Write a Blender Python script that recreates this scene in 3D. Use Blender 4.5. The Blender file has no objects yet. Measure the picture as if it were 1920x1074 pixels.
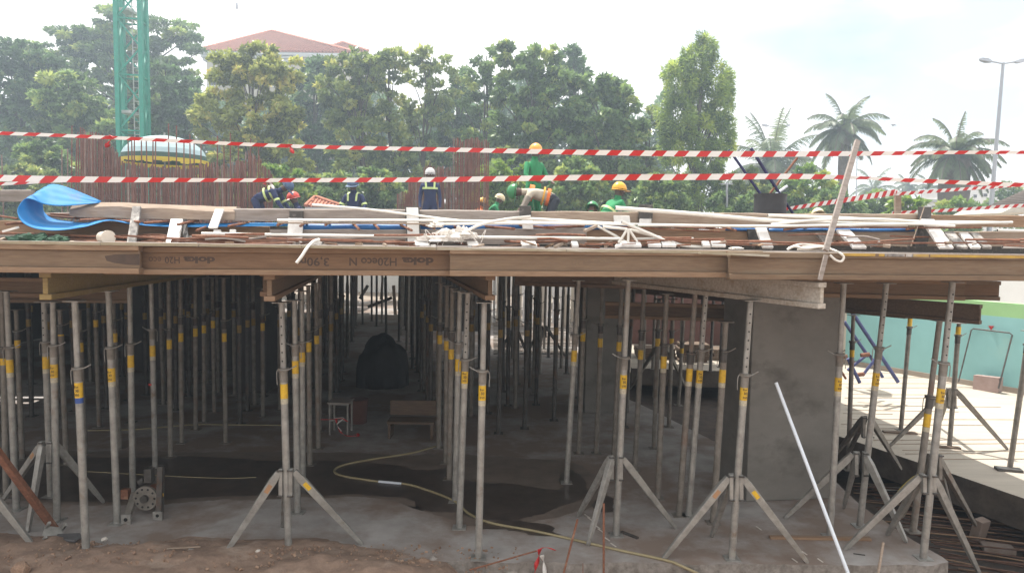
import bpy, bmesh, math, random
import numpy as np
from mathutils import Vector, Matrix, Euler

random.seed(7)
rng = np.random.default_rng(11)
SC = bpy.context.scene
COL = SC.collection
R = math.radians

# ------------------------------------------------------------------ camera
H = 2.69
FPX = 1350.0
PITCH = R(3.9)
ROLL = R(0.9)
fwd = Vector((0, math.cos(PITCH), -math.sin(PITCH)))
rt0 = Vector((1, 0, 0))
up0 = Vector((0, math.sin(PITCH), math.cos(PITCH)))
rt = rt0 * math.cos(ROLL) + up0 * math.sin(ROLL)
up = up0 * math.cos(ROLL) - rt0 * math.sin(ROLL)
CAM = Vector((0, 0, H))
cd = bpy.data.cameras.new('camera')
cam = bpy.data.objects.new('camera', cd)
COL.objects.link(cam)
cd.sensor_width = 36
cd.lens = FPX / 1920 * 36
cd.clip_start = 0.05
cd.clip_end = 3000
m = Matrix((rt, up, -fwd)).transposed().to_4x4()
m.translation = CAM
cam.matrix_world = m
SC.camera = cam

# ------------------------------------------------------------------ world, sun, exposure
SUN_EL = 68.0
SUN_AZ = (-0.62, 0.78)            # horizontal direction towards the sun
HAZE = 0.0040
w = bpy.data.worlds.new('World')
SC.world = w
w.use_nodes = True
nt = w.node_tree
nt.nodes.clear()
out = nt.nodes.new('ShaderNodeOutputWorld')
sky = nt.nodes.new('ShaderNodeTexSky')
sky.sky_type = 'NISHITA'
sky.sun_disc = False
sky.sun_elevation = R(SUN_EL)
sky.sun_rotation = math.atan2(SUN_AZ[0], SUN_AZ[1])
sky.air_density = 1.0
sky.dust_density = 3.0
sky.ozone_density = 1.0
bg1 = nt.nodes.new('ShaderNodeBackground')
bg1.inputs[1].default_value = 0.12
nt.links.new(sky.outputs[0], bg1.inputs[0])
# thin bright cloud cover with pale blue breaks
bg2 = nt.nodes.new('ShaderNodeBackground')
bg2.inputs[0].default_value = (1.0, 0.985, 0.96, 1)
bg2.inputs[1].default_value = 1.15
tc = nt.nodes.new('ShaderNodeTexCoord')
mp = nt.nodes.new('ShaderNodeMapping')
mp.inputs['Scale'].default_value = (1.0, 1.0, 2.6)
mp.inputs['Location'].default_value = (0.35, 0.0, 0.62)
nt.links.new(tc.outputs['Generated'], mp.inputs[0])
nz = nt.nodes.new('ShaderNodeTexNoise')
nz.inputs['Scale'].default_value = 1.7
nz.inputs['Detail'].default_value = 7
nz.inputs['Roughness'].default_value = 0.5
nt.links.new(mp.outputs[0], nz.inputs[0])
rp = nt.nodes.new('ShaderNodeValToRGB')
rp.color_ramp.elements[0].position = 0.30
rp.color_ramp.elements[0].color = (0.35, 0.35, 0.35, 1)
rp.color_ramp.elements[1].position = 0.44
rp.color_ramp.elements[1].color = (1, 1, 1, 1)
nt.links.new(nz.outputs[0], rp.inputs[0])
mx = nt.nodes.new('ShaderNodeMixShader')
# one soft break in the cloud, upper right, elongated along the horizon
bd = (fwd + rt * ((1470 - 960) / FPX) + up * ((537 - 85) / FPX)).normalized()
def vmath(op, a, b=None):
    n_ = nt.nodes.new('ShaderNodeVectorMath'); n_.operation = op
    nt.links.new(a, n_.inputs[0])
    if b is not None: n_.inputs[1].default_value = b
    return n_
sb = vmath('SUBTRACT', tc.outputs['Generated'], tuple(bd))
scn = vmath('MULTIPLY', sb.outputs[0], (1.0, 1.0, 2.1))
ln = vmath('LENGTH', scn.outputs[0])
adn = nt.nodes.new('ShaderNodeMath'); adn.operation = 'MULTIPLY_ADD'
nz2 = nt.nodes.new('ShaderNodeTexNoise'); nz2.inputs['Scale'].default_value = 9.0; nz2.inputs['Detail'].default_value = 4
nt.links.new(tc.outputs['Generated'], nz2.inputs[0])
nt.links.new(nz2.outputs[0], adn.inputs[0]); adn.inputs[1].default_value = 0.16
nt.links.new(ln.outputs['Value'], adn.inputs[2])
rp2 = nt.nodes.new('ShaderNodeValToRGB')
rp2.color_ramp.elements[0].position = 0.09; rp2.color_ramp.elements[0].color = (0.30, 0.30, 0.30, 1)
rp2.color_ramp.elements[1].position = 0.27; rp2.color_ramp.elements[1].color = (1, 1, 1, 1)
nt.links.new(adn.outputs[0], rp2.inputs[0])
mul = nt.nodes.new('ShaderNodeMath'); mul.operation = 'MULTIPLY'
nt.links.new(rp.outputs[0], mul.inputs[0]); nt.links.new(rp2.outputs[0], mul.inputs[1])
nt.links.new(mul.outputs[0], mx.inputs[0])
nt.links.new(bg1.outputs[0], mx.inputs[1])
nt.links.new(bg2.outputs[0], mx.inputs[2])
nt.links.new(mx.outputs[0], out.inputs[0])

sl = bpy.data.lights.new('sun', 'SUN')
sl.energy = 5.0
sl.angle = R(0.5)
sl.color = (1.0, 0.95, 0.87)
so = bpy.data.objects.new('sun', sl)
COL.objects.link(so)
ce = math.cos(R(SUN_EL))
hn = math.hypot(*SUN_AZ)
SUNV = Vector((SUN_AZ[0] / hn * ce, SUN_AZ[1] / hn * ce, math.sin(R(SUN_EL))))
so.rotation_euler = (-SUNV).to_track_quat('-Z', 'Y').to_euler()

SC.view_settings.view_transform = 'Standard'
SC.view_settings.look = 'None'
SC.view_settings.exposure = 0.62
SC.view_settings.gamma = 1
SC.view_settings.use_curve_mapping = False
SC.render.engine = 'CYCLES'
SC.cycles.use_denoising = True
SC.cycles.max_bounces = 7
SC.cycles.diffuse_bounces = 4
SC.cycles.transmission_bounces = 4
SC.cycles.volume_bounces = 0
SC.cycles.transparent_max_bounces = 8
SC.cycles.caustics_reflective = False
SC.cycles.caustics_refractive = False
SC.cycles.sample_clamp_indirect = 6

# ------------------------------------------------------------------ pixel rays -> world points on real surfaces
def ray(px, py):
    return fwd + rt * ((px - 960) / FPX) + up * ((537 - py) / FPX)

def onZ(px, py, z=0.0):
    d = ray(px, py)
    return CAM + d * ((z - H) / d.z)

def onY(px, py, y):
    d = ray(px, py)
    return CAM + d * (y / d.y)

AF = R(5.0)
FD = Vector((math.cos(AF), math.sin(AF), 0))     # along the deck's front edge
FN = Vector((-math.sin(AF), math.cos(AF), 0))    # into the building
F0 = Vector((0, 5.4, 0))
RD = Vector((math.sin(R(-10.2)), math.cos(R(-10.2)), 0))   # direction of the prop rows

def onF(px, py, off=0.0):
    d = ray(px, py)
    p0 = F0 + FN * off
    t = (p0 - CAM).dot(FN) / d.dot(FN)
    return CAM + d * t

def Fpt(s, off, z):
    p = F0 + FD * s + FN * off
    return Vector((p.x, p.y, z))

# ------------------------------------------------------------------ object helpers
def link(name, me, parent=None, kind=None):
    o = bpy.data.objects.new(name, me)
    COL.objects.link(o)
    if parent is not None:
        o.parent = parent
        o.matrix_parent_inverse = parent.matrix_basis.inverted()
    if kind:
        o['kind'] = kind
    return o

def tag(o, label, cat, group=None, kind=None):
    o['label'] = label
    o['category'] = cat
    if group:
        o['group'] = group
    if kind:
        o['kind'] = kind
    return o

def thing(name, label, cat, loc=(0, 0, 0), group=None):
    o = link(name, None)
    o.empty_display_size = 0.1
    o.location = loc
    return tag(o, label, cat, group)

class MB:
    def __init__(s):
        s.v = []; s.f = []; s.m = []; s.sm = []
        s.mi = 0; s.smooth = False
    def add(s, vs, fs):
        b = len(s.v)
        s.v += [tuple(v) for v in vs]
        s.f += [tuple(i + b for i in f) for f in fs]
        s.m += [s.mi] * len(fs)
        s.sm += [s.smooth] * len(fs)
        return s
    def frame(s, o, ax, ay, az):
        vs = []
        for k in (-1, 1):
            for j in (-1, 1):
                for i in (-1, 1):
                    vs.append(o + ax * (i / 2) + ay * (j / 2) + az * (k / 2))
        return s.add(vs, [(0, 2, 3, 1), (4, 5, 7, 6), (0, 1, 5, 4), (2, 6, 7, 3), (0, 4, 6, 2), (1, 3, 7, 5)])
    def box(s, c, size, rz=0):
        c = Vector(c)
        ca, sa = math.cos(rz), math.sin(rz)
        return s.frame(c, Vector((ca, sa, 0)) * size[0], Vector((-sa, ca, 0)) * size[1], Vector((0, 0, size[2])))
    def bar(s, a, b, wd, ht, upv=(0, 0, 1)):
        a = Vector(a); b = Vector(b)
        d = b - a
        u = Vector(upv)
        sd = d.cross(u)
        if sd.length < 1e-6:
            sd = d.cross(Vector((1, 0, 0)))
        sd.normalize()
        u = sd.cross(d).normalized()
        return s.frame((a + b) / 2, d, sd * wd, u * ht)
    def tube(s, pts, r, n=8, cap=True):
        pts = [Vector(p) for p in pts]
        rs = r if isinstance(r, (list, tuple)) else [r] * len(pts)
        t0 = (pts[1] - pts[0]).normalized()
        a = t0.cross(Vector((0, 0, 1)))
        if a.length < 1e-3:
            a = t0.cross(Vector((0, 1, 0)))
        a.normalize()
        vs = []
        for k, p in enumerate(pts):
            if k == 0: t = t0
            elif k == len(pts) - 1: t = (pts[k] - pts[k - 1]).normalized()
            else: t = (pts[k + 1] - pts[k - 1]).normalized()
            a = (a - t * a.dot(t)).normalized()
            b = t.cross(a)
            for i in range(n):
                q = 2 * math.pi * i / n
                vs.append(p + (a * math.cos(q) + b * math.sin(q)) * rs[k])
        fs = []
        for k in range(len(pts) - 1):
            for i in range(n):
                j = (i + 1) % n
                fs.append((k * n + i, k * n + j, (k + 1) * n + j, (k + 1) * n + i))
        sm = s.smooth; s.smooth = True
        s.add(vs, fs)
        s.smooth = sm
        if cap:
            L = (len(pts) - 1) * n
            s.add(vs[:n], [tuple(range(n))[::-1]])
            s.add(vs[L:L + n], [tuple(range(n))])
        return s
    def prism(s, poly, z0, z1):
        n = len(poly)
        vs = [(p[0], p[1], z0) for p in poly] + [(p[0], p[1], z1) for p in poly]
        fs = [tuple(range(n - 1, -1, -1)), tuple(range(n, 2 * n))]
        for i in range(n):
            j = (i + 1) % n
            fs.append((i, j, j + n, i + n))
        return s.add(vs, fs)
    def mesh(s, name, mats):
        me = bpy.data.meshes.new(name)
        me.from_pydata(s.v, [], s.f)
        if not isinstance(mats, (list, tuple)):
            mats = [mats]
        for mm in mats:
            me.materials.append(mm)
        me.polygons.foreach_set('material_index', s.m)
        me.polygons.foreach_set('use_smooth', s.sm)
        me.update()
        return me
    def build(s, name, mats, parent=None, kind=None):
        return link(name, s.mesh(name, mats), parent, kind)

def smooth_path(pts, n=6):
    pts = [Vector(p) for p in pts]
    q = [pts[0] * 2 - pts[1]] + pts + [pts[-1] * 2 - pts[-2]]
    outp = []
    for i in range(1, len(q) - 2):
        for k in range(n):
            t = k / n
            a, b, c, d = q[i - 1], q[i], q[i + 1], q[i + 2]
            outp.append(0.5 * ((2 * b) + (c - a) * t + (2 * a - 5 * b + 4 * c - d) * t * t + (3 * b - a - 3 * c + d) * t ** 3))
    outp.append(pts[-1])
    return outp

def bevel_obj(o, wd=0.004, seg=1):
    md = o.modifiers.new('bevel', 'BEVEL')
    md.width = wd; md.segments = seg; md.limit_method = 'ANGLE'
    return o

# ------------------------------------------------------------------ materials
def mat(name, c1, c2=None, rough=0.8, scale=8.0, metal=0.0, bump=0.15, stretch=(1, 1, 1), c3=None, s3=1.5, t3=0.55,
        fine=0.0, bdist=0.01, coord='Object', trans=0.0, spec=0.5):
    mm = bpy.data.materials.new(name)
    mm.use_nodes = True
    t = mm.node_tree
    b = t.nodes['Principled BSDF']
    b.inputs['Roughness'].default_value = rough
    b.inputs['Metallic'].default_value = metal
    b.inputs['Specular IOR Level'].default_value = spec
    c2 = c2 or tuple(x * 0.72 for x in c1)
    g = t.nodes.new('ShaderNodeNewGeometry') if coord == 'World' else None
    tcx = t.nodes.new('ShaderNodeTexCoord')
    mpp = t.nodes.new('ShaderNodeMapping')
    mpp.inputs['Scale'].default_value = stretch
    t.links.new(g.outputs['Position'] if g else tcx.outputs[coord], mpp.inputs[0])
    n1 = t.nodes.new('ShaderNodeTexNoise')
    n1.inputs['Scale'].default_value = scale
    n1.inputs['Detail'].default_value = 6
    n1.inputs['Roughness'].default_value = 0.62
    t.links.new(mpp.outputs[0], n1.inputs[0])
    r1 = t.nodes.new('ShaderNodeValToRGB')
    r1.color_ramp.elements[0].position = 0.34
    r1.color_ramp.elements[0].color = (*c2, 1)
    r1.color_ramp.elements[1].position = 0.66
    r1.color_ramp.elements[1].color = (*c1, 1)
    t.links.new(n1.outputs[0], r1.inputs[0])
    last = r1.outputs[0]
    if c3:
        n3 = t.nodes.new('ShaderNodeTexNoise')
        n3.inputs['Scale'].default_value = s3
        n3.inputs['Detail'].default_value = 7
        n3.inputs['Roughness'].default_value = 0.65
        t.links.new(mpp.outputs[0], n3.inputs[0])
        r3 = t.nodes.new('ShaderNodeValToRGB')
        r3.color_ramp.elements[0].position = t3 - 0.06
        r3.color_ramp.elements[1].position = t3 + 0.08
        t.links.new(n3.outputs[0], r3.inputs[0])
        mixn = t.nodes.new('ShaderNodeMix')
        mixn.data_type = 'RGBA'
        t.links.new(r3.outputs[0], mixn.inputs[0])
        t.links.new(last, mixn.inputs[6])
        mixn.inputs[7].default_value = (*c3, 1)
        last = mixn.outputs[2]
    t.links.new(last, b.inputs['Base Color'])
    if bump > 0:
        bp = t.nodes.new('ShaderNodeBump')
        bp.inputs['Strength'].default_value = bump
        bp.inputs['Distance'].default_value = bdist
        t.links.new(n1.outputs[0], bp.inputs['Height'])
        t.links.new(bp.outputs[0], b.inputs['Normal'])
    if trans > 0:
        tr = t.nodes.new('ShaderNodeBsdfTranslucent')
        t.links.new(last, tr.inputs[0])
        ms = t.nodes.new('ShaderNodeMixShader')
        ms.inputs[0].default_value = trans
        t.links.new(b.outputs[0], ms.inputs[1])
        t.links.new(tr.outputs[0], ms.inputs[2])
        t.links.new(ms.outputs[0], t.nodes['Material Output'].inputs[0])
    return mm

def leafmat(name, dark, light, yellow=None, trans=0.35):
    mm = bpy.data.materials.new(name)
    mm.use_nodes = True
    t = mm.node_tree
    b = t.nodes['Principled BSDF']
    b.inputs['Roughness'].default_value = 0.42
    b.inputs['Specular IOR Level'].default_value = 0.5
    at = t.nodes.new('ShaderNodeAttribute')
    at.attribute_name = 'tone'
    r = t.nodes.new('ShaderNodeValToRGB')
    r.color_ramp.elements[0].position = 0.0
    r.color_ramp.elements[0].color = (*dark, 1)
    r.color_ramp.elements[1].position = 0.75
    r.color_ramp.elements[1].color = (*light, 1)
    if yellow:
        e = r.color_ramp.elements.new(1.0)
        e.color = (*yellow, 1)
    t.links.new(at.outputs['Fac'], r.inputs[0])
    t.links.new(r.outputs[0], b.inputs['Base Color'])
    tr = t.nodes.new('ShaderNodeBsdfTranslucent')
    hs = t.nodes.new('ShaderNodeHueSaturation')
    hs.inputs['Value'].default_value = 2.0
    hs.inputs['Hue'].default_value = 0.485
    t.links.new(r.outputs[0], hs.inputs['Color'])
    t.links.new(hs.outputs[0], tr.inputs[0])
    ms = t.nodes.new('ShaderNodeMixShader')
    ms.inputs[0].default_value = trans
    t.links.new(b.outputs[0], ms.inputs[1])
    t.links.new(tr.outputs[0], ms.inputs[2])
    t.links.new(ms.outputs[0], t.nodes['Material Output'].inputs[0])
    return mm

M = {}
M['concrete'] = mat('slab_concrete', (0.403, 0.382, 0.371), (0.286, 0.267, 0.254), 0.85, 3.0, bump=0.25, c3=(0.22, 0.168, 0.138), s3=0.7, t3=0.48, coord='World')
M['concrete_edge'] = mat('broken_concrete', (0.30, 0.28, 0.26), (0.15, 0.135, 0.12), 0.95, 14, bump=0.8, bdist=0.02, coord='World')
M['column'] = mat('cast_concrete', (0.210, 0.201, 0.185), (0.156, 0.151, 0.138), 0.85, 2.0, bump=0.15, c3=(0.115, 0.108, 0.097), s3=1.6, t3=0.60, stretch=(1, 1, 1.6))
M['wet'] = mat('wet_concrete', (0.085, 0.064, 0.054), (0.045, 0.036, 0.032), 0.28, 5, bump=0.1, coord='World', spec=0.35)
M['dirt'] = mat('red_brown_soil', (0.31, 0.215, 0.16), (0.19, 0.13, 0.098), 0.95, 7, bump=0.7, bdist=0.03, c3=(0.33, 0.26, 0.21), s3=3.0, t3=0.6, coord='World')
M['site'] = mat('site_ground_soil', (0.36, 0.31, 0.26), (0.27, 0.22, 0.18), 0.95, 0.9, bump=0.3, coord='World')
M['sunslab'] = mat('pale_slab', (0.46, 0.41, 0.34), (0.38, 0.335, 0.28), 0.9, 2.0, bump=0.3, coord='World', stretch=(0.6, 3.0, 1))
M['edge_shade'] = mat('shade_darkened_edge', (0.13, 0.105, 0.085), (0.07, 0.055, 0.045), 0.95, 6, bump=0.6, bdist=0.02, coord='World')  # slab sides: shade painted in as a darker concrete
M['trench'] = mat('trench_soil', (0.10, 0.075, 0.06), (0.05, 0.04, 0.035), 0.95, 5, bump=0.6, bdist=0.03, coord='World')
M['beam'] = mat('spruce_beam', (0.191, 0.113, 0.061), (0.139, 0.078, 0.041), 0.7, 9, bump=0.15, stretch=(0.5, 7, 7), c3=(0.19, 0.12, 0.07), s3=1.1, t3=0.64)
M['beam2'] = mat('weathered_beam', (0.188, 0.128, 0.078), (0.141, 0.091, 0.056), 0.75, 9, bump=0.15, stretch=(0.5, 7, 7), c3=(0.2, 0.15, 0.10), s3=1.2, t3=0.62)
M['beam3'] = mat('yellow_beam', (0.308, 0.231, 0.084), (0.231, 0.161, 0.063), 0.7, 9, bump=0.15, stretch=(0.5, 7, 7), c3=(0.30, 0.22, 0.12), s3=1.2, t3=0.6)
M['beamw'] = mat('cement_splashed_beam', (0.52, 0.49, 0.44), (0.36, 0.32, 0.27), 0.85, 9, bump=0.2, stretch=(0.6, 6, 6), c3=(0.33, 0.27, 0.20), s3=1.5, t3=0.6)
M['beamd'] = mat('dark_beam', (0.16, 0.11, 0.075), (0.10, 0.07, 0.05), 0.8, 9, bump=0.15, stretch=(0.6, 6, 6))
M['flange'] = mat('beam_flange', (0.259, 0.173, 0.107), (0.196, 0.122, 0.072), 0.7, 9, bump=0.15, stretch=(0.5, 7, 7), c3=(0.24, 0.16, 0.10), s3=1.4, t3=0.66)
M['ink'] = mat('print_ink', (0.085, 0.055, 0.04), (0.05, 0.035, 0.028), 0.8, 30, bump=0)
M['ink_faded'] = mat('faded_ink', (0.12, 0.07, 0.045), (0.09, 0.055, 0.035), 0.8, 30, bump=0)
M['ink_faint'] = mat('worn_ink', (0.17, 0.12, 0.08), (0.14, 0.095, 0.06), 0.8, 30, bump=0)
M['ply_edge'] = mat('plywood_edge', (0.357, 0.315, 0.221), (0.255, 0.212, 0.145), 0.85, 14, bump=0.3, stretch=(0.6, 4, 10), c3=(0.52, 0.50, 0.44), s3=2.2, t3=0.6)
M['ply_yellow'] = mat('yellow_painted_edge', (0.50, 0.33, 0.06), (0.38, 0.24, 0.06), 0.8, 14, bump=0.3, c3=(0.40, 0.33, 0.20), s3=2.2, t3=0.6)
M['plank'] = mat('rough_plank', (0.376, 0.300, 0.236), (0.272, 0.207, 0.160), 0.9, 9, bump=0.35, stretch=(0.5, 6, 6), c3=(0.24, 0.18, 0.13), s3=1.6, t3=0.66)
M['plank2'] = mat('grey_plank', (0.336, 0.296, 0.268), (0.232, 0.199, 0.180), 0.9, 9, bump=0.35, stretch=(0.5, 6, 6), c3=(0.21, 0.18, 0.15), s3=1.4, t3=0.64)
M['plank3'] = mat('brown_plank', (0.289, 0.191, 0.119), (0.204, 0.128, 0.081), 0.9, 9, bump=0.35, stretch=(0.5, 6, 6), c3=(0.19, 0.14, 0.11), s3=1.4, t3=0.6)
M['steel'] = mat('galvanised_steel', (0.36, 0.355, 0.335), (0.23, 0.225, 0.21), 0.5, 12, metal=0.35, bump=0.08, c3=(0.20, 0.15, 0.115), s3=5, t3=0.66)
M['steel2'] = mat('muddy_shade_steel', (0.25, 0.23, 0.205), (0.155, 0.14, 0.12), 0.65, 12, metal=0.2, bump=0.1, c3=(0.19, 0.13, 0.10), s3=4, t3=0.62)  # mud tone, darkened further to paint in the shade on back props
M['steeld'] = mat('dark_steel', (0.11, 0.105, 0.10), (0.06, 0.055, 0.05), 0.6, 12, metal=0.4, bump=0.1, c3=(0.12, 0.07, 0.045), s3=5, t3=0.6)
M['hole'] = mat('pin_hole_dark', (0.01, 0.01, 0.01), (0.01, 0.01, 0.01), 1, 5, bump=0)
M['sticker'] = mat('yellow_sticker', (0.72, 0.46, 0.02), (0.55, 0.33, 0.02), 0.5, 30, bump=0)
M['pinkblock'] = mat('pinkish_block', (0.36, 0.27, 0.25), (0.28, 0.2, 0.18), 0.9, 5, bump=0.2)
M['filmply'] = mat('shade_dark_film_plywood', (0.10, 0.065, 0.045), (0.06, 0.04, 0.03), 0.6, 4, bump=0.05, c3=(0.16, 0.14, 0.12), s3=2.5, t3=0.64, coord='World')  # film plywood coloured dark to deepen the shade under the deck
M['stain'] = mat('oil_stain', (0.085, 0.055, 0.04), (0.06, 0.04, 0.03), 0.8, 12, bump=0.1)
M['rustd'] = mat('dark_rust', (0.12, 0.06, 0.04), (0.07, 0.04, 0.03), 0.9, 20, bump=0.2)
M['sticker_dim'] = mat('shade_dimmed_sticker', (0.30, 0.19, 0.04), (0.20, 0.13, 0.04), 0.6, 30, bump=0)  # sticker yellow darkened to paint in the shade of the far rows
M['sticker_blue'] = mat('blue_sticker', (0.03, 0.09, 0.35), (0.03, 0.07, 0.25), 0.5, 30, bump=0)
M['sticker_grey'] = mat('pale_sticker', (0.55, 0.50, 0.38), (0.35, 0.32, 0.25), 0.5, 60, bump=0)
M['rust'] = mat('rusty_rebar', (0.25, 0.11, 0.065), (0.15, 0.065, 0.04), 0.85, 30, bump=0.3, c3=(0.34, 0.20, 0.13), s3=9, t3=0.62)
M['rust_red'] = mat('rebar_cage_rust', (0.24, 0.115, 0.085), (0.15, 0.07, 0.055), 0.85, 4, bump=0.1, coord='World')
M['rust_grey'] = mat('rebar_grey_coated', (0.30, 0.24, 0.21), (0.18, 0.12, 0.10), 0.85, 4, bump=0.1, coord='World')
M['pvc'] = mat('white_pvc', (0.78, 0.77, 0.73), (0.66, 0.64, 0.59), 0.4, 6, bump=0.02, c3=(0.5, 0.44, 0.36), s3=3, t3=0.68)
M['pvcblue'] = mat('bluish_pvc', (0.72, 0.78, 0.86), (0.66, 0.72, 0.8), 0.35, 6, bump=0.0)
M['whiteboard'] = mat('white_coated_board', (0.80, 0.79, 0.78), (0.62, 0.60, 0.57), 0.6, 10, bump=0.05, c3=(0.42, 0.38, 0.34), s3=3.5, t3=0.66)
M['filmboard'] = mat('cement_splashed_film_board', (0.30, 0.28, 0.26), (0.12, 0.11, 0.105), 0.6, 24, bump=0.2, c3=(0.5, 0.48, 0.45), s3=14, t3=0.56)
M['filmdark'] = mat('dark_film_board', (0.07, 0.065, 0.06), (0.04, 0.037, 0.035), 0.5, 20, bump=0.1, c3=(0.22, 0.2, 0.19), s3=24, t3=0.62)
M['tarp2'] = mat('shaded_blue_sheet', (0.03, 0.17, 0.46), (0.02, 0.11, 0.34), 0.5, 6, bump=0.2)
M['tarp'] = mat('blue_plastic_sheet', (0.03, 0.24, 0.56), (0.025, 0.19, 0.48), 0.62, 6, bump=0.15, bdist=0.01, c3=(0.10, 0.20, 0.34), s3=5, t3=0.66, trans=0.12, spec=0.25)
M['bagw'] = mat('white_plastic_bag', (0.80, 0.78, 0.74), (0.55, 0.5, 0.45), 0.5, 12, bump=0.4, bdist=0.02)
M['cup'] = mat('cream_plastic', (0.66, 0.60, 0.52), (0.55, 0.48, 0.40), 0.5, 8, bump=0.02)
M['green_cloth'] = mat('dark_green_cloth', (0.03, 0.085, 0.05), (0.02, 0.05, 0.03), 0.9, 14, bump=0.4)
M['barrel'] = mat('black_plastic', (0.045, 0.045, 0.05), (0.03, 0.03, 0.035), 0.55, 8, bump=0.1, c3=(0.12, 0.115, 0.11), s3=5, t3=0.6)
M['bluepipe'] = mat('dark_blue_paint', (0.03, 0.035, 0.12), (0.02, 0.02, 0.07), 0.6, 8, bump=0.05)
M['bluepipe2'] = mat('blue_painted_steel', (0.07, 0.09, 0.24), (0.05, 0.055, 0.15), 0.6, 8, bump=0.05)
M['crane'] = mat('green_crane_paint', (0.01, 0.27, 0.19), (0.008, 0.20, 0.14), 0.5, 5, bump=0.03)
M['cranel'] = mat('pale_ladder_metal', (0.50, 0.52, 0.50), (0.4, 0.42, 0.40), 0.5, 5, bump=0.0)
M['hose'] = mat('khaki_hose', (0.34, 0.29, 0.17), (0.25, 0.21, 0.12), 0.5, 5, bump=0.0)
M['black_sheet'] = mat('black_sheeting', (0.02, 0.02, 0.024), (0.012, 0.012, 0.014), 0.7, 6, bump=0.4, bdist=0.03)
M['red'] = mat('red_plastic', (0.45, 0.03, 0.025), (0.35, 0.025, 0.02), 0.5, 8, bump=0)
M['teal'] = mat('teal_wall_paint', (0.25, 0.49, 0.49), (0.22, 0.44, 0.44), 0.8, 1.5, bump=0.05, c3=(0.32, 0.50, 0.46), s3=0.6, t3=0.6, coord='World')
M['lime'] = mat('light_green_paint', (0.30, 0.52, 0.24), (0.27, 0.47, 0.21), 0.8, 1.5, bump=0.03, coord='World')
M['whitew'] = mat('white_render', (0.74, 0.73, 0.72), (0.66, 0.65, 0.63), 0.85, 1.2, bump=0.04, coord='World')
M['cream'] = mat('cream_render', (0.48, 0.44, 0.37), (0.42, 0.37, 0.31), 0.85, 1.2, bump=0.04, coord='World')
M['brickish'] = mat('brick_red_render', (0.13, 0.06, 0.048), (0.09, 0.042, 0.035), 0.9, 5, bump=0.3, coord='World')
M['rooftile'] = mat('terracotta', (0.50, 0.19, 0.115), (0.36, 0.135, 0.08), 0.85, 1.4, bump=0.2, coord='World')
M['gutter'] = mat('pale_grey_fascia', (0.45, 0.46, 0.46), (0.38, 0.39, 0.40), 0.7, 2, bump=0.0)
M['thatch'] = mat('grey_shed_roof', (0.25, 0.21, 0.18), (0.15, 0.125, 0.11), 0.95, 6, bump=0.5, stretch=(8, 1, 1), coord='World')
M['bark'] = mat('tree_bark', (0.12, 0.10, 0.08), (0.07, 0.055, 0.045), 0.95, 6, bump=0.4, bdist=0.03)
M['palmbark'] = mat('palm_bark', (0.15, 0.125, 0.10), (0.08, 0.065, 0.05), 0.95, 9, bump=0.5, bdist=0.05)
M['lamp'] = mat('lamp_post_grey', (0.33, 0.34, 0.37), (0.28, 0.29, 0.32), 0.5, 3, metal=0.3, bump=0)
M['umb_blue'] = mat('pale_blue_canopy', (0.42, 0.56, 0.60), (0.37, 0.50, 0.54), 0.7, 4, bump=0.02, trans=0.25)
M['umb_dark'] = mat('dark_green_canopy', (0.05, 0.11, 0.085), (0.04, 0.08, 0.065), 0.7, 4, bump=0.02)
M['umb_yellow'] = mat('yellow_fringe', (0.70, 0.55, 0.06), (0.60, 0.46, 0.05), 0.7, 4, bump=0.02, trans=0.2)
M['tape_red'] = mat('tape_red', (0.62, 0.035, 0.035), (0.55, 0.03, 0.03), 0.35, 5, bump=0, trans=0.3)
M['tape_white'] = mat('tape_white', (0.82, 0.80, 0.78), (0.78, 0.76, 0.74), 0.35, 5, bump=0, trans=0.3)
M['skin'] = mat('brown_skin', (0.10, 0.05, 0.032), (0.08, 0.04, 0.026), 0.55, 8, bump=0.02)
M['navy'] = mat('navy_overall', (0.018, 0.028, 0.095), (0.012, 0.02, 0.07), 0.85, 12, bump=0.2)
M['hivis'] = mat('reflective_lime_band', (0.62, 0.75, 0.30), (0.5, 0.62, 0.25), 0.4, 12, bump=0)
M['green_shirt'] = mat('green_shirt', (0.02, 0.25, 0.09), (0.015, 0.18, 0.065), 0.85, 12, bump=0.2)
M['orange_vest'] = mat('orange_vest', (0.85, 0.20, 0.035), (0.7, 0.16, 0.03), 0.8, 12, bump=0.2)
M['vest_sunlit'] = mat('sunlit_vest_back', (0.55, 0.48, 0.38), (0.45, 0.39, 0.31), 0.85, 12, bump=0.2)  # pale tone paints the sun highlight on the orange vest's back
M['grey_sleeve'] = mat('grey_sleeve', (0.27, 0.23, 0.19), (0.2, 0.17, 0.14), 0.85, 12, bump=0.2)
M['dark_trousers'] = mat('dark_trousers', (0.03, 0.035, 0.05), (0.02, 0.024, 0.035), 0.85, 12, bump=0.2)
for k, c in dict(hat_blue=(0.05, 0.10, 0.20), hat_yellow=(0.80, 0.40, 0.02), hat_orange=(0.85, 0.36, 0.05), hat_green=(0.03, 0.22, 0.07),
                 hat_red=(0.70, 0.07, 0.045), hat_white=(0.62, 0.60, 0.60), hat_cream=(0.72, 0.60, 0.38)).items():
    M[k] = mat(k + '_plastic', c, tuple(x * 0.92 for x in c), 0.35, 4, bump=0)
M['darkwall'] = mat('shade_darkened_concrete', (0.09, 0.085, 0.085), (0.06, 0.058, 0.06), 0.9, 3, bump=0.1)  # concrete colour darkened to paint in the deep shade under the deck

# ------------------------------------------------------------------ ground, slabs, trench
def poly_px(pts, z=0.0):
    return [tuple(onZ(a, b, z)[:2]) for a, b in pts]

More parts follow.
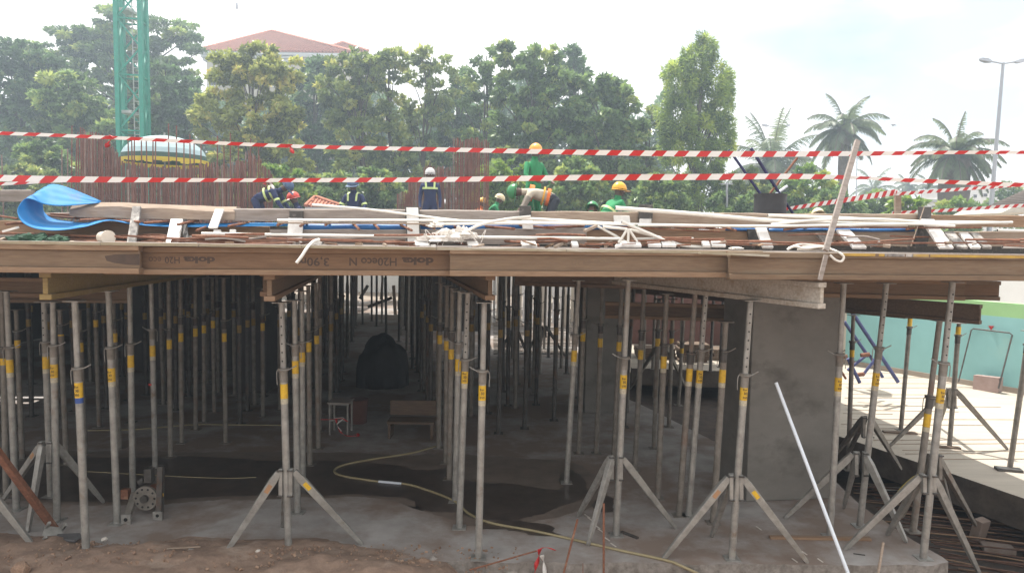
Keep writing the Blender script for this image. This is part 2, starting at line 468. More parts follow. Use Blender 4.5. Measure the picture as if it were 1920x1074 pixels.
# lowest ground, everywhere; embankment the photographer stands on
mb = MB()
N = 60
def gz(x, y):
    return -0.62 + 0.03 * math.sin(x * 2.1 + y) + 0.02 * math.sin(y * 5.3 - x * 3)
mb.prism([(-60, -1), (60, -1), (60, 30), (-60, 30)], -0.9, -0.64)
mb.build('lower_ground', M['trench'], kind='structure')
mb = MB()
xs = [-60, -8, -5] + [x * 0.5 for x in range(-9, 10)] + [5, 8, 60]
prof = [(-60, 1.15), (-6, 1.15), (1.0, 1.12), (2.2, 0.75), (3.4, 0.1), (4.6, -0.45), (5.0, -0.66)]
vs, fs = [], []
for i, x in enumerate(xs):
    for j, (y, z) in enumerate(prof):
        vs.append((x, y + 0.1 * math.sin(x * 1.7), z + (0.05 * math.sin(x * 2.3 + y) if 0 < j < 6 else 0)))
n = len(prof)
for i in range(len(xs) - 1):
    for j in range(n - 1):
        fs.append((i * n + j, (i + 1) * n + j, (i + 1) * n + j + 1, i * n + j + 1))
mb.smooth = True
mb.add(vs, fs)
mb.build('embankment', M['dirt'], kind='structure')

# main slab: front edge with a chipped outline
front_px = [(-900, 1060), (600, 1052), (800, 1046), (835, 1052), (880, 1049), (930, 1055), (1010, 1051), (1090, 1056), (1190, 1053), (1300, 1058),
            (1440, 1057), (1560, 1059), (1700, 1058), (1750, 1060), (1778, 1052), (1768, 1043), (1723, 1018), (1616, 949), (1564, 900), (1450, 866), (1338, 826), (1214, 764), (1140, 730)]
pf = poly_px(front_px)
dens = []
for i in range(len(pf) - 1):
    a, b = Vector(pf[i]), Vector(pf[i + 1])
    k = max(1, int((b - a).length / 0.07)) if i > 1 else 1
    for j in range(k):
        p = a.lerp(b, j / k)
        dens.append((p.x + random.uniform(-.008, .008), p.y + (random.uniform(-.016, .012) if i > 1 else 0)))
dens.append(pf[-1])
e = Vector(dens[-1])
far = [(e.x - 0.3, 30.0), (-30, 30.0)]
mb = MB()
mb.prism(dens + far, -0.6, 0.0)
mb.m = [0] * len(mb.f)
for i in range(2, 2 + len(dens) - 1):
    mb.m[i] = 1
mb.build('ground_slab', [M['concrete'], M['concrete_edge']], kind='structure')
# pale slab to the right of the trench
ed = poly_px([(1185, 690), (1440, 698), (1480, 790), (1556, 812), (1619, 832), (1714, 864), (1787, 888), (1920, 934), (2100, 1010)])
mb = MB()
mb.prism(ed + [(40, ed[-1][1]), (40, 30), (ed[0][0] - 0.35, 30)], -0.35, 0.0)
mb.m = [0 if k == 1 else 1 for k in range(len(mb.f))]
mb.build('side_slab', [M['sunslab'], M['edge_shade']], kind='structure')
mb = MB()
mb.prism([(-118, 30), (118, 30), (118, 128), (-118, 128)], -0.5, -0.01)
mb.build('site_ground', M['site'], kind='structure')

# wet patches on the slab
from mathutils import noise as _mn
def mnoise0(x, y):
    return _mn.fractal(Vector((x * 1.7, y * 3.1, 9.3)), 1.0, 2.0, 4)
def sheet(name, px, mt, z, label, jitter=0.012):
    p = poly_px(px)
    q = []
    for i in range(len(p)):
        a, b = Vector(p[i]), Vector(p[(i + 1) % len(p)])
        k = max(1, int((b - a).length / 0.05))
        for j in range(k):
            c = a.lerp(b, j / k)
            wv = mnoise0(c.x, c.y)
            q.append((c.x + random.uniform(-jitter, jitter) + wv * .05, c.y + random.uniform(-jitter, jitter) * 1.2 + wv * .10))
    bm = bmesh.new()
    vv = [bm.verts.new((x, y, z)) for x, y in q]
    bm.faces.new(vv)
    bmesh.ops.triangulate(bm, faces=bm.faces[:])
    me = bpy.data.meshes.new(name)
    bm.to_mesh(me); bm.free()
    me.materials.append(mt)
    o = link(name, me, None, 'stuff')
    o['label'] = label
    o['category'] = 'water stain'
    return o
sheet('wet_patch', [(-400, 905), (0, 918), (90, 941), (200, 940), (330, 938), (430, 930), (560, 928), (700, 928), (780, 936), (795, 945), (783, 953), (800, 960), (850, 966),
                    (905, 975), (960, 978), (990, 968), (1030, 957), (1050, 948), (1085, 938), (1110, 930), (1098, 905), (1075, 880), (1060, 876),
                    (1048, 900), (1060, 912), (1040, 922), (1005, 918), (960, 912), (900, 903), (862, 897), (868, 886), (850, 878), (800, 882), (760, 878), (700, 866), (620, 864), (480, 860), (-400, 850)],
      M['wet'], 0.004, 'dark wet patch spread across the shaded slab behind the first props')
M['damp'] = mat('damp_brown_concrete', (0.19, 0.15, 0.125), (0.14, 0.11, 0.09), 0.6, 4, bump=0.1, coord='World')
sheet('damp_patch', [(-400, 918), (0, 926), (90, 948), (200, 947), (330, 945), (430, 936), (560, 933), (700, 935), (790, 944), (800, 950), (790, 960), (810, 968), (850, 976),
                    (905, 986), (960, 990), (1010, 976), (1060, 964), (1110, 950), (1140, 934), (1125, 905), (1095, 872), (1050, 862), (960, 856), (860, 850), (760, 852), (480, 848), (-400, 840)],
      M['damp'], 0.0018, 'brownish damp halo round the dark wet patch on the slab')
sheet('wet_patch', [(950, 976), (1000, 983), (1040, 990), (1035, 997), (1052, 1003), (1010, 1007), (960, 1000), (900, 992), (890, 982)], M['wet'], 0.004, 'small dark wet streak beside the khaki hose')
sheet('wet_patch', [(1130, 930), (1150, 935), (1150, 958), (1120, 955), (1108, 945)], M['wet'], 0.004, 'small dark wet spot at the foot of the central right tripod')

# soil heaped over the front left edge of the slab
GX, GY = 150, 46
x0, x1, y0, y1 = -6.5, 0.35, 4.7, 6.45
vs, fs = [], []
def mound(x, y):
    lim = 6.12 - 0.02 * (x + 1.2) + 0.07 * math.sin(x * 2.2) + 0.03 * math.sin(x * 6.1)
    if x > -1.15:
        lim -= (x + 1.15) * 0.42
    t = (lim - y) / 0.55
    t = max(-0.3, min(1, t))
    h = 0.11 * t + 0.025 * math.sin(x * 3.1 + y * 2) * max(0, t)
    return h
from mathutils import noise as mnoise
for i in range(GX + 1):
    for j in range(GY + 1):
        x = x0 + (x1 - x0) * i / GX
        y = y0 + (y1 - y0) * j / GY
        h = mound(x, y)
        nzv = mnoise.fractal(Vector((x * 2.3, y * 2.3, 0.3)), 1.0, 2.0, 5)
        n2 = mnoise.noise(Vector((x * 17, y * 17, 3)))
        h = h + (0.055 * nzv + 0.014 * n2) * (1 if h > 0.02 else 0.3)
        if x > -0.5:
            h -= (x + 0.5) * 0.9 if y < 5.85 else 0
        vs.append((x, y, h))
for i in range(GX):
    for j in range(GY):
        a = i * (GY + 1) + j
        fs.append((a, a + GY + 1, a + GY + 2, a + 1))
mb = MB(); mb.smooth = True
mb.add(vs, fs)
mb.build('soil_heap', M['dirt'], kind='structure')
# crumbs and small stones
def rock_mesh(mt, seed, flat=0.7):
    rr = random.Random(seed)
    bm = bmesh.new()
    bmesh.ops.create_icosphere(bm, subdivisions=2, radius=1)
    for v in bm.verts:
        k = 1 + 0.35 * mnoise.noise(v.co * 1.3 + Vector((seed * 3.1, 0, 0)))
        v.co = Vector((v.co.x * k, v.co.y * k * 0.8, v.co.z * k * flat))
    me = bpy.data.meshes.new('stone')
    bm.to_mesh(me); bm.free()
    me.materials.append(mt)
    return me
M['stone'] = mat('grey_stone', (0.36, 0.33, 0.30), (0.24, 0.21, 0.19), 0.9, 6, bump=0.3)
M['clod'] = mat('soil_clod', (0.34, 0.23, 0.16), (0.22, 0.14, 0.10), 0.95, 6, bump=0.3)
M['chip'] = mat('pale_chip', (0.70, 0.66, 0.60), (0.55, 0.5, 0.45), 0.9, 6, bump=0.1)
mb = MB()
for k in range(900):
    x = random.uniform(-4.6, 1.0 if k % 3 else 4.4); y = random.uniform(5.35, 6.15)
    if x < 0.1:
        zz = max(mound(x, y), 0) + 0.004
        if y > 6.1: continue
    else:
        if y > 5.83: continue
        y = random.uniform(5.5, 5.74); zz = -0.6 if x < 4.5 else -0.6
        if x > 0.3: y = random.uniform(5.3, 5.7)
    s = random.uniform(.003, .013)
    q = Euler((random.random() * 6, random.random() * 6, 0)).to_matrix()
    o = Vector((x, y, zz))
    mb.frame(o, q @ Vector((s * 2, 0, 0)), q @ Vector((0, s * 1.5, 0)), q @ Vector((0, 0, s)))
gv = mb.build('gravel_crumbs', M['clod'], kind='stuff')
gv['label'] = 'loose soil crumbs and grit scattered over the brown soil heap'; gv['category'] = 'gravel'
def stone(px, py, r, mt, label, z=0.06, flat=0.7, seed=1, cat='stone'):
    p = onZ(px, py, z)
    o = link('stone', rock_mesh(mt, seed, flat))
    o.location = p; o.scale = (r, r, r); o.rotation_euler = (0, 0, seed * 1.3)
    return tag(o, label, cat)
stone(38, 1066, 0.075, M['clod'], 'large brown soil clod at the bottom left corner', 0.1, 0.7, 2, 'clod')
stone(196, 1010, 0.028, M['chip'], 'small white stone chip left on the soil behind the nearest left prop', 0.04, 0.6, 3)
stone(358, 1033, 0.04, M['stone'], 'grey brown stone beside the thin white stick', 0.06, 0.7, 4)
stone(250, 1044, 0.025, M['clod'], 'small brown clod left of the flat slate plate', 0.08, 0.7, 5, 'clod')
stone(80, 1037, 0.016, M['chip'], 'tiny white chip near the fallen prop head', 0.07, 0.6, 6)
stone(484, 1032, 0.020, M['chip'], 'white chip close to the left leg of the central tripod', 0.08, 0.6, 8)
stone(520, 1068, 0.016, M['chip'], 'white chip at the bottom edge below the central tripod', 0.1, 0.6, 9)
stone(790, 1056, 0.07, M['clod'], 'soil clod at the broken corner of the slab', 0.0, 0.6, 10, 'clod')
stone(812, 1050, 0.05, M['stone'], 'dark stone wedged beside the broken slab corner', -0.02, 0.7, 11)
# rubble along the foot of the slab's broken edge
for k in range(34):
    px = 840 + k * 28 + random.uniform(-8, 8)
    p = onZ(px, 1062 + random.uniform(0, 18), -0.12)
    o = link('rubble', rock_mesh(M['concrete_edge'] if k % 2 else M['stone'], k + 20, 0.7))
    r = random.uniform(.02, .05)
    o.location = (p.x, p.y, -0.10 - random.uniform(0, .05)); o.scale = (r * 1.4, r, r)
    tag(o, 'lump of rubble lying along the broken front edge of the slab', 'rubble', 'rubble lumps along the slab edge')
mb = MB(); mb.smooth = True
vs, fs = [], []
for i in range(121):
    for j in range(9):
        x = -0.45 + i * 0.05; y = 5.0 + j * 0.115
        vs.append((x, y, -0.20 + 0.04 * mnoise.noise(Vector((x * 4, y * 4, 1))) + 0.02 * mnoise.noise(Vector((x * 14, y * 14, 1))) - max(0, 5.5 - y) * .6 - (max(0, x - 3.9) * 0.5)))
for i in range(120):
    for j in range(8):
        a = i * 9 + j
        fs.append((a, a + 9, a + 10, a + 1))
mb.add(vs, fs)
mb.build('rubble_bank', M['dirt'], kind='structure')

# ------------------------------------------------------------------ deck formwork
ZB = onF(600, 517, -0.04).z          # underside of the edge beams
ZT = ZB + 0.20                       # top of the edge beams
ZP = ZT + 0.021                      # top of the plywood
ZPR = ZB - 0.20                      # underside of the primary beams

def h20(label, a, b, wm='beam', fm='flange', tilt=0.0, group=None, endw=None):
    """I-section timber beam, a and b are the centres of the underside at both ends"""
    a = Vector(a); b = Vector(b)
    d = (b - a)
    dn = d.normalized()
    sd = dn.cross(Vector((0, 0, 1))).normalized()
    u = sd.cross(dn).normalized()
    t = thing('timber_beam', label, 'beam', a, group)
    def seg(name, z0, z1, wd, mt, par=t, tr=0.0):
        mb = MB()
        mb.frame((a + b) / 2 + u * ((z0 + z1) / 2), d - dn * tr, sd * wd, u * (z1 - z0))
        o = mb.build(name, M[mt], par)
        bevel_obj(o, 0.003)
        return o
    seg('bottom_flange', 0.0, 0.04, 0.08, fm)
    web = seg('web', 0.0405, 0.1595, 0.035, wm, tr=0.004)
    seg('top_flange', 0.16, 0.20, 0.08, fm)
    return t, web, dn, sd, u

fscale = []
def front_beam(px0, px1, y0, y1, off, label, wm, fm, group=None):
    a = onF(px0, y0, off); b = onF(px1, y1, off)
    return h20(label, a, b, wm, fm, group=group)
o_l = front_beam(-500, 265, 505, 513, -0.10, 'timber edge beam at the far left with its end lapped over the lettered beam', 'beam2', 'flange')
o_a = front_beam(200, 880, 514, 517, 0.00, 'brown timber edge beam carrying the upside down lettering', 'beam', 'flange')
o_b = front_beam(843, 1425, 517, 520, -0.10, 'timber edge beam right of the lettered one with faint worn print', 'beam2', 'flange')
o_c = front_beam(1365, 2350, 523, 529, -0.19, 'pale timber edge beam nearest the right side, lapped over its neighbour', 'beam2', 'beam2')

def text_mesh(name, body, origin, ux, uy, height, mt, parent, bold=0.0, xs=1.0, kern=1.0, thick=0.0012):
    """flat print: origin is the lower-left in reading direction, ux reading direction, uy letter-up"""
    cu = bpy.data.curves.new(name, 'FONT')
    cu.body = body
    cu.size = 1.0
    cu.offset = bold
    cu.space_character = kern
    cu.resolution_u = 3
    tmp = bpy.data.objects.new('tmp_text', cu)
    COL.objects.link(tmp)
    dg = bpy.context.evaluated_depsgraph_get()
    me = bpy.data.meshes.new_from_object(tmp.evaluated_get(dg))
    bpy.data.objects.remove(tmp)
    bpy.data.curves.remove(cu)
    k = height / 0.70
    uz = ux.cross(uy).normalized()
    for v in me.vertices:
        v.co = origin + ux * (v.co.x * k * xs) + uy * (v.co.y * k) + uz * thick
    me.materials.clear()
    me.materials.append(mt)
    me.name = name
    return link(name, me, parent)

# printing on the webs: upside down, reading from right to left
def beam_print(px_right, y_top, body, height, mt, web, off, bold=0.0, xs=1.0):
    org = onF(px_right, y_top, off - 0.0178)
    text_mesh('printed_text', body, org, -FD, Vector((0, 0, -1)), height, mt, web, bold, xs, thick=0.0008)
W = o_a[1]
beam_print(813, 484, 'doka', 0.050, M['ink'], W, 0.0, 0.045, 1.62)
beam_print(745, 484, 'H20', 0.058, M['ink'], W, 0.0, 0.018, 1.0)
beam_print(708, 484, 'eco N', 0.058, M['ink'], W, 0.0, 0.018, 1.0)
beam_print(618, 484, '3,90m', 0.058, M['ink'], W, 0.0, 0.018, 1.15)
beam_print(403, 482.5, 'doka', 0.044, M['ink'], W, 0.0, 0.045, 1.75)
beam_print(338, 482, 'H20', 0.046, M['ink'], W, 0.0, 0.016, 0.95)
beam_print(303, 482, 'eco', 0.046, M['ink_faded'], W, 0.0, 0.016, 0.95)
beam_print(1145, 487, 'eco H20', 0.046, M['ink_faint'], o_b[1], -0.10, 0.004, 1.3)
# sawdust-dark stain on the left beam's web near its end
stain = MB()
p = onF(0, 485, -0.10 - 0.0185)
sp = [(196, 480), (215, 477), (262, 476), (262, 497), (235, 496), (214, 493), (200, 489)]
sq = [onF(x, y, -0.10 - 0.019) for x, y in sp]
stain.add(sq, [tuple(range(len(sq)))])
stain.build('dark_stain', M['stain'], o_l[1])

# primary beams running back under the deck
def primary(px, py, length, label, wm='beam', fm='flange', z=None, dirv=None, drop=0.0):
    a = onZ(px, py, ZPR if z is None else z)
    dv = dirv or RD
    b = a + dv * length + Vector((0, 0, -drop))
    return h20(label, a, b, wm, fm)
primary(85, 562, 9.0, 'timber beam end with yellow paint under the left edge beam', 'beam3', 'beam3', drop=0.15)
primary(505, 565, 12.0, 'short looking timber beam end above the central tripod prop', 'beam2', 'flange', drop=0.15)
primary(497, 556, 11.0, 'second beam end tucked just left of the one above the central tripod', 'beam2', 'flange', drop=0.1)
primary(919, 563, 12.0, 'timber beam end over the single prop right of the lettered beam', 'beam2', 'flange', drop=0.15)
primary(1541, 579, 6.0, 'white cement splashed beam end poking out above the big concrete column', 'beamw', 'beamw', dirv=Vector((-0.42, 0.907, 0)))
# lower beams on the right side
def free_beam(a, b, label, wm, fm):
    return h20(label, a, b, wm, fm)
Y1 = 7.4
free_beam(onY(1440, 554, Y1), onY(1806, 563, Y1 - 0.1), 'timber cross beam under the right part of the deck, shorter front one', 'beam2', 'flange')
free_beam(onY(1500, 555, Y1 + 0.2), onY(1871, 563, Y1 + 0.1), 'longer timber cross beam ending in front of the white building', 'beam', 'beam2')
a = onY(1838, 608, 7.3)
free_beam(a, a + Vector((-0.62, 0.78, 0)) * 5.0 + Vector((0, 0, 0.0)), 'dark timber beam sloping towards the teal wall side', 'beamd', 'beamd')
a = onY(1700, 597, 7.9)
free_beam(a, a + Vector((-0.62, 0.78, 0)) * 4.0, 'dark timber beam behind the sloping one on the right', 'beamd', 'beamd')
a = onY(1387, 603, 8.6)
free_beam(a, a + Vector((-1, 0.1, 0)) * 1.6, 'short cross beam with an orange brown end left of the big column', 'beamd', 'flange')
a = onY(1420, 548, 7.7)
free_beam(a + Vector((-2.6, 0.5, 0)), a, 'shaded cross beam running left behind the lapped edge beams', 'beamd', 'beamd')
a = onY(245, 568, 8.2)
free_beam(a + Vector((-4.5, 0.1, -0.06)), a, 'shaded cross beam behind the yellow painted beam end', 'beam2', 'beam2')
a = onY(128, 557, 7.6)
free_beam(a + Vector((-4.0, 0.1, -0.02)), a, 'shaded cross beam at the far left under the deck', 'beam2', 'flange')

# plywood along the edge (own panels) and the deck behind (small gaps let slivers of sun through)
joints = [-620, -180, 188, 372, 566, 818, 1062, 1312, 1575]
lab = ['plywood sheet at the far left end of the deck edge', 'plywood edge sheet under the green cloth', 'plywood edge sheet between the cream cup and the leaning plank',
       'narrow plywood edge sheet above the upside down size lettering', 'plywood edge sheet under the white plastic bag', 'plywood edge sheet right of the white bag',
       'plywood edge sheet below the fanned white pipes', 'plywood edge sheet with a splintered lip left of the white cable coil']
def edge_panel(pa, pb, off0, mt, label, ya=465, yb=465):
    a = onF(pa, 460, off0); b = onF(pb, 460, off0)
    n = max(8, int((b - a).length / 0.07))
    poly = []
    for i in range(n + 1):
        q = a.lerp(b, i / n) - FN * (random.uniform(-.012, .012) if 0 < i < n else 0)
        poly.append((q.x, q.y))
    a2 = a + FN * (0.62 - off0); b2 = b + FN * (0.62 - off0)
    poly = [(poly[0][0] + 0.002, poly[0][1])] + poly[1:-1] + [(poly[-1][0] - 0.002, poly[-1][1]), (b2.x - .002, b2.y), (a2.x + .002, a2.y)]
    mb = MB()
    mb.prism(poly, ZT + 0.002, ZP + random.uniform(0, .004))
    mb.m = [1 if 2 <= k < len(mb.f) - 3 else 0 for k in range(len(mb.f))]
    o = mb.build('plywood_panel', [M['plank2'], mt])
    return tag(o, label, 'plywood')
for i in range(len(joints) - 1):
    edge_panel(joints[i], joints[i + 1], -0.15 if i != 3 else -0.14, M['ply_edge'], lab[i])
edge_panel(1576, 1660, -0.24, M['ply_yellow'], 'first yellow edged plywood sheet right of the leaning wooden stick')
edge_panel(1660, 1713, -0.235, M['filmboard'], 'short grey edged board in the gap of the yellow edge')
edge_panel(1713, 2400, -0.24, M['ply_yellow'], 'long yellow edged plywood sheet at the right end of the deck')
mb = MB()
a, b = onF(1312, 474, -0.26), onF(1440, 479, -0.26)
mb.bar(a, b, 0.05, 0.016)
o = tag(mb.build('splintered_lath', M['ply_edge']), 'splintered lath hanging over the edge beam near the lap joint', 'lath')

holes = [(-8.15, 12.25, 0.60, 0.35)]
mb = MB()
s = -14.0
rows = []
cw, ch = 1.25, 0.5
for i in range(-12, 14):
    for j in range(0, 52):
        sx = i * cw; off = 0.625 + j * ch
        c = F0 + FD * (sx + cw / 2) + FN * (off + ch / 2)
        u_px = 960 + c.x / c.y * FPX
        lim = 25.4 if c.x < -0.7 else (17.6 if c.x < 2.6 else 15.6)
        if c.x > 2.4: lim = 16.6
        cwx = cw
        if off > 0.9 and sx >= 5.0:
            if sx > 5.0: continue
            cwx = 0.55; c = c - FD * 0.35
        if c.y > lim: continue
        gap = 0.004
        hole = any(abs(c.x - hx) < hw and abs(c.y - hy) < hh for hx, hy, hw, hh in holes)
        if hole:
            for q in range(4):
                mb.box((c.x + (q - 1.5) * 0.3, c.y + random.uniform(-.08, .08), ZT + 0.012), (0.16, ch * random.uniform(.5, .9), 0.02), AF + random.uniform(-.2, .2))
            continue
        mb.box((c.x, c.y, ZT + 0.012), (cwx - gap, ch - gap, 0.02), AF)
deck = mb.build('deck_formwork', M['filmply'], kind='structure')
# joists under the deck
jj = MB()
k = 0
for j in range(1, 40):
    off = 0.2 + j * 0.6
    for (s0, s1) in ((-13, 3.0), (3.0, 4.8)):
        y = (F0 + FN * off + FD * s0).y
        if s0 > 0 and y > 12.6: continue
        if s0 < 0 and y > 15.0: s1 = -0.3
        if y > 25: continue
        a = Fpt(s0, off, ZB + 0.1); b = Fpt(s1, off, ZB + 0.1)
        o = MB()
        d = b - a
        for z0, z1, wd in ((0.0, 0.04, 0.08), (0.0405, 0.1595, 0.03), (0.16, 0.1985, 0.08)):
            o.frame((a + b) / 2 + Vector((0, 0, (z0 + z1) / 2 - 0.1)), d, FN * wd, Vector((0, 0, z1 - z0)))
        jo = o.build('joist', M['beam2'])
        tag(jo, 'timber joist running crosswise under the deck panels', 'joist', 'joists under the deck')
# side form: inner concrete-coloured backing hidden behind the planks
# ------------------------------------------------------------------ edge form planks
def plank(pts, off, h_px=None, thick=0.03, mt='plank', label='', chamfer=0.006, chip=0.006, cat='plank', name='form_plank'):
    """pts: (px, ytop, ybottom) along the plank, standing on edge at distance off from the deck edge"""
    tops = [onF(a, b, off) for a, b, c in pts]
    bots = [onF(a, c, off) for a, b, c in pts]
    # resample
    T, B = [], []
    for i in range(len(pts) - 1):
        L = (tops[i + 1] - tops[i]).length
        k = max(1, int(L / 0.12))
        for j in range(k):
            T.append(tops[i].lerp(tops[i + 1], j / k) + Vector((0, 0, random.uniform(-chip, chip) * 0.5)))
            B.append(bots[i].lerp(bots[i + 1], j / k))
    T.append(tops[-1]); B.append(bots[-1])
    vs = []
    for t, b in zip(T, B):
        cj = chamfer * random.uniform(.75, 1.25)
        vs += [b, t - Vector((0, 0, cj)), t + FN * min(cj * 1.3, thick * .8), t + FN * thick, b + FN * thick]
    fs = []
    n = len(T)
    for i in range(n - 1):
        q = i * 5
        for j in range(5):
            jn = (j + 1) % 5
            fs.append((q + j, q + 5 + j, q + 5 + jn, q + jn))
    fs.append((0, 1, 2, 3, 4)); L = (n - 1) * 5
    fs.append((L + 4, L + 3, L + 2, L + 1, L))
    mb = MB(); mb.add(vs, fs)
    o = mb.build(name, M[mt])
    bm = bmesh.new(); bm.from_mesh(o.data); bmesh.ops.recalc_face_normals(bm, faces=bm.faces[:]); bm.to_mesh(o.data); bm.free()
    return tag(o, label, cat)
plank([(130, 386, 404), (150, 383, 407), (185, 378, 408), (300, 382, 411), (440, 387, 413)], 0.36, thick=0.16, mt='plank', label='thick rough plank with a sunlit top behind the blue sheet', chip=.012, chamfer=.034)
plank([(438, 391, 414), (640, 391, 416), (960, 395, 418), (974, 395, 418)], 0.37, mt='plank2', label='long grey upper form plank behind the crouching navy worker', chamfer=.009)
plank([(996, 396, 417), (1196, 397, 419)], 0.37, mt='plank', label='upper form plank between the two dark cleats right of centre')
plank([(1197, 398, 420), (1440, 400, 424), (1722, 401, 424)], 0.37, mt='plank', label='long upper form plank in front of the black barrel')
plank([(1724, 403, 424), (2050, 405, 428)], 0.37, mt='plank3', label='upper form plank at the right end of the deck')
plank([(-60, 413, 440), (110, 414, 441), (330, 420, 452), (505, 424, 455)], 0.40, mt='plank3', label='brown lower form plank behind the cream cup')
plank([(506, 430, 453), (800, 430, 458), (1100, 427, 458)], 0.34, mt='plank2', label='pale lower form plank behind the white plastic bag')
plank([(1096, 426, 458), (1400, 432, 460), (1440, 432, 460)], 0.42, mt='plank3', label='brown lower form plank behind the fanned white pipes')
plank([(1444, 433, 460), (1800, 434, 462), (2050, 434, 462)], 0.42, mt='plank', label='lower form plank at the right behind the slanted cleats')
plank([(0, 356, 378), (58, 356, 378)], 1.6, mt='plank2', thick=0.06, label='pale plank beyond the loop of blue sheet at the left edge')
plank([(-200, 356, 378), (-2, 356, 378)], 1.62, mt='plank2', thick=0.06, label='pale plank outside the left edge of the blue sheet')
plank([(70, 400, 412), (134, 398, 408)], 0.7, mt='plank2', thick=0.05, label='small grey board seen inside the blue sheet loop')
# dark inner form board seen through the slit
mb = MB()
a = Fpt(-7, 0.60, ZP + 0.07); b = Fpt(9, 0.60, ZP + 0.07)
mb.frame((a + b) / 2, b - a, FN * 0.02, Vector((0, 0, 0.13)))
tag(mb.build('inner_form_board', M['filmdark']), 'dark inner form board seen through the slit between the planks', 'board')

# cleats and boards standing or leaning on the planks: (x0,y0)-(x1,y1) centre line, width px
def cleat(x0, y0, x1, y1, wpx, off0, off1, mt, label, cat='cleat', thick=0.021, frame=None):
    a = onF(x0, y0, off0); b = onF(x1, y1, off1)
    wd = wpx / FPX * a.y
    mb = MB()
    d = (b - a)
    sd = FD.copy()
    n = d.cross(sd).normalized()
    mb.frame((a + b) / 2, d, sd * wd, n * thick)
    o = mb.build('cleat', M[mt])
    bevel_obj(o, 0.002)
    tag(o, label, cat)
    if frame:
        m2 = MB()
        m2.frame((a + b) / 2 + FN * 0.004 + Vector((0, 0, .004)), d * 1.03, sd * (wd * 1.22), n * (thick * 0.7))
        m2.build('backing_board', M[frame], o)
    return o
cleat(257, 388, 246, 459, 15, 0.33, 0.10, 'filmboard', 'cement splashed strip leaning on the sunlit rough plank')
cleat(332, 412, 323, 458, 22, 0.33, 0.14, 'whiteboard', 'pale splashed cleat right of the cream cup')
cleat(345, 412, 350, 458, 10, 0.36, 0.2, 'filmdark', 'narrow dark strip beside the pale splashed cleat')
cleat(412, 393, 399, 428, 16, 0.33, 0.22, 'whiteboard', 'short tilted white strip hooked over the end of the rough plank', thick=0.015)
cleat(408, 432, 406, 452, 13, 0.3, 0.27, 'whiteboard', 'small white block above the tied rebar bundle, left one')
cleat(437, 431, 436, 450, 11, 0.3, 0.27, 'whiteboard', 'small white block above the tied rebar bundle, right one')
cleat(556, 395, 556, 409, 25, 0.35, 0.35, 'filmdark', 'dark board end above the tall white cleat')
cleat(555, 410, 552, 458, 27, 0.345, 0.26, 'whiteboard', 'white cleat above the upside down size lettering')
cleat(773, 390, 776, 459, 22, 0.345, 0.24, 'whiteboard', 'tall white cleat with a dark frame in front of the standing navy worker', frame='filmdark')
cleat(985, 386, 985, 411, 22, 0.35, 0.35, 'filmdark', 'small dark cleat below the bending man in the orange vest')
cleat(988, 412, 990, 430, 20, 0.345, 0.32, 'whiteboard', 'white lower end of the cleat under the orange vest')
cleat(1165, 405, 1167, 420, 30, 0.34, 0.32, 'whiteboard', 'short white cleat left of the dark square one')
cleat(1211, 384, 1210, 414, 26, 0.35, 0.34, 'filmdark', 'dark square cleat standing above the upper planks right of the green shirted man')
cleat(1210, 411, 1210, 419, 22, 0.32, 0.31, 'whiteboard', 'white scrap at the foot of the dark square cleat')
cleat(1425, 424, 1440, 465, 20, 0.30, 0.14, 'whiteboard', 'white cleat leaning below the black barrel')
cleat(1411, 430, 1416, 460, 22, 0.40, 0.38, 'filmdark', 'dark cleat behind the white one below the black barrel')
cleat(1537, 438, 1555, 458, 20, 0.36, 0.3, 'filmboard', 'dark splashed board stub behind the leaning stick')
cleat(1580, 432, 1612, 465, 26, 0.36, 0.12, 'whiteboard', 'grey white slanted cleat right of the leaning stick')
cleat(1734, 388, 1733, 412, 24, 0.35, 0.34, 'filmdark', 'dark cleat standing above the planks at the right')
cleat(1738, 412, 1775, 466, 26, 0.33, 0.08, 'whiteboard', 'long slanted white board, nearest of the right hand group')
cleat(1778, 436, 1805, 465, 20, 0.36, 0.12, 'filmboard', 'splashed slanted board next to the long white one')
cleat(1806, 438, 1830, 465, 18, 0.36, 0.12, 'whiteboard', 'narrow white slanted board third in the right hand group')
cleat(1826, 438, 1852, 465, 16, 0.37, 0.13, 'filmboard', 'last slanted splashed board of the right hand group')
cleat(1733, 424, 1725, 462, 26, 0.42, 0.40, 'filmdark', 'dark board behind the long slanted white board')
for x, ww, lb in ((990, 28, 'white block lying left of the fanned pipes'), (1076, 12, 'small upright white block near the edge at the middle'), (1225, 24, 'white block lying just right of the fanned pipes'),
                  (1252, 26, 'second white block right of the fanned pipes'), (1322, 14, 'small white block under the long rusty bars'), (1345, 26, 'white block at the splintered panel lip'),
                  (1180, 40, 'white block behind the feet of the fanned pipes'), (790, 26, 'white block left of the plastic bag'), (885, 20, 'white block at the right end of the plastic bag')):
    cleat(x, 454, x + 3, 462, ww, 0.12, 0.05, 'whiteboard', lb, 'block', 0.02)
for x0, y0, x1, y1, lb in ((1040, 463, 1062, 454, 'small lath leaning at the deck edge, first of two'), (1135, 462, 1146, 453, 'small lath leaning at the deck edge beside the fanned pipes'), (1096, 433, 1118, 424, 'short stick resting on the end of the pale lower plank')):
    mb = MB(); mb.bar(onF(x0, y0, 0.05), onF(x1, y1, 0.2), 0.02, 0.02)
    tag(mb.build('wood_stick', M['plank']), lb, 'stick')

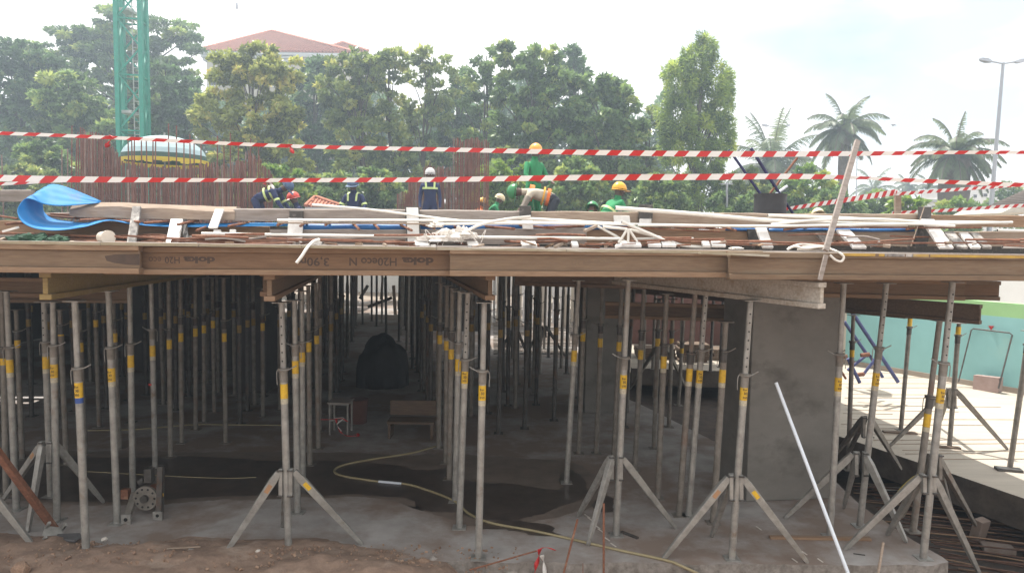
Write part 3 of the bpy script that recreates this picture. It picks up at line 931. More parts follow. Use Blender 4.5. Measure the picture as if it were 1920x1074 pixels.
# ------------------------------------------------------------------ pipes, bars, clutter on the edge
def pipe(pts, off, r, mt, label, cat='pipe', name='plastic_pipe', group=None, offs=None, n=8):
    ws = [onF(x, y, offs[i] if offs else off) for i, (x, y) in enumerate(pts)]
    ws = smooth_path(ws, 6) if len(ws) > 2 else ws
    mb = MB(); mb.tube(ws, r, n)
    if name == 'plastic_pipe':
        # dark mouth
        mb.mi = 1
        for p, q in ((ws[0], ws[1]), (ws[-1], ws[-2])):
            d = (p - q).normalized()
            mb.tube([p, p + d * 0.0008], r * 0.72, n)
        mb.mi = 0
    o = mb.build(name, [M[mt], M['hole']])
    return tag(o, label, cat, group)
P = pipe
P([(378, 438), (640, 442), (1020, 446), (1168, 448)], 0.16, 0.0115, 'pvc', 'long white pipe lying lowest above the plywood, ending at the fanned pipes')
P([(520, 413), (830, 413.5), (960, 416), (1330, 423)], 0.22, 0.010, 'pvc', 'long thin white pipe in front of the blue slit')
P([(585, 384), (700, 394), (835, 411), (905, 417)], 0.28, 0.010, 'pvc', 'white pipe rising left to the red helmet')
P([(520, 418), (700, 419), (820, 420)], 0.24, 0.006, 'plank', 'thin wooden lath under the long white pipe', 'lath', 'lath')
P([(825, 420), (1000, 419), (1190, 421)], 0.21, 0.010, 'pvc', 'white pipe overlapping the upper planks in the middle')
P([(872, 434), (905, 420), (950, 411), (995, 406)], 0.16, 0.011, 'pvc', 'white pipe curving up to the small dark cleat')
P([(962, 409), (1030, 412), (1180, 421)], 0.24, 0.011, 'pvc', 'white pipe descending right from the small dark cleat')
P([(1154, 390), (1300, 401), (1440, 413), (1610, 421), (1700, 424)], 0.26, 0.017, 'pvc', 'thick white pipe crossing in front of the dark square cleat')
P([(1195, 422), (1450, 424), (1700, 420), (1790, 424)], 0.20, 0.011, 'pvc', 'white pipe running right above the blue slit')
P([(1440, 404), (1560, 408), (1700, 415), (1890, 418)], 0.28, 0.013, 'pvc', 'upper white pipe to the right of the barrel')
P([(1445, 421), (1530, 413), (1640, 411), (1720, 416), (1750, 422)], 0.22, 0.011, 'pvc', 'gently arched white pipe behind the leaning stick')
P([(1500, 416), (1700, 420), (1898, 417)], 0.25, 0.011, 'pvc', 'long white pipe ending near the right edge')
P([(1870, 432), (2000, 434)], 0.3, 0.012, 'pvc', 'white pipe end at the right border above the yellow edge')
P([(1880, 463), (2000, 464)], 0.12, 0.011, 'pvc', 'short white pipe lying on the yellow edged sheet')
P([(1166, 416), (1215, 437), (1262, 457), (1310, 463), (1333, 463)], 0.12, 0.013, 'pvc', 'bent white pipe sliding down right from the short white cleat')
P([(1130, 425), (1175, 430), (1205, 437), (1245, 448), (1275, 463)], 0.16, 0.011, 'pvc', 'white pipe bending behind the fan down to the edge')
P([(1120, 424), (1150, 440), (1180, 458)], 0.2, 0.010, 'pvc', 'thin white pipe crossing behind the fan')
P([(1176, 430), (1166, 446), (1155, 462)], 0.10, 0.010, 'pvc', 'left pipe of the three fanned white pipes')
P([(1178, 428), (1178, 446), (1177, 463)], 0.09, 0.010, 'pvc', 'middle pipe of the three fanned white pipes')
P([(1179, 430), (1190, 446), (1200, 462)], 0.10, 0.010, 'pvc', 'right pipe of the three fanned white pipes')
P([(598, 449), (587, 453), (575, 466), (566, 480), (556, 493)], 0, 0.011, 'pvc', 'short bent white pipe hanging over the edge beam', offs=[0.05, -0.05, -0.2, -0.24, -0.25])
P([(1188, 448), (1250, 447), (1300, 447)], 0.2, 0.010, 'pvc', 'short white pipe right behind the fan')

RB = dict(name='rebar', cat='rebar', n=5)
def rebar(pts, off, label, group=None, r=0.0075, offs=None, mt='rust'):
    return pipe(pts, off, r, mt, label, group=group, offs=offs, **RB)
rebar([(-20, 402), (33, 410)], 0.3, 'rusty bar at the far left in front of the blue loop')
rebar([(84, 404), (176, 412)], 0.42, 'rusty bar seen inside the blue sheet loop')
rebar([(95, 401), (190, 407)], 0.45, 'second rusty bar inside the blue sheet loop')
rebar([(-20, 436), (130, 440)], 0.2, 'rusty bar lying behind the green cloth')
rebar([(100, 440), (240, 446)], 0.16, 'rusty bar running into the cream cup')
rebar([(195, 439), (232, 446)], 0.06, 'rusty bar end sticking out of the cream cup')
rebar([(240, 442), (310, 448)], 0.12, 'rusty bar right of the leaning splashed strip')
rebar([(322, 449), (425, 444)], 0.10, 'rusty bar crossing in front of the pale cleat')
rebar([(420, 446), (700, 451)], 0.12, 'long rusty bar below the lowest white pipe')
rebar([(540, 450), (780, 455)], 0.10, 'rusty bar lying on the plywood at the lettered beam')
rebar([(1180, 452), (1300, 449), (1358, 448)], 0.10, 'rusty bar pointing right from the fanned pipes')
rebar([(1255, 452), (1405, 457)], 0.12, 'rusty bar ending left of the white cleat below the barrel')
rebar([(1405, 453), (1570, 456), (1715, 448)], 0.10, 'long rusty bar rising right behind the leaning stick')
rebar([(1600, 456), (1920, 455), (2000, 454)], 0.08, 'longest rusty bar at the right above the yellow edge')
rebar([(1130, 424), (1350, 434)], 0.22, 'rusty bar lying over the brown lower plank')
rebar([(1210, 424), (1360, 430)], 0.25, 'second rusty bar over the brown lower plank')
rebar([(1440, 426), (1840, 427)], 0.24, 'rusty bar above the blue slit at the right')
for k in range(9):
    y = 449 + k * 1.4
    rebar([(366 + random.uniform(0, 8), y), (430, y + random.uniform(-2, 2)), (560 - k * 6, y + random.uniform(-1, 4))], 0.10 - k * .008, 'thin rusty wire of the tied bundle lying on the plywood edge', 'tied bundle of thin rusty wires', r=0.0035)
stubs = [(368, 432, 402, 420), (333, 421, 372, 413), (428, 424, 468, 417), (520, 422, 540, 414), (563, 424, 575, 416), (610, 422, 618, 417), (662, 419, 673, 430), (701, 420, 710, 429), (750, 421, 772, 432), (788, 420, 815, 428),
         (850, 424, 875, 433), (830, 452, 880, 458), (905, 424, 965, 429), (972, 422, 1040, 428), (1020, 426, 1100, 424), (1278, 424, 1340, 428), (1120, 448, 1160, 444), (720, 453, 780, 451), (930, 450, 980, 455), (1000, 450, 1010, 461),
         (1340, 421, 1380, 432), (1700, 430, 1720, 426), (1470, 431, 1510, 424), (205, 412, 262, 416), (150, 413, 215, 410), (270, 418, 330, 414), (600, 453, 632, 460), (1530, 459, 1575, 452), (10, 420, 60, 416)]
for x0, y0, x1, y1 in stubs:
    rebar([(x0, y0), (x1, y1)], 0, 'rusty rebar stub poking out between the form planks', 'rebar stubs along the slit of the edge form', r=0.0105, offs=[0.22, 0.42] if (y0 > y1) else [0.42, 0.2])
for k in range(60):
    x = random.uniform(420, 1900); y = random.uniform(455, 462)
    L = random.uniform(15, 60)
    rebar([(x, y), (x + L, y + random.uniform(-3, 3))], random.uniform(0.02, 0.2), 'loose rusty tie wire scrap on the plywood edge', 'tie wire scraps on the plywood edge', r=0.0035 if k % 3 else .006, mt='rust' if k % 4 else 'plank3')

CL = random.Random(5)
for k in range(46):
    x = CL.uniform(-20, 470) if k % 2 else CL.uniform(470, 1900)
    y = CL.uniform(440, 459); L = CL.uniform(35, 130)
    rebar([(x, y), (x + L * .5, y + CL.uniform(-2, 2)), (x + L, y + CL.uniform(-5, 5))], CL.uniform(.04, .30), 'rusty bar lying among the clutter on the deck edge', 'rusty bars in the clutter on the deck edge', r=CL.uniform(.006, .0105), mt='rust' if k % 5 else 'plank2')
for k in range(26):
    x = CL.uniform(0, 1900); y = CL.uniform(455, 461)
    p = onF(x, y, CL.uniform(.02, .25)); q = Euler((CL.uniform(-.5, .5), CL.uniform(-.5, .5), CL.uniform(-1, 1))).to_matrix()
    mb = MB(); mb.frame(p, q @ Vector((CL.uniform(.03, .12), 0, 0)), q @ Vector((0, CL.uniform(.02, .05), 0)), q @ Vector((0, 0, CL.uniform(.008, .025))))
    tag(mb.build('board_scrap', M[CL.choice(['plank', 'plank2', 'whiteboard', 'plank3', 'filmboard'])]), 'small offcut lying among the clutter on the deck edge', 'offcut', 'small offcuts on the deck edge')
# blue sheet: curled loop and the strip in the slit
def ribbon(rows, mt, name, label, cat, thick=0.003, sub=True, parent=None):
    """rows: list of lists of points -> skin"""
    n = len(rows[0])
    vs = [p for r_ in rows for p in r_]
    fs = []
    for i in range(len(rows) - 1):
        for j in range(n - 1):
            fs.append((i * n + j, i * n + j + 1, (i + 1) * n + j + 1, (i + 1) * n + j))
    mb = MB(); mb.smooth = True; mb.add(vs, fs)
    o = mb.build(name, M[mt], parent)
    md = o.modifiers.new('s', 'SOLIDIFY'); md.thickness = thick
    if parent is None:
        tag(o, label, cat)
    return o
NE = [(560, 418, .41), (470, 418, .41), (330, 418, .42), (255, 416, .42), (205, 411, .42), (165, 416, .42), (122, 414, .42), (96, 408, .42), (83, 397, .42), (81, 380, .42), (83, 360, .42), (90, 348, .42), (108, 347, .42), (140, 357, .42), (190, 378, .43)]
FE = [(560, 423, .33), (470, 424, .32), (330, 425, .30), (255, 421, .26), (205, 413, .22), (160, 424, .14), (110, 431, .08), (70, 429, .05), (43, 418, .04), (33, 400, .06), (37, 385, .10), (52, 372, .16), (84, 383, .2), (125, 386, .25), (186, 381, .40)]
front = smooth_path([onF(x, y, o_) for x, y, o_ in FE], 7)
back = smooth_path([onF(x, y, o_) for x, y, o_ in NE], 7)
rows = []
for i, (f_, b_) in enumerate(zip(front, back)):
    r_ = []
    for j in range(25):
        t = j / 24
        p = f_.lerp(b_, t)
        w_ = math.sin(i * 0.55 + t * 5) * 0.006 * math.sin(math.pi * t) + 0.006 * math.sin(i * .13 + t * 21) * (1 if 30 < i < 80 else .35)
        r_.append(p + Vector((0.3 * w_, 0, w_ * 0.5)))
    rows.append(r_)
ribbon(rows, 'tarp', 'plastic_sheet', 'blue plastic sheet curling out in a loop over the left end of the edge form', 'sheet')
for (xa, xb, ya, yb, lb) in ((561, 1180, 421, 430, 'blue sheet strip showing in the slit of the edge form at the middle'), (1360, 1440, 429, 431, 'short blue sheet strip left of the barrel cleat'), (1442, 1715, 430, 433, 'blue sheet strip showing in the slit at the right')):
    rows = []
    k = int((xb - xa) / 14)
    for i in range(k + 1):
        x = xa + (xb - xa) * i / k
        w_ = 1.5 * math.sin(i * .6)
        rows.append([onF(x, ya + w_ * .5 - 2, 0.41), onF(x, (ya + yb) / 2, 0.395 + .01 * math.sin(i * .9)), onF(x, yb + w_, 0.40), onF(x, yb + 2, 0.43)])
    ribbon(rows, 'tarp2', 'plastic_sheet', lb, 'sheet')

# cream cup lying on its side, green cloth, plastic bag, cable coil
c = onF(197, 445, 0.05)
t = thing('plastic_cup', 'cream plastic cup lying on its side at the left of the deck edge', 'cup', c)
mb = MB(); mb.tube([c - FD * 0.045 + FN * 0.05, c + FD * 0.03 - FN * 0.02], [0.040, 0.047], 20)
mb.build('cup_wall', M['cup'], t)
mb = MB(); mb.tube([c + FD * 0.028 - FN * 0.019, c + FD * 0.036 - FN * 0.026], [0.051, 0.051], 20); mb.build('rim', M['cup'], t)
def crumple(name, px, py, sx, sy, sz, mt, label, cat, seed, off=0.05, fz=2.2, amp=0.5):
    p = onF(px, py, off)
    bm = bmesh.new()
    bmesh.ops.create_icosphere(bm, subdivisions=4, radius=1)
    for v in bm.verts:
        k = 1 + amp * mnoise.noise(v.co * fz + Vector((seed * 5.7, seed, 0))) + 0.18 * mnoise.noise(v.co * fz * 4 + Vector((seed, 0, 0)))
        v.co = Vector((v.co.x * k * sx, v.co.y * k * sy, max(v.co.z * k, -0.35) * sz))
    me = bpy.data.meshes.new(name); bm.to_mesh(me); bm.free(); me.materials.append(M[mt])
    o = link(name, me); o.location = p
    return tag(o, label, cat)
crumple('cloth', 55, 454, 0.13, 0.08, 0.062, 'green_cloth', 'dark green crumpled cloth at the left end of the deck edge', 'cloth', 3)
crumple('cloth', 105, 455, 0.09, 0.06, 0.045, 'green_cloth', 'small heap of green netting right of the crumpled cloth', 'cloth', 5)
crumple('plastic_bag', 835, 448, 0.16, 0.07, 0.055, 'bagw', 'torn white plastic bag bundle wrapped round the lowest pipe', 'bag', 8, off=0.12, amp=0.7)
crumple('plastic_bag', 867, 441, 0.08, 0.05, 0.055, 'bagw', 'loose white flap of plastic right of the torn bag', 'bag', 9, off=0.12, amp=0.9, fz=3)
crumple('plastic_bag', 818, 424, 0.05, 0.05, 0.03, 'bagw', 'small white plastic shred above the torn bag', 'bag', 10, off=0.2, amp=0.9, fz=3)
for k in range(16):
    x = 800 + k * 6.5 + random.uniform(-4, 4)
    P([(x, 448), (x + random.uniform(-14, 14), 436 + random.uniform(-6, 6)), (x + random.uniform(-20, 20), 455 + random.uniform(-6, 6))], 0.08, 0.0025, 'bagw', 'curly white string pulled out of the torn bag', 'string', 'string', group='white strings on the torn bag')
for x, y, ww, hh, lb in ((6, 453, .05, .05, 'small yellow wood block at the left border'), (33, 457, .05, .03, 'torn brown board piece beside the green cloth'), (52, 455, .05, .045, 'tilted brown board piece poking from the green cloth'), (80, 456, .06, .03, 'pale torn board piece on the green cloth'),
                         (128, 457, .07, .035, 'brown board scrap between the cloth and the cup'), (150, 459, .03, .02, 'white scrap left of the cream cup'), (172, 459, .06, .02, 'reddish board scrap left of the cream cup'), (595, 455, .05, .03, 'white scrap at the bent hanging pipe'),
                         (20, 430, .1, .015, 'pale strip behind the green cloth'), (665, 461, .12, .012, 'thin board scrap below the lowest pipe'), (812, 461, .03, .02, 'small pale wood block left under the bag'), (1160, 461, .05, .02, 'pale scrap at the foot of the fan')):
    p = onF(x, y, 0.03)
    mb = MB(); q = Euler((random.uniform(-.4, .4), random.uniform(-.3, .3), random.uniform(-.5, .5))).to_matrix()
    mb.frame(p, q @ Vector((ww, 0, 0)), q @ Vector((0, .04, 0)), q @ Vector((0, 0, hh)))
    tag(mb.build('board_scrap', M['plank'] if 'brown' in lb or 'yellow' in lb or 'board' in lb else M['whiteboard']), lb, 'scrap')
P([(1476, 468), (1490, 462), (1510, 466), (1540, 463), (1560, 468), (1574, 474), (1582, 482), (1577, 490), (1566, 487), (1556, 478)], 0, 0.009, 'pvc', 'white cable loop hanging over the edge beside the leaning stick', 'cable', 'cable', offs=[-.1, -.12, -.15, -.18, -.2, -.27, -.28, -.28, -.28, -.26])
P([(1478, 465), (1500, 458), (1530, 460), (1556, 464), (1530, 469), (1495, 468)], 0.0, 0.007, 'bagw', 'coiled white cord on the plywood left of the leaning stick', 'cord', 'cord', offs=[-.1] * 6)
crumple('plastic_bag', 1525, 464, 0.09, 0.05, 0.014, 'bagw', 'flat white rag under the coiled cord', 'rag', 12, off=-.08)
crumple('plastic_bag', 1380, 466, 0.05, 0.04, 0.012, 'bagw', 'flat pale rag on the splintered plywood lip', 'rag', 13, off=-.08)
# leaning stick, thin wire
def stick(x0, y0, x1, y1, o0, o1, wd, mt, label, name='wood_stick', cat='stick'):
    mb = MB(); mb.bar(onF(x0, y0, o0), onF(x1, y1, o1), wd, wd * 0.6, upv=(0, -1, 0))
    return tag(mb.build(name, M[mt]), label, cat)
stick(1608, 264, 1548, 470, 0.15, -0.28, 0.040, 'plank2', 'long grey wooden stick leaning left against the deck edge')
stick(1549, 478, 1537, 525, -0.28, -0.29, 0.030, 'plank2', 'lower wooden stick end reaching down to the white beam end')
stick(1733, 388, 1708, 462, 0.3, 0.1, 0.006, 'plank', 'thin lath leaning beside the dark cleat at the right')
stick(1683, 360, 1683, 402, 1.3, 1.3, 0.055, 'plank', 'square wooden stake the striped tape is tied to', 'wood_stake', 'stake')
stick(240, 318, 241, 390, 1.2, 1.2, 0.012, 'plank2', 'thin pale stick standing before the rebar wall')

# black barrel with poles
b0 = onF(1443, 410, 0.95); rb = 29 / FPX * b0.y
t = thing('barrel', 'black open barrel holding dark blue poles behind the edge form', 'barrel', b0)
zt = onF(1443, 365, 0.95).z
mb = MB(); mb.tube([(b0.x, b0.y, ZP), (b0.x, b0.y, zt)], rb, 24); mb.build('barrel_wall', M['barrel'], t)
mb = MB(); mb.tube([(b0.x, b0.y, zt - 0.012), (b0.x, b0.y, zt + 0.004)], rb * 1.04, 24); mb.build('rim', M['barrel'], t)
mb = MB(); mb.tube([(b0.x, b0.y, zt + 0.0045), (b0.x, b0.y, zt + 0.006)], rb * 0.93, 24); mb.build('opening', M['hole'], t)
for x0, y0, x1, y1, r_, mt, lb in ((1372, 288, 1426, 364, .013, 'bluepipe', 'dark blue pole leaning left out of the black barrel'), (1408, 278, 1462, 364, .015, 'bluepipe', 'second dark blue pole in the middle of the black barrel'),
                                   (1495, 296, 1443, 364, .011, 'rust', 'rusty pole leaning right out of the black barrel'), (1476, 349, 1452, 366, .012, 'pvcblue', 'short pale pipe stub lying in the mouth of the black barrel'),
                                   (1462, 364, 1488, 402, .012, 'bluepipe', 'dark blue strut going down right from the black barrel'), (1355, 296, 1368, 280, .006, 'bluepipe', 'small dark hook end above the tape left of the barrel')):
    mb = MB(); mb.tube([onF(x0, y0, 0.95), onF(x1, y1, 0.95)], r_, 8)
    tag(mb.build('pole', M[mt]), lb, 'pole')

# ------------------------------------------------------------------ steel props
def ring_pts(c, r, n, z=0):
    return [Vector((c.x + r * math.cos(2 * math.pi * i / n), c.y + r * math.sin(2 * math.pi * i / n), c.z + z)) for i in range(n + 1)]

def make_prop(foot, top, tc_, ts, label, detail=2, mt='steel', group=None, hook=1, holes_=False, printed=False, scale=1.0, blue=False):
    foot = Vector(foot); top = Vector(top)
    if detail == 1 and mt == 'steel': mt = 'steel2'  # back props take the darker steel, shade painted into the colour
    L = top - foot
    ax = L.normalized()
    t = thing('steel_prop', label, 'prop', foot, group)
    side = ax.cross(Vector((0, 1, 0))).normalized()      # to the right
    side = -side if side.x < 0 else side
    bk = side.cross(ax).normalized()
    if bk.y < 0: bk = -bk
    ro, ri = 0.0305 * scale, 0.0245 * scale
    pc = foot + L * tc_
    nseg = 14 if detail == 2 else 8
    mb = MB(); mb.tube([foot + ax * 0.008, pc], ro, nseg)
    mb.build('outer_tube', M[mt], t)
    mb = MB(); mb.tube([pc, top - ax * 0.008], ri, nseg)
    inn = mb.build('inner_tube', M[mt], t)
    mb = MB(); mb.frame(foot + Vector((0, 0, 0.004)), Vector((0.125, 0, 0)), Vector((0, 0.125, 0)), Vector((0, 0, 0.007)))
    mb.build('base_plate', M[mt], t)
    mb = MB(); mb.frame(top - Vector((0, 0, 0.004)), Vector((0.125, 0, 0)), Vector((0, 0.125, 0)), Vector((0, 0, 0.007)))
    mb.build('head_plate', M[mt], t)
    if detail >= 1:
        mb = MB()
        mb.tube([pc - ax * 0.105, pc - ax * 0.005], ro * 1.10, nseg)
        mb.tube([pc - ax * 0.012, pc + ax * 0.012], ro * 1.5, nseg)
        cn = mb.build('adjusting_nut', M['steel2' if mt == 'steel' else 'steeld'], t)
        mb = MB()
        h = hook
        p0 = pc - side * ro * 1.5 * h
        mb.tube(smooth_path([p0, pc - bk * ro * 1.7, pc + side * 0.055 * h - bk * 0.01 + ax * 0.004, pc + side * 0.11 * h + ax * 0.032], 4), 0.0055, 5)
        if detail == 2:
            mb.tube(smooth_path([p0 + ax * .0, p0 - side * 0.012 * h - ax * 0.03, p0 - side * 0.010 * h - ax * 0.13], 4), 0.004, 5)
        mb.build('handle', M[mt], t)
        ps = foot + L * ts
        hh = 0.062 if detail == 2 else 0.055
        mb = MB(); mb.tube([ps - ax * hh, ps + ax * hh], ro * 1.03, nseg)
        st = mb.build('sticker', M['sticker'] if group is None else M['sticker_dim'], t)
        if detail == 2:
            mb = MB(); mb.tube([ps - ax * (hh + 0.045), ps - ax * (hh + 0.002)], ro * 1.025, nseg)
            mb.build('lower_sticker', M['sticker_blue' if blue else 'sticker_grey'], t)
    if printed:
        o0 = ps - bk * (ro * 1.05) - side * 0.018
        text_mesh('sticker_print', 'Eur', o0 + ax * 0.022, side, ax, 0.018, M['ink'], st, 0.02, 1.0, thick=0.001)
        text_mesh('sticker_print', '30', o0 - ax * 0.012 + side * .006, side, ax, 0.022, M['ink'], st, 0.02, 1.0, thick=0.001)
        text_mesh('sticker_print', '350', o0 - ax * 0.045, side, ax, 0.018, M['ink'], st, 0.02, 1.0, thick=0.001)
    if holes_:
        n = int((top - pc).length / 0.073)
        for i in range(1, n):
            c = pc + ax * (0.073 * i)
            mb = MB(); mb.tube([c - bk * (ri + 0.0008), c + bk * (ri + 0.0008)], 0.0072, 8)
            mb.build('pin_hole', M['hole'], inn)
    return t

def prop_px(tx, ty, fx, fy, cy, sy, label, ztop=None, **kw):
    foot = onZ(fx, fy, kw.pop('zf', 0.0))
    if ztop is None:
        top = onY(tx, ty, foot.y)
        if top.z > ZB - 0.002 - 0.004:
            top.z = ZB - 0.004
    else:
        top = onY(tx, ty, foot.y); top.z = ztop
    k = max(1, fy - ty)
    return make_prop(foot, top, min(0.9, (fy - cy) / k), (fy - sy) / k, label, **kw)

PP = prop_px
# left field
PP(140, 563, 162, 1042, 688, 728, 'nearest steel prop at the left, foot in the brown soil under the yellow beam end', printed=True, blue=True)
PP(203, 545, 220, 981, 650, 700, 'steel prop beside the rusty machine, second from the front in the left row', printed=True)
PP(243, 530, 249, 925, 643, 675, 'steel prop directly behind the rusty machine in the left row')
PP(283, 525, 291, 875, 617, 656, 'steel prop with a red tie half way up, right of the rusty machine', hook=-1)
PP(316, 522, 320, 856, 616, 644, 'fifth steel prop of the left row, right of the one with the red tie', detail=1, hook=-1)
PP(338, 520, 341, 830, 592, 631, 'sixth steel prop of the left row, short yellow sticker in shade', detail=1)
PP(366, 520, 367, 805, 595, 622, 'seventh steel prop of the left row in deep shade', detail=1, hook=-1)
PP(382, 520, 383, 790, 588, 616, 'eighth steel prop of the left row in deep shade', detail=1)
PP(398, 520, 402, 772, 580, 607, 'ninth steel prop of the left row in deep shade', detail=1)
PP(419, 520, 423, 830, 600, 631, 'lone steel prop at the right end of the dark left field', detail=1)
PP(12, 545, 31, 955, 650, 684, 'steel prop near the left border behind the rusty leaning plank', printed=False)
PP(4, 545, 12, 925, 650, 672, 'partly hidden steel prop at the very left border', detail=1)
PP(99, 565, 107, 976, 646, 693, 'steel prop held by the left tripod, below the yellow beam end', printed=True)
PP(82, 565, 95, 930, 640, 678, 'steel prop with drilled inner tube left of the left tripod prop', holes_=True)
PP(112, 580, 125, 870, 596, 620, 'dim steel prop behind the left tripod prop', detail=1)
PP(148, 580, 160, 850, 620, 650, 'dim steel prop seen past the nearest left prop', detail=1)
PP(178, 560, 186, 800, 585, 605, 'dim steel prop with small sticker between the two nearest left props', detail=1)
PP(212, 560, 224, 840, 600, 632, 'dim steel prop just right of the prop beside the machine', detail=1)
PP(30, 580, 42, 860, 620, 642, 'dim steel prop behind the rusty leaning plank', detail=1)
PP(492, 540, 493, 780, 590, 612, 'lone dim steel prop in front of the dark wall left of the central tripod', detail=1)
# central left row
PP(528, 566, 541, 1031, 690, 730, 'steel prop with drilled inner tube standing in the central tripod', holes_=True)
PP(552, 562, 558, 961, 645, 686, 'second prop of the central left row, just behind the tripod prop', hook=-1)
PP(566, 545, 568, 908, 640, 666, 'third prop of the central left row', )
PP(578, 535, 581, 871, 620, 649, 'fourth prop of the central left row', detail=1)
PP(592, 530, 597, 840, 612, 635, 'fifth prop of the central left row', detail=1)
# central right row
PP(908, 566, 897, 1046, 693, 733, 'single tall steel prop with bright sticker right of centre, nearest of the central right row', printed=True, hook=-1)
PP(877, 548, 861, 989, 672, 703, 'second prop of the central right row with drilled inner tube', holes_=True, printed=True, hook=1)
PP(862, 545, 853, 940, 642, 682, 'third prop of the central right row', hook=-1)
PP(848, 540, 842, 898, 620, 662, 'fourth prop of the central right row', detail=1)
PP(838, 535, 836, 868, 615, 646, 'fifth prop of the central right row', detail=1)
PP(826, 530, 822, 840, 605, 635, 'sixth prop of the central right row', detail=1)
# right field
PP(1178, 524, 1155, 1003, 668, 712, 'steel prop standing in the tripod right of centre', printed=True, hook=-1)
PP(1407, 562, 1372, 1047, 700, 733, 'steel prop with drilled inner tube in the tripod before the big concrete column', holes_=True, printed=True)
PP(1325, 530, 1291, 966, 655, 703, 'steel prop with drilled tube left of the big column, bright sticker', holes_=True, printed=True, hook=1)
PP(1305, 530, 1273, 966, 660, 700, 'muddy steel prop immediately left of the drilled one by the big column', mt='steel2')
PP(1361, 602, 1337, 980, 657, 703, 'short looking steel prop under the orange brown beam end at the big column', mt='steel2')
PP(1250, 550, 1233, 934, 645, 677, 'steel prop midway between the two front tripods', mt='steel2')
PP(1085, 525, 1062, 905, 626, 665, 'steel prop with its foot at the edge of the wet patch', hook=1)
PP(1130, 522, 1118, 850, 608, 641, 'dim steel prop in front of the middle concrete column', detail=1, hook=-1)
PP(1097, 522, 1085, 850, 598, 630, 'dim steel prop left of the middle concrete column', detail=1)
PP(1166, 535, 1150, 870, 610, 648, 'dim steel prop right of the middle concrete column', detail=1)
PP(1208, 535, 1190, 880, 620, 663, 'dim muddy prop between the middle column and the long central right props', detail=1, mt='steel2')
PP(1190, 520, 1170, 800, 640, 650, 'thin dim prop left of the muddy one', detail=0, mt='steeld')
PP(1236, 560, 1226, 840, 618, 640, 'dim prop seen before the brick coloured wall', detail=1)
PP(1262, 560, 1254, 800, 620, 636, 'thin dim prop nearest the brick coloured wall', detail=1)
PP(1283, 580, 1272, 760, 640, 655, 'light edged prop at the strip of sunlit ground', detail=1)
# far right group by the trench
PP(1582, 530, 1556, 1005, 662, 717, 'steel prop standing right against the front right corner of the big column', printed=True, hook=-1)
PP(1570, 575, 1552, 915, 660, 585, 'thin steel prop hidden behind the one at the column corner', detail=1)
PP(1662, 530, 1612, 986, 650, 708, 'steel prop with drilled tube inside the rear right tripod', holes_=True, printed=True)
PP(1786, 528, 1731, 1046, 678, 738, 'nearest prop on the right with drilled tube in the front right tripod', holes_=True, printed=True, hook=-1)
PP(1762, 600, 1712, 996, 742, 785, 'steel prop leaning just left behind the nearest right prop', mt='steel2')
PP(1707, 592, 1689, 806, 594, 604, 'slim steel prop on the pale slab with a wood strip under its foot', hook=1, detail=1)
PP(1798, 605, 1780, 838, 608, 620, 'steel prop on the pale slab clamped in the small far tripod', detail=1)
PP(1930, 620, 1893, 880, 640, 655, 'steel prop at the right border standing on a round foot on the pale slab', detail=1)
PP(1600, 590, 1590, 880, 640, 660, 'dim prop partly hidden between column and rear right tripod', detail=1, mt='steel2', zf=-0.3)

# small extras tied to props
p = onZ(289, 875); c = p + (onY(284, 720, p.y) - p)
mb = MB(); mb.tube([c - Vector((0, 0, .012)), c + Vector((0, 0, .012))], 0.034, 10)
tag(mb.build('red_tie', M['red']), 'small red tie knotted round a prop in the left row', 'tie')

# rows continuing into the dark: same kind, seen only as slim dark tubes
RP = Vector((RD.y, -RD.x, 0))
dark_label = 'far steel prop deep in the dark rows under the deck'
def dark_prop(x, y, dt=0, label=None):
    foot = Vector((x, y, 0))
    lean = Vector((random.uniform(-.03, .03), 0, 0))
    top = foot + lean + Vector((0, 0, ZPR - 0.01 if dt else ZB - 0.005))
    make_prop(foot, top, random.uniform(.62, .70), random.uniform(.54, .58), label or dark_label, detail=1 if y < 14 else 0,
              mt=random.choice(['steeld', 'steel2', 'steeld']), group='far props in the dark rows', hook=random.choice([-1, 1]), scale=1.05)  # darker steels paint in the shade on the far rows
ORD = 'first second third fourth fifth sixth seventh eighth ninth tenth eleventh twelfth thirteenth fourteenth fifteenth'.split()
def row_from(px, py, n, step, start=1, jit=0.05, ymax=24.5, row='a dark row'):
    f = onZ(px, py)
    for k in range(start, start + n):
        q = f + RD * step * k
        x, y = q.x + random.uniform(-jit, jit), q.y + random.uniform(-.1, .1)
        if y < ymax: dark_prop(x, y, 0, '%s far prop in %s' % (ORD[k - start], row))
row_from(597, 840, 15, 0.85, row='the dark end of the central left row')
row_from(822, 840, 15, 0.85, row='the dark end of the central right row')
row_from(423, 830, 4, 0.9, row='the row behind the lone dim prop')
for (px, py, n, st, rw) in ((560, 800, 8, 1.3, 'the dark row just left of the central left row'), (935, 810, 7, 1.15, 'the dark row right of the single tall prop'), (985, 800, 7, 1.15, 'the second dark row right of the single tall prop'),
                        (1045, 790, 6, 1.15, 'the dark row left of the middle column'), (880, 780, 6, 1.2, 'the dark row behind the single tall prop'), (770, 690, 6, 1.2, 'the dark row behind the sheeted heap'),
                        (800, 715, 6, 1.2, 'the dark row right of the sheeted heap'), (520, 770, 8, 1.3, 'the dark row behind the central tripod'), (470, 760, 6, 1.2, 'the dark row beside the dark column'),
                        (330, 770, 5, 1.1, 'the dark row behind the fifth left prop'), (260, 790, 5, 1.1, 'the dark row behind the machine')):
    row_from(px, py, n, st, 0, 0.09, 17.3 if px > 915 else (13.6 if px < 440 else 24), row=rw)
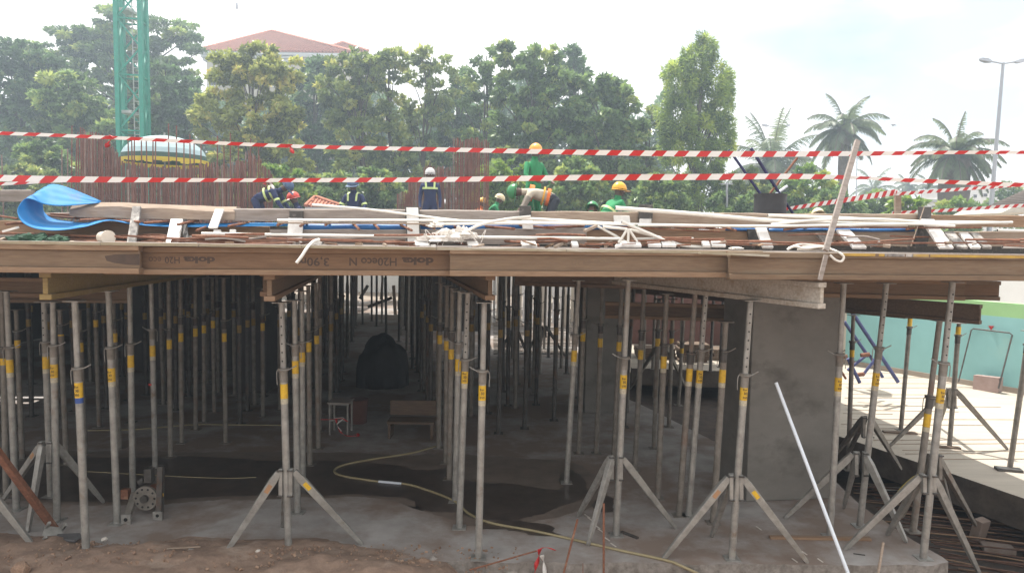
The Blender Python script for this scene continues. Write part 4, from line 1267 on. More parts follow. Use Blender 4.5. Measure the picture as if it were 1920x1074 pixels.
for px, py in ((938, 700), (952, 760), (970, 720), (985, 690), (1000, 740), (1012, 700), (1028, 670), (1040, 730), (1052, 690), (960, 672), (1020, 655), (1062, 700),
               (668, 600), (680, 608), (697, 602), (706, 612), (716, 606), (724, 640), (748, 640), (755, 612), (610, 640), (622, 628), (632, 615), (602, 662), (638, 640)):
    f = onZ(px, py); dark_prop(f.x, f.y)
for px, py in ((1222, 745), (1240, 722), (1258, 735), (1275, 728), (1295, 745), (1312, 735), (1330, 750), (1348, 740), (1205, 735), (1100, 760), (1075, 745), (1140, 750)):
    f = onZ(px, py, -.6 if px > 1200 else 0); dark_prop(f.x, f.y)
for px, py in ((20, 800), (60, 780), (95, 790), (140, 770), (200, 765), (240, 750), (275, 740), (310, 750), (345, 735), (390, 720), (410, 735), (60, 720), (170, 715), (230, 705), (440, 740)):
    f = onZ(px, py); dark_prop(f.x, f.y)

# ------------------------------------------------------------------ tripods
def tripod(jx, jtop, jbot, feet, label, mt='steel', jointp=None, zf=0.0, hinge=True, yj=None, marks=None):
    """joint given by its pixel column and height range, feet as pixels on the slab"""
    fs = [onZ(x, y, z) if len(q) == 3 else onZ(x, y, zf) for q in feet for (x, y, z) in [(q + (0,))[:3]]]
    base = jointp
    yj = yj or base[1]
    pt = onY(jx, jtop, yj); pb = onY(jx, jbot, yj)
    t = thing('tripod', label, 'tripod', Vector((pt.x, yj, 0)))
    for sgn in (-1, 1):
        mb = MB()
        o = Vector((sgn * 0.042, -0.008, 0))
        mb.frame((pt + pb) / 2 + o, Vector((0.034, 0, 0)), Vector((0, 0.05, 0)), pt - pb)
        cl = mb.build('clamp', M[mt], t); bevel_obj(cl, 0.006, 2)
        for e_, dz in ((pt, -.012), (pb, .014)):
            mb = MB(); mb.tube([e_ + o + Vector((-.022, -.03, dz)), e_ + o + Vector((.022, -.03, dz))], 0.008, 8)
            mb.build('bolt', M['steeld'], cl)
    for i, f in enumerate(fs):
        d = Vector((f.x - pt.x, f.y - pt.y, 0)).normalized()
        top = pt + d * 0.062 - Vector((0, 0, 0.03))
        a = top; b = f
        ax = (b - a)
        sd = ax.cross(Vector((0, 0, 1))).normalized()
        nrm = sd.cross(ax).normalized()
        # channel leg: wide at the upper third, tapering to the toe
        sec = [(0.0, 0.024, 0.020), (0.10, 0.032, 0.024), (0.30, 0.030, 0.022), (0.8, 0.022, 0.018), (0.97, 0.017, 0.014), (1.0, 0.010, 0.010)]
        vs = []
        for (q, hw, hn) in sec:
            c = a + ax * q
            vs += [c - sd * hn - nrm * hw, c + sd * hn - nrm * hw, c + sd * hn + nrm * hw, c - sd * hn + nrm * hw]
        fcs = []
        for k in range(len(sec) - 1):
            for j in range(4):
                jn = (j + 1) % 4
                fcs.append((k * 4 + j, k * 4 + jn, k * 4 + 4 + jn, k * 4 + 4 + j))
        fcs += [(3, 2, 1, 0), tuple(range(len(vs) - 4, len(vs)))]
        mb = MB(); mb.add(vs, fcs)
        bm_o = mb.build('leg', M[mt], t)
        bevel_obj(bm_o, 0.003)
        if marks and i in marks:
            c = a + ax * 0.19
            side_up = nrm if nrm.z > 0 else -nrm
            vn = sd if sd.y < 0 else -sd
            mm_ = MB(); mm_.frame(c + vn * 0.0238, ax.normalized() * 0.075, nrm * 0.036, vn * 0.0012)
            mm_.build('leg_sticker', M[marks[i]], bm_o)
    return t
M['orange_mark'] = mat('faded_orange_mark', (0.42, 0.22, 0.10), (0.33, 0.20, 0.12), 0.7, 20, bump=0)
tripod(537, 877, 930, [(418, 1044), (680, 1021), (529, 988)], 'galvanised tripod clamped round the central drilled prop', jointp=onZ(541, 1031), marks={1: 'sticker', 0: 'orange_mark'})
tripod(1155, 853, 900, [(1102, 1023), (1268, 990), (1083, 968)], 'galvanised tripod right of centre beside the khaki hose', jointp=onZ(1155, 1003))
tripod(1379, 888, 938, [(1241, 1050), (1515, 1055), (1334, 1006)], 'galvanised tripod in front of the big concrete column', jointp=onZ(1372, 1047), marks={1: 'sticker', 0: 'orange_mark'})
tripod(1612, 846, 892, [(1470, 972), (1700, 1017), (1582, 952)], 'rear right tripod straddling the edge of the slab', jointp=onZ(1612, 986))
tripod(1740, 888, 925, [(1583, 1030), (1838, 1078, -0.25), (1663, 1003)], 'front right tripod with a yellow strap along its left leg', jointp=onZ(1731, 1046))
tripod(1752, 850, 900, [(1830, 985, -0.3), (1788, 972, -0.3), (1690, 970)], 'dim tripod behind the front right one', jointp=onZ(1712, 996), mt='steel2')
tripod(1783, 727, 765, [(1667, 837), (1890, 843), (1760, 800)], 'small far tripod on the sunlit pale slab', jointp=onZ(1780, 838), mt='steel2')
tripod(88, 826, 868, [(0, 945), (195, 942), (52, 998)], 'left tripod clamped beside the prop under the yellow beam end', jointp=onZ(107, 976), marks={0: 'orange_mark'})
tripod(-60, 880, 930, [(66, 1028), (-180, 1040), (-70, 990)], 'tripod whose right leg reaches in from the left border', jointp=onZ(-60, 1035))
tripod(1625, 780, 820, [(1560, 860), (1690, 880), (1590, 850)], 'dim tripod behind the rear right one near the column corner', jointp=onZ(1625, 900), mt='steel2')
tripod(1242, 640, 665, [(1180, 730), (1290, 735), (1225, 745)], 'far tripod in front of the brick coloured wall', jointp=onZ(1242, 745), mt='steel2')
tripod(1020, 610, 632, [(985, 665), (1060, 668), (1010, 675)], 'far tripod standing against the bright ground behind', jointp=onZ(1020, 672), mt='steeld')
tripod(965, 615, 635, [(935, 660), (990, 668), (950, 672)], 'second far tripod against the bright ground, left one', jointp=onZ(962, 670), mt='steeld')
# yellow strap on the front right tripod
P([(1727, 888), (1712, 895), (1690, 915), (1672, 938), (1664, 948)], 0, 0.008, 'umb_yellow', 'yellow strap draped along the leg of the front right tripod', 'strap', 'strap', offs=[.52, .5, .47, .44, .42])
# wood strips under feet
def lying(x0, y0, x1, y1, wd, ht, mt, label, name='plank', cat='plank', z=0.0):
    mb = MB(); a = onZ(x0, y0, z); b = onZ(x1, y1, z)
    mb.bar(a + Vector((0, 0, ht / 2 + .002)), b + Vector((0, 0, ht / 2 + .002)), wd, ht)
    return tag(mb.build(name, M[mt]), label, cat)
lying(1656, 810, 1718, 813, 0.10, 0.02, 'beamd', 'dark wood strip under a prop foot on the pale slab')
lying(1756, 838, 1800, 841, 0.08, 0.02, 'beamd', 'short dark strip under the prop in the small far tripod')
lying(1867, 880, 1915, 884, 0.12, 0.03, 'steeld', 'dark round ended foot board at the right border', )
lying(1443, 1009, 1632, 1012, 0.05, 0.022, 'plank3', 'reddish wooden lath lying on the slab by the big column')
lying(1165, 998, 1196, 1010, 0.03, 0.015, 'steeld', 'small dark bar beside the foot of the tripod prop right of centre', 'metal_bar', 'bar')
lying(1600, 1038, 1622, 1041, 0.012, 0.006, 'steeld', 'tiny dark stick on the slab near the leaning white pipe', 'twig', 'twig')
for k, (x, y) in enumerate(((1101, 967), (1107, 973), (1120, 987), (1126, 994), (1138, 1010), (1150, 1021), (1508, 1036), (1538, 1050), (1490, 1050), (1423, 990))):
    lying(x - 5, y - 3, x + 5, y + 4, 0.012, 0.003, 'chip', 'small painted dash of sunlight on the slab among the tripods', 'painted_sun_dash', 'sun dash').__setitem__('group', 'painted dashes of sunlight on the slab')  # flecks of sun through the deck gaps, painted as pale strips

# ------------------------------------------------------------------ columns and walls under the deck
def column(p, w_, d_, z1, rz, mt, label, name='concrete_column'):
    mb = MB(); mb.box((p.x, p.y, z1 / 2 + 0.001), (w_, d_, z1 - 0.002), rz)
    o = mb.build(name, M[mt]); bevel_obj(o, 0.01, 2)
    return tag(o, label, 'column')
fl = onZ(1363, 930); fr = onZ(1554, 942)
yy = 7.35
A = onY(1387, 900, yy); B = onY(1563, 900, yy + 0.05)
cx = (A.x + B.x) / 2
rz = math.atan2(B.y - A.y, B.x - A.x)
column(Vector((cx, yy + 0.35, 0)), (B - A).length, 0.70, ZPR + .19, R(8), 'column', 'big square grey concrete column on the right with faint dark stains')
A = onY(1092, 740, 11.0); B = onY(1178, 740, 11.0)
column(Vector(((A.x + B.x) / 2, 11.3, 0)), B.x - A.x, 0.6, ZB - 0.01, R(6), 'column', 'middle concrete column half hidden by props right of centre')
A = onY(436, 740, 12.0); B = onY(500, 740, 12.0)
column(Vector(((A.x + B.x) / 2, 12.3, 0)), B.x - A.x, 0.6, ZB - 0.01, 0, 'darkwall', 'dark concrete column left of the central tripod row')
A = onY(250, 740, 14.0); B = onY(438, 740, 14.0)
def wall(x0, x1, y, z0, z1, mt, label, th=0.2, name='wall', y2=None):
    mb = MB()
    y2 = y if y2 is None else y2
    a = Vector((x0, y, (z0 + z1) / 2)); b = Vector((x1, y2, (z0 + z1) / 2))
    d = b - a; n = Vector((-d.y, d.x, 0)).normalized() * th
    mb.frame((a + b) / 2, d, n, Vector((0, 0, z1 - z0)))
    return tag(mb.build(name, M[mt]), label, 'wall')
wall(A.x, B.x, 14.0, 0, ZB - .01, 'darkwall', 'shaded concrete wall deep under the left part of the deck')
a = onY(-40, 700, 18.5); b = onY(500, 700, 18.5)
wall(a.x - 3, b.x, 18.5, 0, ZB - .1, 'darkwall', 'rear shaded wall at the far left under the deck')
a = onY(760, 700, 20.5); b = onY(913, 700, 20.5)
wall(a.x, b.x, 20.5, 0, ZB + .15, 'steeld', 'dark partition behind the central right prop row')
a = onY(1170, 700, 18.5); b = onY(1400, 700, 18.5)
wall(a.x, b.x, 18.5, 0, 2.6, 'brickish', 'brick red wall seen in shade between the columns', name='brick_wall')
mb = MB(); mb.box((-11.6, 11.5, 1.15), (0.2, 13.5, 2.2)); tag(mb.build('wall', M['darkwall']), 'added side wall keeping daylight out of the left side under the deck', 'wall')  # added to block light entering from the open left side
for (x0, x1, yy0, hh, lb) in ((1192, 1262, 16.3, .30, 'dark stack of boards added to hide sunlit ground before the brick wall, left one'), (1270, 1322, 16.0, .42, 'dark stack of boards added to hide sunlit ground, taller middle one'), (1330, 1395, 16.3, .26, 'dark low stack of boards added to hide sunlit ground beside the big column')):
    a = onY(x0, 700, yy0); b = onY(x1, 700, yy0)
    t = thing('added_board_stack', lb, 'boards', Vector(((a.x + b.x) / 2, yy0, 0)))  # dark stacks added to cover part of the sunlit strip
    nl = int(hh / .05)
    for q in range(nl):
        mb = MB(); mb.box(((a.x + b.x) / 2 + random.uniform(-.03, .03), yy0 + random.uniform(-.02, .02), .025 + q * .05), (b.x - a.x, .5, .046), random.uniform(-.02, .02))
        mb.build('board', M['beamd'], t)
# bright boundary wall and site bits beyond the deck
wall(-9, 14, 34.0, 0, 1.7, 'whitew', 'bright white boundary wall beyond the rear of the deck')
for k in range(26):
    a = onY(912 + k * 7, 600, 21.5)
    mb = MB(); mb.box((a.x, 21.5 + (k % 3) * .04, 1.1), (0.085, 0.03, 2.2 - (k % 4) * .12))
    tag(mb.build('fence_board', M['cream'] if k % 2 else M['whitew']), 'upright pale board of the fence behind the far props', 'board', 'upright boards behind the far props')
# pale posts and pipes in the far opening
for x0, y0, x1, y1, mt, lb in ((738, 535, 742, 600, 'plank', 'upright wooden post in the far bright opening'), (752, 525, 748, 580, 'plank', 'second wooden post in the far bright opening'), (722, 520, 724, 560, 'pvcblue', 'pale blue post in the far bright opening'),
                               (675, 560, 690, 535, 'steel', 'slanted pipe lying across the far bright opening'), (690, 575, 735, 558, 'steeld', 'dark slanted strut in the far bright opening')):
    mb = MB(); mb.bar(onY(x0, y0, 24.5), onY(x1, y1, 24.5), 0.10, 0.10, upv=(0, 1, 0))
    tag(mb.build('post', M[mt]), lb, 'post')

# things lying in the dark aisle
def heap(px, py, sx, sy, sz, mt, label, seed, name='covered_heap'):
    p = onZ(px, py)
    bm = bmesh.new(); bmesh.ops.create_icosphere(bm, subdivisions=4, radius=1)
    for v in bm.verts:
        k = 1 + 0.22 * mnoise.noise(v.co * 1.4 + Vector((seed, 0, 0))) + 0.05 * mnoise.noise(v.co * 6)
        v.co = Vector((v.co.x * k * sx, v.co.y * k * sy, max(0, v.co.z) ** 0.5 * k * sz))
    me = bpy.data.meshes.new(name); bm.to_mesh(me); bm.free(); me.materials.append(M[mt])
    for q in me.polygons: q.use_smooth = True
    o = link(name, me); o.location = p
    return tag(o, label, 'heap')
heap(716, 722, 0.43, 0.4, 0.86, 'black_sheet', 'black sheeted heap in the dark central aisle', 4)
c = onZ(672, 792)
t = thing('paint_bucket', 'dim reddish bucket in the dark central aisle', 'bucket', c)
mb = MB(); mb.tube([c + Vector((0, 0, .002)), c + Vector((0, 0, .33))], [0.12, 0.14], 20); mb.build('bucket_wall', M['brickish'], t)
mb = MB(); mb.tube([c + Vector((0, 0, .325)), c + Vector((0, 0, .345))], [0.148, 0.148], 20); mb.build('rim', M['brickish'], t)
# small trestle with striped tape tangled on it
c0 = onZ(635, 815)
t = thing('metal_trestle', 'small pale metal trestle with striped tape tangled on it in the aisle', 'trestle', c0)
for dx in (-0.12, 0.12):
    for dy in (0, 0.25):
        mb = MB(); mb.tube([c0 + Vector((dx, dy, 0)), c0 + Vector((dx, dy, 0.42))], 0.014, 6); mb.build('leg', M['steel'], t)
for z in (0.42, 0.2):
    mb = MB(); mb.bar(c0 + Vector((-.13, 0, z)), c0 + Vector((.13, 0, z)), .02, .02); mb.build('rail', M['steel'], t)
mb = MB(); mb.frame(c0 + Vector((0, .125, .435)), Vector((.3, 0, 0)), Vector((0, .3, 0)), Vector((0, 0, .015))); mb.build('seat', M['plank2'], t)
c1 = onZ(770, 822)
t = thing('work_bench', 'low dark wooden bench in the dark central aisle', 'bench', c1)
mb = MB(); mb.frame(c1 + Vector((0, .1, .22)), Vector((.62, 0, 0)), Vector((0, .3, 0)), Vector((0, 0, .03))); mb.build('seat', M['beamd'], t)
for dx in (-.28, .28):
    mb = MB(); mb.frame(c1 + Vector((dx, .1, .103)), Vector((.03, 0, 0)), Vector((0, .28, 0)), Vector((0, 0, .2))); mb.build('leg', M['beamd'], t)
mb = MB(); mb.frame(c1 + Vector((0, .24, .36)), Vector((.62, 0, 0)), Vector((0, .02, 0)), Vector((0, 0, .2))); mb.build('backrest', M['beamd'], t)

# hoses
def floor_line(pts, r, mt, label, name, cat, z=None, z0=0.0):
    ws = [onZ(x, y, z0) + Vector((0, 0, r)) for x, y in pts]
    mb = MB(); mb.tube(smooth_path(ws, 8), r, 8)
    return tag(mb.build(name, M[mt]), label, cat)
floor_line([(818, 838), (770, 851), (700, 862), (645, 873), (627, 883), (640, 893), (700, 903), (760, 909), (800, 920), (850, 940), (880, 965), (920, 982), (1000, 997), (1060, 1010), (1150, 1031), (1230, 1048), (1262, 1056)],
           0.0125, 'hose', 'khaki garden hose looping over the wet slab towards the front edge', 'garden_hose', 'hose')
ws = [onZ(1262, 1056) + Vector((0, 0, .0125)), onZ(1290, 1066, -0.02), onZ(1330, 1085, -0.12)]
mb = MB(); mb.tube(smooth_path(ws, 5), 0.0125, 8); tag(mb.build('garden_hose', M['hose']), 'end of the khaki hose dropping over the broken slab edge', 'hose')
mb = MB(); mb.tube([onZ(710, 905) + Vector((0, 0, .017)), onZ(752, 909) + Vector((0, 0, .017))], 0.0145, 8)
tag(mb.build('hose_joint', M['pvcblue']), 'pale bluish sleeve joining the khaki hose in the wet patch', 'hose joint')
floor_line([(150, 808), (250, 806), (360, 797), (420, 797), (530, 798)], 0.009, 'hose', 'thin hose lying across the dark floor at the left', 'garden_hose', 'hose')
floor_line([(160, 884), (300, 892), (420, 897), (480, 895)], 0.005, 'hose', 'faint cord lying in the wet patch at the left', 'cord', 'cord')

# rusty concrete vibrator / winch standing in the left row
c = onZ(270, 968)
t = thing('winch', 'rusty winch with a round perforated disc between steel feet at the left', 'winch', c)
dc = onY(272, 934, c.y); 
mb = MB(); mb.tube([dc + Vector((0, 0, 0)), dc + Vector((0, .03, 0))], 0.115, 28); disc = mb.build('disc', M['steel2'], t)
for k in range(10):
    a_ = 2 * math.pi * k / 10
    q = dc + Vector((0.088 * math.cos(a_), 0, 0.088 * math.sin(a_)))
    mb = MB(); mb.tube([q + Vector((0, -.001, 0)), q + Vector((0, .001, 0))], 0.011, 8); mb.build('disc_hole', M['hole'], disc)
mb = MB(); mb.tube([dc + Vector((0, -.035, 0)), dc + Vector((0, .0, 0))], 0.035, 16); mb.build('hub', M['steeld'], disc)
mb = MB(); mb.tube([dc + Vector((0, .03, 0)), dc + Vector((0, .20, 0.0))], 0.075, 16); mb.build('drum', M['rust'], t)
a_, b_ = onZ(238, 981), onY(253, 925, c.y + .12)
mb = MB(); mb.bar(a_ + Vector((0, 0, .045)), b_, .055, .055); fb = mb.build('left_foot', M['steel2'], t)
mb = MB(); mb.frame(a_ + Vector((0, -.012, .045)), Vector((.09, 0, 0)), Vector((0, .02, 0)), Vector((0, 0, .09))); pl = mb.build('foot_plate', M['steel'], fb)
mb = MB(); mb.tube([a_ + Vector((0, -.024, .045)), a_ + Vector((0, -.02, .045))], .018, 10); mb.build('foot_hole', M['hole'], fb)
a_, b_ = onZ(299, 973), onY(302, 874, c.y)
mb = MB(); mb.bar(a_ + Vector((0, 0, .0)), Vector((b_.x, b_.y, b_.z)), .05, .05, upv=(0, 1, 0)); fb = mb.build('right_post', M['steeld'], t)
mb = MB(); mb.frame(a_ + Vector((0, -.03, .045)), Vector((.085, 0, 0)), Vector((0, .02, 0)), Vector((0, 0, .08))); mb.build('foot_plate', M['steel'], fb)
mb = MB(); mb.tube([a_ + Vector((0, -.042, .05)), a_ + Vector((0, -.038, .05))], .016, 10); mb.build('foot_hole', M['hole'], fb)
q = onY(302, 927, c.y - .03)
mb = MB(); mb.frame(q, Vector((.045, 0, 0)), Vector((0, .004, 0)), Vector((0, 0, .03))); mb.build('yellow_label', M['sticker'], fb)
mb = MB(); q = onY(280, 890, c.y + .05); mb.frame(q, Vector((.07, 0, 0)), Vector((0, .07, 0)), Vector((0, 0, .13))); mb.build('housing', M['steeld'], t)
mb = MB(); q = onY(262, 905, c.y + .1); mb.tube([q, q + Vector((.05, 0, .03))], .035, 12); mb.build('motor', M['steeld'], t)
mb = MB(); q = onY(236, 925, c.y + .12); mb.frame(q, Vector((.07, 0, 0)), Vector((0, .06, 0)), Vector((0, 0, .09))); mb.build('gear_case', M['rust'], t)
# rusty channel leaning at the left, with a fallen fork head at its foot
a_ = onY(-40, 800, 5.75); b_ = onZ(103, 992, 0.03)
t = thing('rusty_post', 'rust brown steel post leaning in from the left border onto the soil', 'post', b_)
mb = MB(); mb.bar(a_, b_, 0.055, 0.055, upv=(0, -1, 0)); bevel_obj(mb.build('post_tube', M['rust'], t), .004)
c = onZ(98, 1003, 0.05)
t = thing('fork_head', 'fallen galvanised prop head with four prongs on the soil at the left', 'prop head', c)
q = Euler((R(50), R(20), R(35))).to_matrix()
mb = MB(); mb.frame(c, q @ Vector((.15, 0, 0)), q @ Vector((0, .15, 0)), q @ Vector((0, 0, .01))); mb.build('head_plate', M['steel'], t)
for i, j in ((-1, -1), (1, -1), (-1, 1), (1, 1)):
    e_ = c + q @ Vector((i * .062, j * .062, 0))
    mb = MB(); mb.bar(e_, e_ + q @ Vector((0, 0, .11)), .022, .022); mb.build('prong', M['steel'], t)
mb = MB(); mb.tube([c, c + q @ Vector((0, 0, -.12))], .02, 10); mb.build('spigot', M['steel2'], t)
# flat things on the soil
def slab_px(poly, z, th, mt, label, name, cat):
    p_ = [tuple(onZ(x, y, z)[:2]) for x, y in poly]
    mb = MB(); mb.prism(p_, z - th, z)
    o = mb.build(name, M[mt]); bevel_obj(o, .004)
    return tag(o, label, cat)
M['slate'] = mat('dark_slate', (0.13, 0.125, 0.13), (0.08, 0.078, 0.08), 0.7, 8, bump=0.2)
slab_px([(256, 1030), (272, 1024), (302, 1026), (315, 1036), (300, 1044), (272, 1045)], 0.085, 0.03, 'slate', 'flat dark slate plate lying on the brown soil', 'slate_plate', 'plate')
slab_px([(107, 1000), (150, 998), (153, 1004), (140, 1012), (112, 1010)], 0.055, 0.02, 'slate', 'flat grey plate beside the fallen prop head', 'slate_plate', 'plate')
slab_px([(152, 1062), (205, 1055), (207, 1064), (154, 1072)], 0.11, 0.03, 'plank2', 'short grey board end lying on the soil at the bottom left', 'board', 'board')
mb = MB(); mb.bar(onZ(313, 1028, .1), onZ(376, 1024, .1), .012, .008); tag(mb.build('wood_stick', M['plank']), 'thin pale stick on the soil right of the slate plate', 'stick')
mb = MB(); mb.bar(onZ(168, 1044, .1), onZ(183, 1034, .1), .008, .006); tag(mb.build('twig', M['plank2']), 'small twig at the foot of the nearest left prop', 'twig')

# stakes and pipes at the front edge
def rod(x0, y0, yd0, x1, y1, yd1, r, mt, label, name, cat, n=8):
    mb = MB(); mb.tube([onY(x0, y0, yd0), onY(x1, y1, yd1)], r, n)
    return tag(mb.build(name, M[mt]), label, cat)
rod(1083, 973, 5.62, 1050, 1100, 5.60, .009, 'rust', 'rusty rebar stake leaning at the slab edge, left of two', 'rebar_stake', 'stake')
rod(1132, 943, 5.62, 1132, 1100, 5.60, .009, 'rust', 'upright rusty rebar stake at the slab edge, right of two', 'rebar_stake', 'stake')
rod(880, 1068, 5.62, 1006, 1032, 5.80, .007, 'rust', 'rusty bar lying slanted over the broken slab edge to the tape scrap', 'rebar_stake', 'rebar')
rod(1455, 717, 6.10, 1598, 1095, 5.45, .0145, 'pvcblue', 'long bluish white pipe leaning in front of the big column', 'plastic_pipe', 'pipe', 12)
rod(1656, 1017, 5.75, 1643, 1095, 5.5, .011, 'plank', 'pale stick poking up at the bottom right', 'wood_stick', 'stick')
rod(1093, 1074, 5.6, 1093, 1055, 5.6, .003, 'rust', 'short wire end between the two rebar stakes', 'wire', 'wire')

# trench contents
for k in range(44):
    y0 = 905 + k * 4.4 + random.uniform(-2, 2)
    x0 = 1590 + (y0 - 905) * 1.25 + random.uniform(-20, 20)
    z = -0.58 + random.uniform(0, .16)
    a_ = onZ(x0, y0, z); b_ = onZ(1960, y0 + 26 + random.uniform(-8, 16), z)
    mb = MB(); mb.tube([a_, a_.lerp(b_, .5) + Vector((0, 0, random.uniform(-.01, .02))), b_], .009, 5)
    tag(mb.build('rebar', M['rustd'] if k % 4 else M['plank3']), 'rusty rebar lying lengthwise in the trench at the right', 'rebar', 'rebars lying in the trench')
def chunk(px, py, z, size, rz_, mt, label, name='concrete_block', cat='block', rx=0.0):
    p_ = onZ(px, py, z)
    q = Euler((rx, 0, rz_)).to_matrix()
    mb = MB(); mb.frame(p_ + Vector((0, 0, size[2] / 2)), q @ Vector((size[0], 0, 0)), q @ Vector((0, size[1], 0)), q @ Vector((0, 0, size[2])))
    o = mb.build(name, M[mt]); bevel_obj(o, .006)
    return tag(o, label, cat)
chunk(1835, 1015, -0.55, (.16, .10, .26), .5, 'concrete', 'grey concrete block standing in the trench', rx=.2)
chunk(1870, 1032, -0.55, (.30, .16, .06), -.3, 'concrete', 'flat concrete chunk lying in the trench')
chunk(1675, 918, -0.5, (.22, .05, .03), .1, 'pvc', 'white strip lying in the dark trench', 'strip', 'strip')
chunk(1660, 915, -0.55, (.4, .12, .05), .2, 'plank3', 'brown board lying in the trench behind the tripods', 'board', 'board')

# scrap of striped tape tied at the slab edge
M['tape_red2'] = M['tape_red']
def scrap(pts, wd, mt, label, name='tape_scrap', yd=5.72, cat='tape', group=None):
    a_ = [onY(x, y, yd + .02 * math.sin(i * 2)) for i, (x, y) in enumerate(pts)]
    a_ = smooth_path(a_, 4)
    vs, fs, = [], []
    for i, p_ in enumerate(a_):
        s_ = Vector((wd * math.cos(i * .5), wd * .5 * math.sin(i * .9), wd * .3))
        vs += [p_ - s_ / 2, p_ + s_ / 2]
    for i in range(len(a_) - 1):
        fs.append((2 * i, 2 * i + 1, 2 * i + 3, 2 * i + 2))
    mb = MB(); mb.smooth = True; mb.add(vs, fs)
    o = mb.build(name, M[mt]); md = o.modifiers.new('s', 'SOLIDIFY'); md.thickness = .0015
    return tag(o, label, cat, group)
scrap([(1012, 1028), (1010, 1045), (1004, 1062), (1000, 1085)], .035, 'tape_red', 'red end of striped tape hanging at the slab edge')
scrap([(1016, 1040), (1020, 1055), (1022, 1085)], .035, 'tape_white', 'white end of striped tape hanging at the slab edge')
scrap([(1006, 1032), (1018, 1026), (1030, 1027), (1041, 1031)], .022, 'tape_red', 'red loop of tape knotted on the slanted rusty bar')
scrap([(600, 786), (618, 786), (640, 784), (652, 790)], .03, 'tape_red', 'red tape strand across the small trestle', yd=onZ(635, 815).y - .04)
scrap([(630, 785), (634, 800), (645, 815), (672, 818)], .03, 'tape_red', 'red and white tape strand falling from the small trestle', yd=onZ(635, 815).y - .05)
scrap([(626, 784), (645, 783), (632, 795), (640, 808)], .02, 'tape_white', 'white tape strand on the small trestle', yd=onZ(635, 815).y - .06)
scrap([(655, 820), (672, 812), (668, 822)], .035, 'tape_red', 'crumpled red tape on the floor by the small trestle', yd=onZ(635, 815).y - .06)

# ------------------------------------------------------------------ striped tapes
def tape(pts, offs, wpx, label, period=46, phase=0, twist=0.0, name='barrier_tape', slant=0.7):
    """red and white stripes are separate faces of one ribbon"""
    P_ = smooth_path([onF(x, y, o) for (x, y), o in zip(pts, offs)], 14)
    W_ = np.interp(np.linspace(0, 1, len(P_)), np.linspace(0, 1, len(wpx)), wpx)
    # arc length resample into stripes
    acc = [0]
    for i in range(1, len(P_)): acc.append(acc[-1] + (P_[i] - P_[i - 1]).length)
    tot = acc[-1]
    def at(s_):
        s_ = max(0, min(tot - 1e-6, s_))
        i = np.searchsorted(acc, s_, side='right') - 1
        t_ = (s_ - acc[i]) / (acc[i + 1] - acc[i])
        return P_[i].lerp(P_[i + 1], t_), W_[i] * (1 - t_) + W_[i + 1] * t_
    per = period / FPX * 5.6
    half = per / 2
    n = int(tot / half) + 2
    mb = MB()
    for k in range(-1, n):
        for q in range(3):
            s0 = (k + q / 3) * half + phase; s1 = (k + (q + 1) / 3) * half + phase
            if s1 < 0 or s0 > tot: continue
            vs = []
            for s_ in (s0, s1):
                for e_ in (-1, 1):
                    p_, w_ = at(s_ + e_ * slant * half * .3)
                    wd = w_ * 1.25 / FPX * p_.y
                    tw = 0.25 * math.sin(s_ * 2.1 + twist)
                    vs.append(p_ + Vector((0, math.sin(tw) * wd * e_ * .5, math.cos(tw) * wd * e_ / 2)))
            mb.mi = k % 2
            mb.add(vs, [(0, 1, 3, 2)])
    o = mb.build(name, [M['tape_red'], M['tape_white']])
    md = o.modifiers.new('s', 'SOLIDIFY'); md.thickness = .0008
    return tag(o, label, 'tape')
tape([(-200, 243), (0, 250), (200, 258), (540, 274), (850, 281), (1100, 286), (1365, 289), (1640, 288), (1800, 286), (2100, 286)], [0.3, .3, .3, .3, .3, .3, .3, .3, .3, .3], [5.5, 5.5, 5, 5, 6, 7, 8, 9, 6, 5, 5], 'upper red and white barrier tape stretched across the whole view', 44, 0)
tape([(-200, 327), (0, 334), (200, 337), (500, 338), (800, 337), (1100, 333), (1300, 332), (1480, 331), (1600, 333), (1700, 338), (1920, 347), (2100, 352)], [0.25] * 12, [10, 10, 9, 5, 7, 8, 9, 9, 8, 4, 6, 6, 5], 'second red and white barrier tape just above the workers', 46, .07)
tape([(-120, 350), (0, 345), (90, 341), (150, 339)], [.5, .5, .5, .5], [5, 5, 4, 3], 'short third striped tape at the left border under the second one', 44, .03)
tape([(1472, 392), (1560, 379), (1683, 360)], [1.2, 1.2, 1.25], [5, 7, 9], 'striped tape slanting from the black barrel up to the wooden stake', 20, 0, slant=1.2)
tape([(1683, 361), (1690, 363), (1800, 355), (1920, 347)], [1.24, 1.2, 1.2, 1.2], [8, 5, 5, 4], 'striped tape running right from the wooden stake', 22, 0, slant=1.2)
tape([(1672, 399), (1780, 394), (1920, 385), (2000, 380)], [1.5, 1.5, 1.5, 1.5], [4, 5, 5, 5], 'lowest striped tape at the right in front of the shed roof', 24, 0, slant=1.2)
for pts, mt, lb in (([(200, 256), (207, 254), (212, 258), (205, 265), (198, 276), (203, 270)], 'tape_red', 'pinkish knot with a hanging tail on the upper tape at the left'), ([(538, 271), (545, 275), (549, 287), (545, 282)], 'tape_red', 'knot with a small tail on the upper tape near the centre left'),
                    ([(503, 338), (509, 345), (512, 354)], 'tape_white', 'white knot tail hanging from the second tape'), ([(505, 339), (497, 345), (499, 346)], 'tape_red', 'red knot tail on the second tape')):
    scrap(pts, .03, mt, lb, name='tape_knot', yd=onF(pts[0][0], pts[0][1], .28).y)

